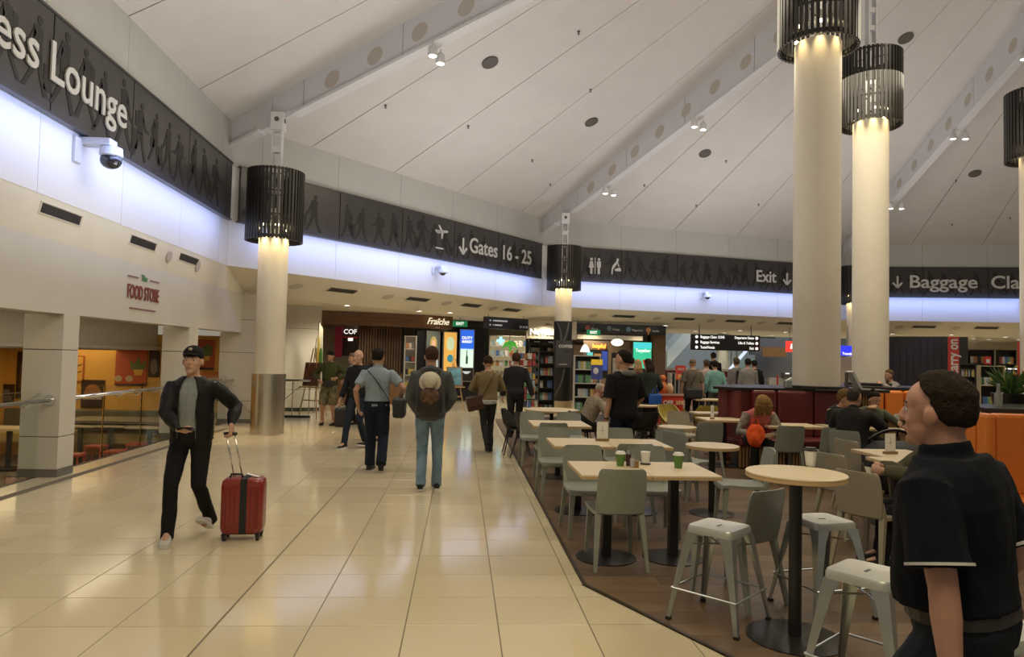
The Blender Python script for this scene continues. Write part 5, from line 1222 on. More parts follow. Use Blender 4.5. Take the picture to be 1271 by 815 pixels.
chair('tan', (*Vector((3.928, 5.488)),), R(70), 'grey chair under the seated person in the khaki jacket')
# ---- far standing people
def far(label, pos, rz, H, hair, top, legs, **kw): return person(label, pos, rz, H, vox=.014, hair=hair, top=dict(mat=top, e=.022, **kw.pop('tk', {})), legs=dict(mat=legs), **kw)
far('blonde woman in dark red coat with her back to camera at the counter', (3.83, 14.977), R(-10), 1.68, ('long', (.36, .25, .12)), M_cloth('coat_red', (.14, .016, .012)), blk)
far('dark-haired woman in dark green jacket holding a blue bag', (3.993, 14.664), R(15), 1.70, ('long', (.025, .015, .012)), M_cloth('jacket_darkgreen', (.022, .030, .024)), blk, wrists=((.24, .18, .95), (-.2, .2, 1.0)))
far('dark-haired person behind the hood of the standing man', (4.176, 16.959), R(0), 1.74, ('short', (.012, .01, .008)), blk, navy)
t = thing('blue_bag', 'bright blue carrier bag held by the woman in dark green jacket', 'bag', (*(4.019, 14.261), 0)); obj('bag_body', MB().box((0, 0, .78), (.26, .14, .34)), M_cloth('bag_blue', (.02, .08, .34)), t, bevel=.04); obj('handle', MB().tube([(-.07, 0, .94), (-.04, 0, 1.06), (.04, 0, 1.06), (.07, 0, .94)], .01, 6), M_cloth('bag_blue', (.02, .08, .34)), t)
r_, J = far('man in brown shirt with black shoulder bag walking away past the sale signs', (5.609, 16.655), R(-8), 1.74, ('balding', (.16, .12, .09)), M_cloth('shirt_brown', (.115, .095, .075)), blk, tk=dict(sleeve='short', slen=.8), skin='tan', fat=1.04)
strap(J['T'], [(.10, -.10, .47), (.0, -.14, .30), (-.10, -.14, .05)], r_, blk, .018, 'bag_strap'); obj('hip_bag', MB().box(J['T'](.0, -.18, -.06), (.42, .13, .26)), mat('bag_black', (.010, .010, .012), .6), r_, bevel=.05)
far('person in teal shirt and grey trousers walking away near the red counter', (6.517, 17.594), R(-5), 1.70, ('short', (.012, .01, .008)), M_cloth('teal', (.14, .28, .26)), M_cloth('trouser_grey', (.11, .11, .10)))
far('person in pale pink shirt just left of the person in teal', (6.556, 18.293), R(5), 1.72, ('short', (.07, .05, .035)), M_cloth('pale_pink', (.36, .28, .26)), jean)
far('dark-haired man farther off above the person in teal', (8.994, 24.44), R(0), 2.0, ('short', (.012, .01, .008)), blk, navy)
r_, J = far('man in grey sweatshirt with black backpack walking away by the white column', (7.703, 19.114), R(3), 1.80, ('short', (.08, .055, .035)), M_cloth('sweat_grey', (.20, .18, .17)), charc)
obj('backpack', MB().box(J['T'](.04, -.22, .22), (.30, .2, .48)), mat('bag_black', (.010, .010, .012), .6), r_, bevel=.07)
far('man in light grey sweatshirt right of the black backpack', (7.854, 18.702), R(-6), 1.78, ('short', (.012, .01, .008)), M_cloth('sweat_light', (.22, .21, .20)), charc)
far('dark-haired person half hidden behind the two grey sweatshirts', (8.783, 20.441), R(0), 1.74, ('short', (.012, .01, .008)), blk, navy)
seated('man in grey jacket sitting at the counter of the far booth, hands together', (9.637, 14.962), R(95), 12, vox=.014, z=.25, wr=((.1, .40, 1.0), (-.1, .40, 1.0)), H=1.75, hair=('short', (.10, .06, .03)), top=dict(mat=M_cloth('sweat_grey', (.20, .18, .17)), e=.02), legs=dict(mat=blk), skin='tan', face=True)
# ---- lower floor people behind the glass
for lab, px, py, X_, hc, tc in (('grey-haired person on the lower floor at the base of the first pillar', 15, 585, -6.1, (.25, .20, .14), charc), ('white-haired person on the lower floor behind the glass balustrade', 106, 576, -6.9, (.36, .33, .29), M_cloth('sweat_grey', (.20, .18, .17))), ('dark-haired person on the lower floor behind the glass balustrade', 133, 566, -7.2, (.02, .015, .012), navy)):
    q = {15: (-6.1, 10.157, -0.103), 106: (-6.9, 13.632, -0.481), 133: (-7.2, 15.058, -0.534)}[px]
    far(lab, (q[0], q[1]), R(200), 1.70, ('short', hc), tc, blk, z=q[2]-1.66)

# ---- foreground man in black polo
fg = (1.544, 2.077)
FR = R(30)
r_, J = person('large man in black polo shirt with short dark hair walking left, closest to camera', fg, FR, 1.68, 'pink', .006, pelvis=(0, -.02, .875), lean=4, twist=0, side=-3, head=(4, 4), feet=((.10, -.22, .12), (-.10, .20, .088)), foot_pitch=(-15, 0),
    wrists=((.08, .06, .88), (-.27, -.10, .78)), elbow_hint=((.8, -1, -.3), (-.2, -1, 0)), hair=('receding', (.018, .012, .008)), hth=.011, face=True, fat=1.12, belly=.07,
    top=dict(mat=M_cloth('polo_black', (.0025, .004, .009), .9), name='polo_shirt', sleeve='short', slen=.80, e=.034, hem=.065, collar=1, trim=mat('stripe_white', (.5, .5, .5), .6)), legs=dict(mat=M_cloth('denim_dark2', (.012, .017, .026)), e=.022, name='jeans', belt=mat('belt_brown', (.018, .014, .011), .5), waist=.075))

# ================================================================ SHOPS AND BACKGROUND
M_wood = mat('dark_timber', (.16, .075, .032), .45, var=.25, vs=3, stretch=(1, 1, 8)); M_wood2 = mat('dark_timber_slat', (.15, .085, .045), .5, var=.2, vs=3)
M_shopwall = mat('shop_wall_beige', (.30, .26, .19), .6); M_blackwall = mat('black_gloss_wall', (.012, .012, .014), .25)
M_lit = mat('lit_white', (.9, .9, .9), .5, emit=.9, ecol=(1, .98, .92)); M_warmlit = mat('lit_warm', (1, .7, .3), .5, emit=2.5, ecol=(1, .62, .22))
M_redp = mat('sign_bright_red', (.50, .035, .02), .45); M_counter = mat('counter_crimson', (.22, .015, .025), .4)
def seg(a, b, z0, z1, t=.12):
    """wall box whose camera-facing side runs from plan point a to b"""
    a, b = Vector((*a, 0)), Vector((*b, 0)); u = (b-a).normalized(); n = Vector((-u.y, u.x, 0))*t
    return MB().slab([(a.x, a.y, z0), (b.x, b.y, z0), (b.x, b.y, z1), (a.x, a.y, z1)], n)
def ang(a, b): return math.atan2(b[1]-a[1], b[0]-a[0])
def board(name, lab, cat, a, b, z0, z1, m, t=.06, group=None, kind=None):
    """flat object standing between two plan points; local x runs along it, y goes back"""
    L = math.hypot(b[0]-a[0], b[1]-a[1]); r = thing(name, lab, cat, (a[0], a[1], z0), ang(a, b), group) if lab else setting(name, (a[0], a[1], z0))
    if not lab: r.rotation_euler = (0, 0, ang(a, b))
    if m: obj('panel', MB().box((L/2, t/2, (z1-z0)/2), (L, t, z1-z0)), m, r)
    return r, L, z1-z0
def flat(parent, name, x0, x1, z0, z1, m, y=-.006, t=.01): return obj(name, MB().box(((x0+x1)/2, y, (z0+z1)/2), (x1-x0, t, z1-z0)), m, parent)
def poly_flat(parent, name, pts, m, y=-.02, t=.008): return obj(name, MB().slab([(x, y, z) for x, z in pts], (0, t, 0)), m, parent)
def ell_pts(cx, cz, rx, rz, n=16): return [(cx+rx*math.cos(2*PI*k/n), cz+rz*math.sin(2*PI*k/n)) for k in range(n)]
def wtext(parent, s, x, z, size, m, y=-.02, **kw): return text(s, size, m, plane_M((x, y, z), (1, 0, 0)), parent, **kw)
# -- back drop walls
wb = setting('wall_back'); obj('wall_panel', seg((-9.5, 31), (6.3, 31), 0, ZC+.1), M_shopwall, wb)
wl2 = setting('wall_concourse'); obj('wall_panel', seg((12.012, 45.294), (28.102, 44.141), 0, 7, .2), mat('hall_blue_grey', (.22, .25, .27), .6), wl2)
obj('wall_panel', seg((22.561, 36.511), (31.324, 30.866), 0, ZC+.1), mat('store_cream', (.42, .36, .27), .6), wl2)
area('hall_light', (15, 39, 6), (0, 0, 0), 8, 6, 500, (.85, .93, 1))
# -- wall right of the first column, with balustrade and easel
wr_ = setting('wall_cafe_side'); A, B = (-5.141, 19.734), (-3.958, 20.151)
for z0, z1 in ((.1, .60), (.61, 2.30), (2.31, ZC)): obj('cladding_panel', seg(A, B, z0, z1, .1), M_fascia, wr_)
obj('groove', seg((A[0], A[1]+.01), (B[0], B[1]+.01), 0, ZC, .1), M_joint, wr_)
t = thing('glass_balustrade', 'short glass balustrade with wide chrome handrail right of the first column', 'balustrade', (*(-4.608, 17.99), 0)); Lx = .82
obj('glass_pane', MB().box((Lx/2, 0, .45), (Lx, .015, .85)), M_glass, t); obj('handrail', MB().box((Lx/2, 0, .93), (Lx+.1, .12, .06)), M_chrome, t, bevel=.02)
for x_ in (.02, Lx/2, Lx): obj('post', MB().tube([(x_, .03, 0), (x_, .03, .9)], .014, 8), M_chrome, t)
obj('sloping_rail', MB().tube([(-.05, .1, .25), (Lx*.7, .1, .75)], .02, 8), M_chrome, t)
obj('base_rail', MB().box((Lx/2, 0, .03), (Lx+.1, .05, .06)), M_base, t)
def easel(lab, pos, rz, h, pic, lab2=None, pm=None):
    t = thing('easel', lab, 'easel', (*pos, 0), rz)
    for x_ in (-.28, .28): obj('leg', MB().tube([(x_, -.05, 0), (x_*.15, .15, h)], .016, 6), M_oak, t)
    obj('leg', MB().tube([(0, .7, 0), (0, .16, h*.92)], .016, 6), M_oak, t); obj('mast', MB().tube([(0, .03, h*.4), (0, .2, h*1.15)], .013, 6), M_oak, t)
    obj('ledge', MB().box((0, -.0, h*.44), (.62, .07, .03)), M_oak, t); obj('crossbar', MB().box((0, .08, h*.25), (.5, .02, .03)), M_oak, t)
    p = thing('picture', lab2, 'picture', (*pos, 0), rz); fr = obj('frame', MB().box((0, .0, .3), (.5, .03, .6)), M_wood, p); fr.rotation_euler = (R(-10), 0, 0); fr.location = (0, .02, h*.455)
    cv = obj('canvas', MB().box((0, -.018, .3), (.42, .006, .52)), pm, p); cv.rotation_euler = (R(-10), 0, 0); cv.location = (0, .02, h*.455)
easel('wooden display easel beside the man in camouflage shorts', (-3.76, 17.929), R(-28), 1.75, None, 'dark brown framed picture on the left wooden easel', mat('canvas_brown', (.09, .035, .018), .5, var=.7, vs=5))
easel('wooden easel standing right of the backpack man by the lit posters', (-0.155, 21.584), R(20), 1.55, None, 'small blue-green picture on the right wooden easel', mat('canvas_blue', (.06, .16, .20), .5, var=.7, vs=5))
t = thing('banner', 'tall narrow white, yellow and green banner behind the left easel', 'banner', (*(-3.819, 19.338), 0)); obj('fabric', MB().slab([(-.09, 0, .6), (.1, 0, .6), (.06, 0, 2.3), (-.04, 0, 2.45)], (0, .02, 0)), mat('banner_white', (.55, .52, .42), .6), t)
obj('yellow_patch', MB().slab([(-.09, -.01, .9), (-.02, -.01, .9), (-.01, -.01, 2.0), (-.05, -.01, 2.1)], (0, .008, 0)), mat('banner_yellow', (.45, .32, .03), .6), t); obj('green_patch', MB().ell((.03, -.01, 1.5), (.05, .01, .28)), mat('banner_green', (.06, .16, .03), .6), t); obj('pole', MB().tube([(-.1, .02, 0), (-.05, .02, 2.5)], .012, 6), M_chrome, t)
# -- timber cafe
pts = [(-4.367, 21.986), (-3.338, 22.314), (-2.232, 22.535), (-1.237, 22.966), (-0.306, 23.702)]
cf = setting('wall_timber_cafe')
for q in range(4):
    for z0, z1 in ((2.53, 2.66), (2.665, 2.80), (2.805, 2.94)): obj('board', seg(pts[q], pts[q+1], z0, z1, .25), M_wood, cf)
rr = ((-4.367, 21.986), (-4.921, 25.939)); obj('return_board', seg(rr[1], rr[0], 2.53, 2.94, .1), M_wood, cf)
obj('back_wall', seg((-5.097, 25.951), (-0.82, 26.347), 0, ZC), M_shopwall, cf)
obj('ceiling_panel', MB().slab([(*pts[0], 2.9), (*pts[2], 2.9), (*pts[4], 2.9), (*(-0.814, 26.146), 2.9), (*(-5.097, 25.951), 2.9)], (0, 0, .04)), M_wood, cf)
a, b = (-3.647, 24.944), (-2.073, 25.233)
for q in range(17):
    p = (a[0]+(b[0]-a[0])*q/17, a[1]+(b[1]-a[1])*q/17); obj('timber_slat', MB().box((p[0], p[1], 1.35), (.065, .08, 2.6)), M_wood2, cf)
obj('slat_backing', seg((a[0], a[1]+.1), (b[0], b[1]+.1), 0, 2.7), M_dark, cf)
sg = thing('cafe_sign', 'cream script lettering on the timber canopy of the cafe', 'sign', (*(-0.824, 23.086), 2.72), ang(pts[3], pts[4]))
text('Fraîche', .30, mat('letter_cream', (.75, .68, .5), .5, emit=.8, ecol=(1, .9, .65)), plane_M((0, -.06, .02), (1, 0, 0), (0, 0, 1)), sg, bold=.002, depth=.02, shear=.4); text('bakery', .06, M_letter, plane_M((0, -.06, -.17), (1, 0, 0)), sg)
spot('sign_spot', (*(-0.804, 22.533), 2.93), 12, (1, .8, .5), 80)
board('banner', 'magenta vertical banner at the left side of the timber cafe', 'banner', (-4.149, 23.375), (-3.911, 23.358), 1.5, 2.52, mat('magenta', (.30, .015, .06), .5), .02)[0]
r_, L, Hh = board('coffee_sign', 'dark cafe sign with white letters reading COF', 'sign', (-3.945, 23.561), (-3.413, 23.523), 1.55, 2.55, mat('sign_dark', (.02, .012, .012), .4), .03); wtext(r_, 'COF', L/2, Hh-.2, .22, M_lit, bold=.002); flat(r_, 'screen', .2, .36, .5, .6, M_lit); flat(r_, 'light_patch', .02, L-.02, Hh-.4, Hh-.36, M_redp)
r_, L, Hh = board('counter', 'timber cafe counter behind the walking men', 'counter', (-4.393, 23.292), (-1.932, 23.517), 0, 1.0, M_wood, .5); obj('worktop', MB().box((L/2, .25, 1.02), (L+.06, .6, .04)), M_ctr, r_)
def shelf_unit(lab, a, b, z1, n, m, depth=.35, z0=.0, side=None, back=None):
    r_, L, Hh = board('shelf_unit', lab, 'shelf', a, b, z0, z1, None)
    obj('back_panel', MB().box((L/2, depth, Hh/2), (L, .03, Hh)), back or m, r_)
    for x_ in (.015, L-.015): obj('side_panel', MB().box((x_, depth/2, Hh/2), (.03, depth, Hh)), side or m, r_)
    for q in range(n+1): obj('shelf', MB().box((L/2, depth/2, .04+(Hh-.06)*q/n), (L-.06, depth, .025)), m, r_)
    return r_, L, Hh
COLS = [(.5, .45, .4), (.35, .05, .04), (.06, .12, .3), (.45, .35, .08), (.1, .25, .12), (.5, .5, .5), (.03, .03, .04), (.4, .18, .08), (.25, .35, .4)]
PM = [mat('print_%d' % q, c, .4, var=.5, vs=30) for q, c in enumerate(COLS)]
rnd = random.Random(5); magm = {}
def goods(parent, L, Hh, n, per, lab, name, cat, group, wd=.19, hh=.24, depth=.35, tilt=12, fill=.95):
    """countable goods standing on the shelves of a unit; each its own object"""
    M0 = Matrix.Translation(parent.location) @ Matrix.Rotation(parent.rotation_euler.z, 4, 'Z')
    for q in range(n):
        z = .053+(Hh-.06)*q/n
        for j in range(per):
            if rnd.random() > fill: continue
            ci = rnd.randrange(len(PM)); key = (name, ci, round(wd, 3), round(hh, 3))
            if key not in magm: me = MB().box((0, 0, hh/2), (wd, .025, hh)).mesh(name); me.materials.append(PM[ci]); magm[key] = me
            o = bpy.data.objects.new(name, magm[key]); C.objects.link(o); o.location = M0 @ Vector((.06+(L-.12)*(j+.5)/per, depth*.4, z)); o.rotation_euler = (R(-tilt), 0, parent.rotation_euler.z); tag(o, lab, cat, group)
r_, L, Hh = shelf_unit('white shelf of packaged goods inside the timber cafe', (-1.951, 24.422), (-1.541, 24.492), 2.3, 5, mat('shelf_white', (.5, .48, .44), .5), .3); goods(r_, L, Hh, 5, 3, 'packaged good on the white shelf inside the timber cafe', 'package', 'package', 'packages on the white cafe shelf', .10, .2, .3, 0)
# black wall with lit posters
bw = setting('wall_black'); obj('wall_panel', seg((-1.56, 24.795), (-0.358, 25.511), 0, 2.5), M_blackwall, bw); obj('wall_panel', seg((-0.478, 25.721), (1.013, 26.216), 0, 2.88), M_blackwall, bw); obj('upper_panel', seg((-0.48, 25.821), (1.017, 26.316), 2.85, ZC+.02), M_dark, bw)
def poster(lab, x0, x1, d, z0, z1, base, e=1.0, ecol=None):
    a, b = x0, x1; r_, L, Hh = board('lit_poster', lab, 'poster', a, b, z0, z1, mat('poster_frame', (.35, .35, .36), .35, .7), .05); return r_, L, Hh
def emat(n, c, e): return mat(n, c, .5, emit=e, ecol=c)
r_, L, Hh = poster('lit poster with a blonde figure in a pale top on the black wall', (-1.226, 24.871), (-0.754, 25.138), 0, .95, 2.5, None)
flat(r_, 'poster_ground', .03, L-.03, .03, Hh-.03, emat('lit_grey', (.10, .11, .09), .5), -.01); poly_flat(r_, 'hair_shape', ell_pts(L/2, Hh*.72, L*.24, Hh*.16), emat('lit_gold', (.35, .25, .08), .7), -.022); poly_flat(r_, 'face_shape', ell_pts(L/2, Hh*.71, L*.13, Hh*.09), emat('lit_skin', (.5, .3, .2), .8), -.03); poly_flat(r_, 'top_shape', [(L*.12, .06), (L*.88, .06), (L*.8, Hh*.5), (L*.5, Hh*.58), (L*.2, Hh*.5)], emat('lit_pale', (.45, .5, .5), .8), -.026)
r_, L, Hh = poster('lit orange poster with teal shapes on the black wall', (-0.637, 25.03), (-0.153, 25.296), 0, .95, 2.5, None)
flat(r_, 'poster_ground', .03, L-.03, .03, Hh-.03, emat('lit_orange', (.55, .30, .06), 1.1), -.01); poly_flat(r_, 'teal_shape', ell_pts(L*.5, Hh*.38, L*.22, Hh*.09), emat('lit_teal', (.03, .20, .25), .8), -.022); poly_flat(r_, 'pale_shape', ell_pts(L*.5, Hh*.72, L*.28, Hh*.16), emat('lit_mint', (.45, .55, .35), .9), -.022)
r_, L, Hh = poster('tall blue lit poster with a white bottle panel on the black wall', (-0.067, 25.591), (0.478, 25.752), 0, .70, 2.62, None)
flat(r_, 'blue_ground', .03, L-.03, Hh*.62, Hh-.03, emat('lit_blue', (.02, .10, .55), 1.3), -.01); flat(r_, 'white_panel', .04, L-.04, Hh*.27, Hh*.63, emat('lit_mintwhite', (.6, .8, .7), .95), -.01); flat(r_, 'dark_ground', .03, L-.03, .03, Hh*.26, mat('poster_dark', (.02, .02, .02), .4), -.01)
wtext(r_, 'DUTY', L/2, Hh*.83, .15, M_lit, bold=.005); wtext(r_, 'MARKET', L/2, Hh*.76, .12, M_lit, bold=.005, squeeze=.85)
poly_flat(r_, 'bottle_shape', [(L*.42, Hh*.34), (L*.58, Hh*.34), (L*.58, Hh*.46), (L*.53, Hh*.52), (L*.53, Hh*.60), (L*.47, Hh*.60), (L*.47, Hh*.52), (L*.42, Hh*.46)], emat('lit_bottle', (.05, .12, .08), .5), -.022)
poly_flat(r_, 'fan_shape', [(L*.2, Hh*.2), (L*.8, Hh*.2), (L*.6, Hh*.15), (L*.4, Hh*.15)], emat('lit_pale', (.45, .5, .5), .8), -.022)
def exit_sign(lab, pos, z, w_=.5): 
    t = thing('exit_sign', lab, 'sign', (*pos, z)); obj('sign_box', MB().box((0, 0, 0), (w_, .05, .2)), emat('exit_green', (.01, .16, .06), .8), t); obj('rod', MB().tube([(0, 0, .1), (0, 0, ZC-z+.03)], .01, 5), M_grey, t); text('EXIT', .13, M_lit, plane_M((0, -.035, 0), (1, 0, 0)), t, bold=.004)
exit_sign('green exit sign hanging above the blue lit poster', (-0.062, 23.684), 2.72)
exit_sign('green and white exit sign before the black header with round icons', (4.787, 25.243), 2.60)
# hanging directional sign
r_, L, Hh = board('hanging_sign', 'black hanging direction sign left of the news shop lettering', 'sign', (0.76, 22.321), (2.219, 23.32), 2.54, 2.92, M_blackwall, .14)
for x_, z_, w_ in ((.12, .26, .06), (.25, .26, .04), (.55, .26, .52), (.12, .12, .06), (.25, .12, .04), (.45, .12, .3)): flat(r_, 'white_line', x_-w_/2+.05, x_+w_/2+.05, z_-.025, z_+.025, M_letter, -.008)
wtext(r_, '22 24 25', L-.22, .10, .10, M_letter)
for x_ in (.15, L-.15): obj('rod', MB().tube([(x_, .07, Hh), (x_, .07, Hh+.10)], .012, 5), M_grey, r_)
# opening of the shop between black wall and sign, pharmacy goods
r_, L, Hh = shelf_unit('brightly lit shelf of goods seen past the man in the suit', (1.122, 28.215), (2.707, 28.101), 2.5, 6, mat('shelf_white', (.5, .48, .44), .5), .35, back=mat('shelf_lit_back', (.6, .5, .3), .5, emit=.35)); goods(r_, L, Hh, 6, 8, 'boxed good on the brightly lit shelf past the man in the suit', 'package', 'package', 'boxes on the bright shelf', .13, .22, .35, 0)
t = thing('leaf_display', 'bright green leaf-shaped display above the suit man head', 'display', (*(1.746, 25.461), 1.95)); obj('leaf', MB().slab([(0, 0, .3), (.22, 0, .22), (.32, 0, 0), (.12, 0, .1), (.04, 0, -.2), (-.04, 0, .1), (-.28, 0, -.02), (-.18, 0, .2)], (0, .03, 0)), emat('leaf_green', (.06, .35, .04), .7), t); obj('rod', MB().tube([(0, .02, .25), (0, .02, 1.03)], .01, 5), M_grey, t)
t = thing('cross_sign', 'small pale blue lit cross sign beside the green leaf display', 'sign', (*(1.48, 26.483), 2.25)); obj('cross', MB().box((0, 0, 0), (.30, .04, .1)).box((0, 0, 0), (.1, .04, .3)), emat('lit_cyan', (.3, .75, .85), 1.5), t); obj('rod', MB().tube([(0, 0, .1), (0, 0, .7)], .01, 5), M_grey, t)
# news shop
r_, L, Hh = board('news_sign', 'cream fascia with white lettering over the magazine shelves', 'sign', (2.314, 24.919), (4.124, 24.989), 2.32, 2.97, mat('fascia_news', (.42, .38, .29), .5), .12)
text('NewsLink', .31, M_lit, plane_M((.10, -.04, .24), (1, 0, 0)), r_, bold=.002, depth=.04, align='LEFT', squeeze=.95); poly_flat(r_, 'emblem', [(.62, .48), (.72, .56), (.84, .54), (.94, .47), (.8, .5), (.7, .49)], M_wood)
nw = setting('wall_news'); obj('wall_panel', seg((2.514, 27.413), (4.406, 27.277), 0, 2.6), M_dark, nw); obj('header_panel', seg((2.429, 25.211), (4.085, 25.293), 2.14, 2.32, .1), M_blackwall, nw)
for q in range(3): wtext(nw, ['books', 'news', 'media'][q], (2.429, 25.211)[0]+.3+q*.5, 2.22, .09, M_letter, y=(2.429, 25.211)[1]-.02)
for n_, (x0, x1) in enumerate(((657, 671), (673, 690))):
    r_, L, Hh = shelf_unit('tall dark news shop shelf of magazines, ' + ['left one', 'right one'][n_], ((2.623, 26.903), (3.118, 26.868))[n_], ((3.056, 26.872), (3.645, 26.83))[n_], 2.15, 7, M_dark, .35); goods(r_, L, Hh, 7, 3, 'magazine facing out on a tall dark news shop shelf', 'magazine', 'magazine', 'magazines on the tall dark shelves', .12, .18)
r_, L, Hh = shelf_unit('magazine rack with five full shelves left of the black clad column', (2.274, 20.406), (2.744, 20.373), 1.85, 5, M_dark, .4); goods(r_, L, Hh, 5, 5, 'magazine on the rack left of the black clad column', 'magazine', 'magazine', 'magazines left of the column', .085, .22, .4, 18)
r_, L, Hh = shelf_unit('book shelf with white and coloured books right of the black clad column', (3.469, 21.324), (4.283, 21.266), 1.75, 4, mat('shelf_white', (.5, .48, .44), .5), .4, back=M_dark); goods(r_, L, Hh, 4, 9, 'paperback on the shelf right of the black clad column', 'book', 'book', 'books right of the column', .075, .25, .4, 8)
for n_, x_ in enumerate((647, 659)):
    p = ((1.599, 19.953), (1.904, 19.53))[n_]; t = thing('card_spinner', 'wire spinner rack full of cards, ' + ['further left one', 'one nearer the column'][n_], 'rack', (*p, 0)); obj('pole', MB().tube([(0, 0, 0), (0, 0, 1.85)], .02, 8), M_grey, t); obj('base', MB().lathe([(.22, 0), (.22, .03), (.03, .05)], (0, 0, 0), 16), M_grey, t)
    for lv in range(8):
        for a_ in range(8): aa = a_*PI/4; obj('card', MB().box((.17*math.cos(aa), .17*math.sin(aa), .35+lv*.19), (.012, .11, .16), rz=aa), PM[rnd.randrange(9)], t)
t = thing('shop_lamp', 'white bell lamp standing on the book shelf right of the column', 'lamp', (*(3.807, 21.4), 1.80)); obj('shade', MB().lathe([(.04, .28), (.10, .20), (.16, .05), (.14, .05)], (0, 0, 0), 16), M_lit, t); obj('stem', MB().tube([(0, 0, -.05), (0, 0, .1)], .02, 6), M_grey, t)
t = thing('price_sign', 'yellow price sign with blue panel beside the book shelf', 'sign', (*(4.024, 20.582), 1.05)); obj('yellow_panel', MB().box((0, 0, .5), (.34, .02, .16)), emat('price_yellow', (.65, .42, .03), .4), t); obj('blue_panel', MB().box((0, .01, .2), (.34, .02, .42)), mat('price_blue', (.06, .08, .3), .5), t); obj('white_mark', MB().ell((-.03, -.01, .24), (.08, .01, .1)), M_letter, t); obj('pole', MB().tube([(0, .02, -1.05), (0, .02, .4)], .012, 6), M_grey, t)
# black header with round icons and the brown shop front under it
a, b = (3.749, 25.418), (7.739, 26.135); r_, L, Hh = board('shop_header', 'long black header sign with four round coloured icons', 'sign', a, b, 2.62, 2.96, M_blackwall, .15)
for q, (f, c, s) in enumerate(((.22, (.30, .06, .04), 'News'), (.43, (.12, .15, .22), 'Media'), (.62, (.10, .22, .30), 'Magazines'), (.82, (.45, .22, .08), 'Snacks'))):
    poly_flat(r_, 'round_icon', ell_pts(L*f, .16, .10, .10), mat('icon_%d' % q, c, .5), -.02); wtext(r_, s, L*f+.14, .13, .11, M_letter, align='LEFT')
poly_flat(r_, 'icon_tip', [(L*.82-.05, .08), (L*.82+.05, .08), (L*.82, -.06)], mat('icon_3', (.45, .22, .08), .5))
bs = setting('wall_brown_shop'); obj('wall_panel', seg((4.358, 27.782), (8.438, 28.493), 0, ZC), mat('shop_brown', (.085, .045, .022), .5), bs); obj('end_panel', seg((7.367, 26.362), (7.856, 26.528), 0, 2.62, .8), M_wood2, bs); obj('end_panel', seg((7.143, 26.579), (7.419, 26.66), 0, 2.62, .3), M_dark, bs)
obj('light_band', seg((4.549, 27.367), (7.742, 27.941), 2.42, 2.60, .05), mat('shop_cream', (.50, .44, .32), .5, emit=.25), bs)
r_, L, Hh = board('shop_opening', 'beige shop front with lit shelves behind the hoodie man', 'shop front', (4.732, 26.953), (6.638, 27.217), 0, 2.35, mat('shop_beige', (.22, .16, .10), .5), .1)
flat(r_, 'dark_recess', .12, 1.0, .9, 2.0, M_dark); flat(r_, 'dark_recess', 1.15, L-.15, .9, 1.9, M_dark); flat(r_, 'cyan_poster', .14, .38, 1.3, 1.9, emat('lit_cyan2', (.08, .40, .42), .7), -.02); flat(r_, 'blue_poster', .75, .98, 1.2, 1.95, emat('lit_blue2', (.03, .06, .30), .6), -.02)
for q in range(5): flat(r_, 'amber_shelf', .42, .72, 1.05+q*.18, 1.13+q*.18, emat('lit_amber', (.30, .14, .03), .6), -.02)
flat(r_, 'metal_shutter', 1.2, L-.2, .95, 1.7, mat('shutter', (.30, .29, .26), .4), -.02); wtext(r_, 'hopful', .62, 2.14, .22, emat('neon_orange', (1, .30, .04), 2.2), bold=.006, y=-.05)
t = thing('lit_oval_sign', 'bright white oval lit sign behind the hoodie man', 'sign', (*(5.82, 25.871), 2.28)); obj('lamp_face', MB().slab([(x, 0, z) for x, z in ell_pts(0, 0, .23, .14, 20)], (0, .06, 0)), M_lit, t); obj('rod', MB().tube([(0, .03, .1), (0, .03, .70)], .01, 5), M_grey, t)
t = thing('digital_screen', 'turquoise and green digital screen on the brown shop wall', 'screen', (*(6.519, 26.222), 1.32), ang((6.519, 26.222), (7.364, 26.463))); L = .78
obj('screen_case', MB().box((L/2, .04, .5), (L+.04, .06, 1.06)), M_dark, t); obj('screen_face', MB().box((L/2, 0, .5), (L, .02, 1.0)), emat('screen_green', (.04, .50, .28), .9), t); obj('cyan_band', MB().box((L/2, -.012, .87), (L, .01, .22)), emat('screen_cyan', (.06, .55, .60), 1), t)
text('Together', .17, M_lit, plane_M((L*.52, -.025, .68), (1, 0, 0)), t, bold=.003); obj('red_shape', MB().slab([(x, -.02, z) for x, z in ((L*.5, .32), (L*.95, .40), (L*.95, .22), (L*.62, .05))], (0, .008, 0)), emat('screen_red', (.5, .03, .02), .8), t)
# red sale signs and clearance display
t = thing('sale_sign', 'red square sale sign on a pole above the clothes rack', 'sign', (*(5.942, 18.638), 0)); obj('pole', MB().tube([(0, .02, 0), (0, .02, 1.5)], .012, 6), M_grey, t); obj('red_panel', MB().box((0, 0, 1.42), (.28, .02, .20)), M_redp, t); obj('orange_panel', MB().box((.02, 0, 1.22), (.30, .02, .16)), mat('sale_orange', (.60, .12, .03), .5), t)
text('SALE', .09, M_letter, plane_M((0, -.015, 1.42), (1, 0, 0)), t); text('EEE', .12, mat('sale_pale', (.7, .45, .25), .5), plane_M((.02, -.015, 1.22), (1, 0, 0)), t, bold=.004)
t = thing('sale_bin', 'red and white sale bin lettered OFF beside the blue bag woman', 'bin', (*(4.304, 15.143), 0), R(4))
obj('bin_body', MB().box((.30, .25, .58), (.60, .5, .62)), M_redp, t); obj('bin_base', MB().box((.30, .25, .14), (.60, .5, .27)), mat('bin_pale', (.45, .28, .22), .5), t); obj('rim', MB().box((.30, -.01, .90), (.62, .02, .05)), mat('bin_pale', (.45, .28, .22), .5), t)
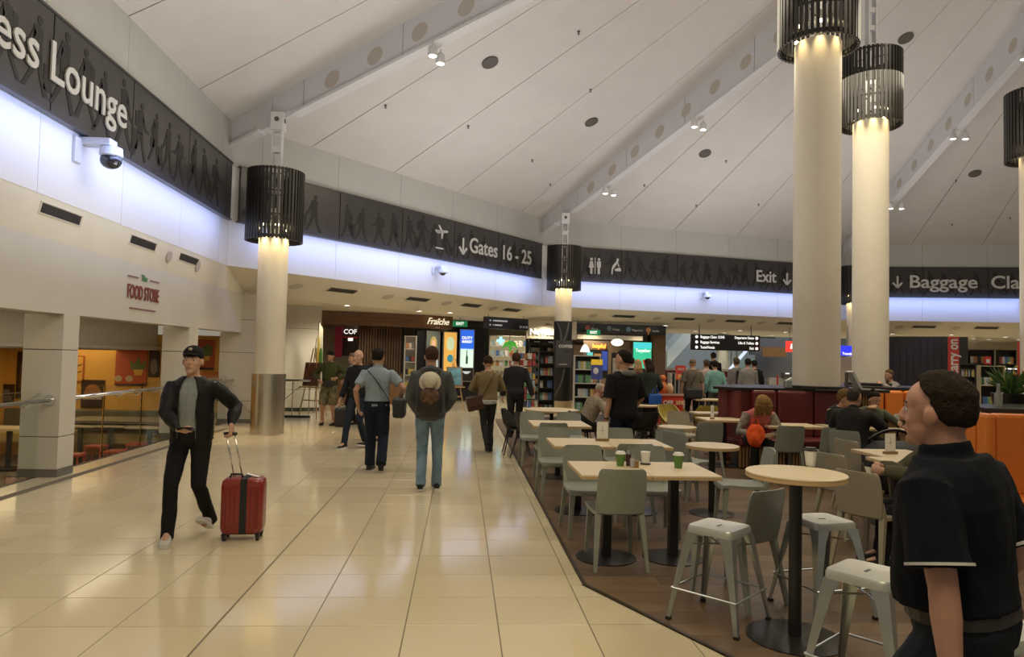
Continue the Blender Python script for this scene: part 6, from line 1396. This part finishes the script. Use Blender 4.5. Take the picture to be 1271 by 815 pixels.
text('$ OFF', .13, M_letter, plane_M((.20, -.02, .72), (1, 0, 0)), t, bold=.004); text('35%', .12, mat('sale_pale', (.7, .45, .25), .5), plane_M((.52, -.02, .72), (1, 0, 0)), t, bold=.004)
t = thing('orange_soft_toy', 'orange and cream soft toy heap on top of the sale bin', 'toy', (*(4.485, 15.331), .89)); obj('toy_body', MB().ell((0, 0, .15), (.10, .09, .15)), mat('toy_orange', (.55, .16, .05), .8), t, smooth=True); obj('toy_head', MB().ell((0, 0, .36), (.07, .07, .08)), mat('toy_orange', (.55, .16, .05), .8), t, smooth=True); obj('toy_arm', MB().ell((.16, 0, .12), (.09, .07, .13)), mat('toy_cream', (.5, .36, .2), .8), t, smooth=True)
t = thing('clothes_rack', 'rack of dark and pale clothes behind the sale signs', 'rack', (*(6.035, 20.137), 0)); obj('rail', MB().tube([(0, 0, 0), (0, 0, 1.3), (.95, 0, 1.3), (.95, 0, 0)], .015, 6), M_chrome, t)
for q in range(16): obj('garment', MB().box((.06+q*.056, 0, .92), (.035, .36, .72), taper=1), PM[(q*5) % 9] if q % 3 == 0 else (charc if q % 2 else M_cloth('garment_pale', (.3, .28, .25))), t)
# far concourse
rc = thing('red_counter', 'long crimson counter with a white top edge across the far concourse', 'counter', (*(8.728, 29.476), 0), ang((8.728, 29.476), (13.456, 29.638))); L = 4.5
obj('counter_front', MB().box((L/2, .1, .62), (L, .2, 1.24)), M_counter, rc); obj('white_edge', MB().box((L/2, .05, 1.28), (L+.05, .3, .10)), mat('edge_white', (.6, .58, .56), .5), rc); obj('mid_line', MB().box((L*.75, -.01, .95), (L*.5, .02, .06)), mat('edge_white', (.6, .58, .56), .5), rc)
o = thing('far_column', 'plain white round column in the far concourse behind the direction sign', 'column', (*(12.102, 31.742), 0)); obj('shaft', MB().lathe([(.27, 0), (.27, 4.2)], (0, 0, 0), 24), mat('column_far', (.55, .60, .58), .5), o, smooth=True, auto=40); obj('base_ring', MB().lathe([(.30, 0), (.30, .12)], (0, 0, 0), 24), M_grey, o)
def beamY(name, lab, cat, p0, p1, w_, h_, m, extra=None):
    p0, p1 = Vector(p0), Vector(p1); t = thing(name, lab, cat, tuple(p0)); d = p1-p0; up = Vector((0, 0, h_)); s_ = Vector((0, w_, 0)); obj('side_casing', MB().slab([(0, 0, 0), d, d+up, up], s_), m, t); return t, d
t, d = beamY('escalator', 'pale sloping escalator casing left of the direction sign', 'escalator', (11.947, 40.0, 1.233), (13.833, 40.0, 3.342), 1.2, .95, mat('escalator_pale', (.42, .46, .46), .5)); obj('balustrade', MB().slab([(0, 0, .95), d+Vector((0, 0, .95)), d+Vector((0, 0, 1.5)), (0, 0, 1.5)], (0, .03, 0)), mat('glass_pale', (.30, .36, .38), .2), t)
t, d = beamY('escalator', 'escalator with a lit white edge rising right of the far column', 'escalator', (14.817, 38.0, 0.973), (16.363, 38.0, 2.8), 1.2, .28, emat('lit_edge', (.55, .65, .9), .9)); obj('balustrade', MB().slab([(0, 0, .28), d+Vector((0, 0, .28)), d+Vector((0, 0, 1.1)), (0, 0, 1.1)], (0, .03, 0)), mat('glass_pale', (.30, .36, .38), .2), t)
for q in range(5): tt = (q+.5)/5; obj('balustrade_joint', MB().tube([d*tt+Vector((0, -.02, .28)), d*tt+Vector((0, -.02, 1.1))], .02, 4), M_grey, t)
t, d = beamY('escalator', 'dark stepped underside of an escalator at the far right of the concourse', 'escalator', (17.231, 40.0, 2.104), (18.393, 40.0, 2.984), 1.0, .9, mat('escalator_dark', (.05, .05, .05), .5)); obj('landing_glass', MB().box((-.8, 0, -.6), (3.0, .05, .8)), mat('glass_green', (.20, .28, .26), .2), t)
o = thing('queue_barrier', 'grey barrier gates in front of the crimson counter', 'barrier', (*(9.771, 25.387), 0))
for q in range(3): obj('barrier_gate', MB().tube([(q*.7, 0, 0), (q*.7, 0, 1.0), (q*.7+.35, 0, 1.0), (q*.7+.35, 0, 0)], .03, 6), M_galv, o)
# directory sign
r_, L, Hh = board('hanging_sign', 'wide black hanging sign for Baggage Claim and toilets, over the far concourse', 'sign', (8.417, 25.083), (11.011, 25.198), 2.06, 2.64, M_blackwall, .18)
for q, (s1, s2) in enumerate((('Baggage Claim 12345', 'Departure Gates'), ('Baggage Services', 'Lifts & Toilets'), ('Taxis/Hotels', 'Exit'))):
    z_ = .48-q*.19; wtext(r_, s1, .30, z_, .135, M_lit, align='LEFT', bold=.001, y=-.015, squeeze=.80); wtext(r_, s2, L-.24, z_, .135, M_lit, align='RIGHT', bold=.001, y=-.015, squeeze=.80); poly_flat(r_, 'round_icon', ell_pts(.16, z_, .055, .055, 10), M_lit); poly_flat(r_, 'round_icon', ell_pts(L-.13, z_, .055, .055, 10), M_lit)
for x_ in (.3, L-.3): obj('rod', MB().tube([(x_, .09, Hh), (x_, .09, Hh+.36)], .02, 6), M_grey, r_)
# kiosk left of the tallest column
ks = thing('kiosk', 'white kiosk with curved grey graphic and timber ceiling left of the tallest column', 'kiosk', (*(11.411, 25.27), 0), ang((11.411, 25.27), (14.244, 25.067))); L = 2.9
obj('front_panel', MB().box((.5, .1, .55), (1.0, .2, 1.1)), mat('kiosk_white', (.42, .42, .40), .5), ks); obj('red_stripe', MB().box((.30, -.01, .8), (.06, .02, .8)), M_redp, ks); obj('grey_curve', MB().slab([(x, -.012, z) for x, z in ((0, .2), (0, .75), (.25, .65), (.45, .4), (.55, .2))], (0, .01, 0)), M_grey, ks); obj('back_unit', MB().box((L/2, 1.5, 1.3), (L, .1, 2.6)), mat('kiosk_back', (.20, .22, .24), .5), ks)
for q in range(7): obj('timber_ceiling_board', MB().box((.25+q*.0, .2+q*.14, 2.05+q*.0), (.9, .10, .34)), M_oak, ks) if q < 1 else obj('timber_ceiling_board', MB().box((.25+q*.02, .2+q*.14, 2.22), (.9, .10, .03)), M_oak, ks)
obj('machine', MB().box((.62, -.05, 1.2), (.32, .25, .22)), mat('machine_steel', (.2, .2, .2), .3, .7), ks, bevel=.02); obj('machine_light', MB().box((.60, -.18, 1.27), (.14, .01, .04)), M_lit, ks)
t = thing('logo_sign', 'small red square lit sign left of the tallest column', 'sign', (*(11.595, 24.053), 2.24)); obj('lamp_box', MB().box((0, 0, 0), (.26, .08, .38)), emat('lit_red', (.75, .04, .03), 1.2), t); obj('white_mark', MB().slab([(x, -.045, z) for x, z in ((.0, -.08), (.03, .1), (.1, .1), (.08, -.08))], (0, .01, 0)), M_lit, t); obj('rod', MB().tube([(0, 0, .18), (0, 0, .74)], .01, 5), M_grey, t)
t = thing('currency_sign', 'blue lit sign with white lettering between the two tall columns', 'sign', (*(13.203, 23.135), 2.12)); obj('lamp_box', MB().box((0, 0, 0), (.50, .08, .34)), emat('lit_ultramarine', (.02, .03, .75), 1.4), t); text('Travelex', .12, M_lit, plane_M((0, -.045, -.10), (1, 0, 0)), t, bold=.003); obj('rod', MB().tube([(0, 0, .17), (0, 0, .86)], .01, 5), M_grey, t)
r_, L, Hh = board('money_kiosk', 'cream kiosk front with a red edge between the two tall columns', 'kiosk', (13.195, 23.737), (13.871, 23.789), 0, 1.9, mat('kiosk_cream', (.50, .40, .28), .5), .4); flat(r_, 'red_edge', L-.1, L, .8, 1.7, M_redp)
# dark shop at right with carry on pillars
ds = setting('wall_dark_shop'); a, b = (17.308, 27.456), (19.033, 26.128)
for q in range(9):
    f0, f1 = q/9, (q+1)/9; obj('wall_panel', seg((a[0]+(b[0]-a[0])*f0+.01, a[1]+(b[1]-a[1])*f0), (a[0]+(b[0]-a[0])*f1-.01, a[1]+(b[1]-a[1])*f1), 0, 2.82), mat('dark_shop_panel', (.012, .014, .020), .35), ds)
obj('core_wall', seg((a[0], a[1]+.05), (b[0], b[1]+.05), 0, 2.84, .2), M_dark, ds)
def pillar_sign(lab, a, b, c, z0, z1):
    r_, L, Hh = board('pillar_sign', lab, 'sign', a, b, z0, z1, M_redp, .35); obj('side_panel', MB().box((L+.14, .2, Hh/2), (.28, .38, Hh)), M_dark, r_)
    text('carry on', .46, mat('letter_white', (.62, .6, .58), .5), plane_M((L*.50, -.02, Hh*.73), (0, 0, 1), (-1, 0, 0)), r_, bold=.012, align='CENTER', squeeze=.86)
pillar_sign('red pillar sign with white vertical lettering left of the magazine shelves', (18.57, 25.559), (18.858, 25.338), None, 0, 2.80)
pillar_sign('red pillar sign with white vertical lettering cut by the right frame edge', (19.802, 23.665), (20.071, 23.445), None, 0, 2.62)
for n_, (a, b) in enumerate((((22.28, 29.508), (23.221, 29.039)), ((23.278, 28.834), (23.887, 28.59)))):
    r_, L, Hh = shelf_unit('dark wall shelf with white light lines in the right-hand shop, ' + ['left one', 'right one'][n_], a, b, 2.45, 4, M_dark, .4)
    goods(r_, L, Hh, 4, [7, 5][n_], 'packaged good on a dark wall shelf of the right-hand shop', 'package', 'package', 'goods on the dark wall shelves', .12, .3, .4, 0, .85); obj('light_line', MB().box((L/2, -.02, 1.63), (L, .02, .05)), M_lit, r_)
r_, L, Hh = shelf_unit('magazine stand right of the carry on pillar, above the polo man head', (13.481, 18.098), (13.792, 17.875), 1.75, 5, M_dark, .35); goods(r_, L, Hh, 5, 4, 'magazine on the stand right of the red lettered pillar', 'magazine', 'magazine', 'magazines right of the red pillar', .10, .2, .35, 15)
r_, L, Hh = shelf_unit('counter display with cream top and a small red sign above the mustard chair', (14.764, 19.009), (15.343, 18.767), 1.72, 3, mat('display_cream', (.45, .36, .2), .5), .5, back=M_dark); goods(r_, L, Hh, 3, 6, 'packet on the cream topped counter display', 'packet', 'packet', 'packets on the counter display', .12, .22, .5, 5)
t = thing('small_sign', 'small red sign on top of the cream counter display', 'sign', (*(14.693, 18.613), 1.74)); obj('red_panel', MB().box((0, 0, .12), (.20, .02, .22)), M_redp, t); obj('white_panel', MB().box((0, -.012, .10), (.10, .01, .10)), M_letter, t)
chair('yellow', (9.374, 11.971), R(20), 'mustard shell chair left of the potted flowers'); chair('yellow', (10.261, 12.71), R(-20), 'mustard shell chair behind the potted flowers')
table_rect((9.685, 12.766), .8, .5, 'white table just right of the black polo man head, nearer one'); table_rect((11.961, 15.687), .9, .5, 'white table just right of the black polo man head, farther one')
# potted flowers, bottle on the orange booth counter
pt = thing('potted_plant', 'black pot of green plants with small yellow flowers above the orange booth', 'plant', (*(6.567, 7.958), 1.15)); obj('pot', MB().lathe([(.17, 0), (.20, .20), (.18, .20), (.16, .18)], (0, 0, 0), 20), M_ctr, pt, smooth=True, auto=40); obj('pot_stand', MB().lathe([(.12, -1.15), (.12, 0)], (0, 0, 0), 16), M_ctr, pt)
lfm = [mat('leaf_%d' % q, c, .5) for q, c in enumerate(((.05, .11, .02), (.09, .16, .035), (.03, .07, .02)))]
for q in range(70):
    a_ = rnd.random()*2*PI; r0 = rnd.random()*.07; r1 = r0+.06+rnd.random()*.18; h = .25+rnd.random()*.32; c0 = Vector((r0*math.cos(a_), r0*math.sin(a_), .18)); c2 = Vector((r1*math.cos(a_), r1*math.sin(a_), h)); c1 = c0.lerp(c2, .5)+Vector((0, 0, .05)); s_ = Vector((-math.sin(a_), math.cos(a_), 0))*(.014+rnd.random()*.016)
    lf = MB(); up_ = Vector((0, 0, .004)); lf.add([c0-s_*.3, c0+s_*.3, c1+s_, c2, c1-s_, c0+up_, c1+up_*2, c2+up_], [(0, 1, 2, 6, 5), (0, 5, 6, 4), (6, 2, 3), (6, 3, 4), (0, 4, 3, 2, 1)]); obj('leaf', lf, lfm[q % 3], pt)
for q in range(14): a_ = rnd.random()*2*PI; r1 = rnd.random()*.2; obj('flower', MB().ell((r1*math.cos(a_), r1*math.sin(a_)-.03, .38+rnd.random()*.2), (.02, .02, .012), 8, 5), mat('flower_yellow', (.50, .34, .05), .6) if q % 3 else mat('flower_orange', (.5, .15, .04), .6), pt)
t = thing('glass_bottle', 'clear glass bottle on the dark counter beside the potted flowers', 'bottle', (*(5.581, 6.925), 1.25)); obj('bottle_body', MB().lathe([(.035, 0), (.038, .02), (.038, .12), (.016, .17), (.014, .22)], (0, 0, 0), 16), mat('bottle_glass', (.35, .36, .33), .08, spec=.8, alpha=.55), t, smooth=True, auto=40); obj('cap', MB().lathe([(.016, .215), (.016, .24)], (0, 0, 0), 10), M_galv, t)
# small things on the red booth counter
t = thing('tablet_stand', 'white tablet on a leaning stand on the booth counter between the columns', 'tablet', (*(6.628, 11.465), 1.235)); obj('tablet', MB().box((.03, 0, .16), (.04, .2, .32), ry=R(-28)), mat('tablet_white', (.5, .5, .5), .4), t); obj('stand', MB().box((-.10, 0, .14), (.03, .06, .28)), M_grey, t); obj('foot', MB().box((0, 0, .01), (.25, .14, .02)), M_grey, t)
t = thing('napkin_dispenser', 'small steel napkin dispenser on the booth counter left of the tallest column', 'dispenser', (*(5.397, 11.252), 1.235)); obj('dispenser_body', MB().box((0, 0, .07), (.12, .1, .14)), M_galv, t, bevel=.02); obj('napkin', MB().box((.03, 0, .15), (.08, .06, .03), ry=R(-30)), mat('napkin_white', (.7, .7, .68), .6), t)
# lower store posters, furniture behind the glass
def wall_pic(lab, x0, x1, y0, y1, Y_, base, parts=()):
    pass
def spic(lab, p0, p1, base, parts=()):
    """picture on the yellow end wall (faces -Y) from corner points"""
    x0, x1 = p0[0], p1[0]; z1, z0 = p0[2], p1[2]; t = thing('wall_picture', lab, 'picture', (x0, 17.98, z0)); w_, h_ = x1-x0, z1-z0
    obj('picture_panel', MB().box((w_/2, 0, h_/2), (w_, .03, h_)), base, t)
    for nm, pl, m_ in parts: obj(nm, MB().slab([(x*w_, -.024, z*h_) for x, z in pl], (0, .008, 0)), m_, t)
    return t
pc = lambda n, c: mat('pic_'+n, c, .5)
spic('orange poster of a potted plant and a bicycle, between the pillars', (-8.491, 18.0, 1.595), (-7.741, 18.0, 0.715), pc('orange', (.42, .075, .018)), (('pot_shape', [(.62, .30), (.85, .30), (.9, .46), (.58, .46)], pc('yellow', (.6, .34, .05))), ('plant_shape', [(.5, .46), (.95, .46), (.98, .75), (.8, .62), (.72, .85), (.62, .62), (.46, .72)], pc('green', (.10, .15, .03))),
    ('wheel_shape', [(.12+.12*math.cos(k*PI/5), .20+.09*math.sin(k*PI/5)) for k in range(10)], pc('pale', (.45, .35, .22))), ('wheel_shape', [(.46+.12*math.cos(k*PI/5), .20+.09*math.sin(k*PI/5)) for k in range(10)], pc('pale', (.45, .35, .22))), ('dark_band', [(0, 0), (1, 0), (1, .06), (0, .06)], pc('dark', (.04, .02, .01)))))
spic('dark picture of a round bun on the yellow wall beside the first pillar', (-9.279, 18.0, 0.843), (-8.733, 18.0, 0.161), pc('dark', (.04, .02, .01)), (('bun_shape', [(.5+.38*math.cos(k*PI/8), .45+.40*math.sin(k*PI/8)) for k in range(9)], pc('bun', (.30, .13, .04))), ('plate_shape', [(.08, .3), (.92, .3), (.85, .45), (.15, .45)], pc('pale', (.45, .35, .22)))))
spic('red outlined line drawing on the yellow wall just right of the first pillar', (-9.478, 18.0, 1.432), (-9.238, 18.0, 0.784), pc('redline', (.40, .12, .03)), (('inner_panel', [(.1, .05), (.9, .05), (.9, .95), (.1, .95)], M_yel), ('drawn_line', [(.2, .3), (.8, .4), (.8, .44), (.2, .34)], pc('redline', (.40, .12, .03))), ('drawn_line', [(.2, .55), (.8, .65), (.8, .69), (.2, .59)], pc('redline', (.40, .12, .03)))))
spic('tall narrow dark picture on the yellow wall left of the first pillar', (-10.806, 18.0, 1.5), (-10.544, 18.0, 0.364), pc('dark', (.04, .02, .01)), (('brown_shape', [(.3, .2), (.8, .25), (.75, .7), (.35, .75)], pc('brown', (.12, .05, .02))),))
spic('dark still life picture at the left frame edge behind the glass', (-11.461, 18.0, 0.699), (-10.854, 18.0, 0.182), pc('dark', (.04, .02, .01)), (('grey_shape', [(.3, .2), (.95, .2), (.9, .45), (.35, .5)], pc('grey', (.16, .14, .11))), ('grey_shape', [(.4, .55), (.9, .55), (.85, .75), (.45, .8)], pc('grey', (.16, .14, .11)))))
spic('black picture with a rounded pale shape beside the second pillar', (-7.701, 18.0, 1.593), (-7.441, 18.0, 0.941), pc('dark', (.04, .02, .01)), (('round_shape', [(.5+.35*math.cos(k*PI/6), .4+.3*math.sin(k*PI/6)) for k in range(12)], pc('grey', (.16, .14, .11))),))
spic('orange poster of a potted plant above the suitcase man shoulder', (-6.626, 18.0, 1.9), (-6.127, 18.0, 1.149), pc('orange', (.42, .075, .018)), (('pot_shape', [(.5, .30), (.75, .30), (.8, .46), (.45, .46)], pc('yellow', (.6, .34, .05))), ('plant_shape', [(.4, .46), (.9, .46), (.9, .75), (.65, .85), (.4, .72)], pc('green', (.10, .15, .03))), ('dark_band', [(0, 0), (1, 0), (1, .08), (0, .08)], pc('dark', (.04, .02, .01)))))
spic('orange and cream poster low on the yellow wall beyond the second pillar', (-6.399, 18.0, 1.103), (-5.939, 18.0, 0.331), pc('orange2', (.48, .16, .03)), (('cream_shape', [(.2, .5), (.9, .6), (.8, .8), (.3, .8)], pc('pale', (.45, .35, .22))), ('brown_shape', [(.3, .05), (.9, .05), (.8, .3), (.4, .3)], pc('brown', (.12, .05, .02)))))
for n_, (p, sx) in enumerate((((-8.569, 16.644), .9), ((-7.966, 16.745), .9), ((-7.0, 16.531), .8), ((-9.568, 15.769), .9))):
    t = thing('store_table', ['pale table on the lower floor just right of the first pillar', 'pale table on the lower floor midway between the pillars', 'pale table on the lower floor near the second pillar', 'pale table on the lower floor at the left frame edge'][n_], 'table', (p[0], p[1], -1.0)); obj('tabletop', MB().box((0, 0, .88), (sx, .7, .04)), M_top, t); obj('pedestal', MB().box((0, 0, .44), (.08, .08, .86)), M_ped, t); obj('base', MB().box((0, 0, .02), (.5, .5, .04)), M_ped, t)
M_rs = mat('stool_red', (.42, .05, .02), .45)
for n_, p in enumerate(((-7.6, 13.2), (-7.0, 13.4), (-7.2, 14.6), (-6.6, 15.0), (-8.2, 12.2), (-6.5, 13.9))):
    t = thing('red_stool', ['red stool on the lower floor, leftmost behind the glass', 'red stool on the lower floor, second behind the glass', 'red stool on the lower floor, far one in the middle', 'red stool on the lower floor nearest the second pillar', 'red stool on the lower floor by the first pillar', 'red stool on the lower floor under the bicycle poster'][n_], 'stool', (*p, -1.0)); obj('seat', MB().box((0, 0, .68), (.32, .32, .05)), M_rs, t, bevel=.01)
    for sx in (-1, 1):
        for sy in (-1, 1): obj('leg', MB().tube([(sx*.13, sy*.13, .67), (sx*.2, sy*.2, 0)], .016, 6), M_rs, t)
t = thing('bench_seat', 'long cream upholstered bench along the lower store wall behind the glass', 'bench', (-8.2, 17.2, -1.0)); obj('seat_cushion', MB().box((0, 0, .55), (5.2, .7, .25)), mat('bench_cream', (.50, .38, .14), .5), t, bevel=.04); obj('backrest', MB().box((0, .4, .85), (5.2, .15, .6)), mat('bench_dark', (.10, .09, .05), .5), t, bevel=.03)
# steel bin behind the suitcase man
t = thing('steel_bin', 'slim steel bin standing behind the man with the suitcase', 'bin', (*(-4.656, 13.378), 0)); obj('bin_body', MB().box((0, 0, .42), (.24, .24, .78)), M_steel, t, bevel=.02); obj('bin_lid', MB().box((0, 0, .86), (.26, .26, .05)), M_base, t, bevel=.01); obj('bin_foot', MB().box((0, 0, .015), (.22, .22, .03)), M_base, t)
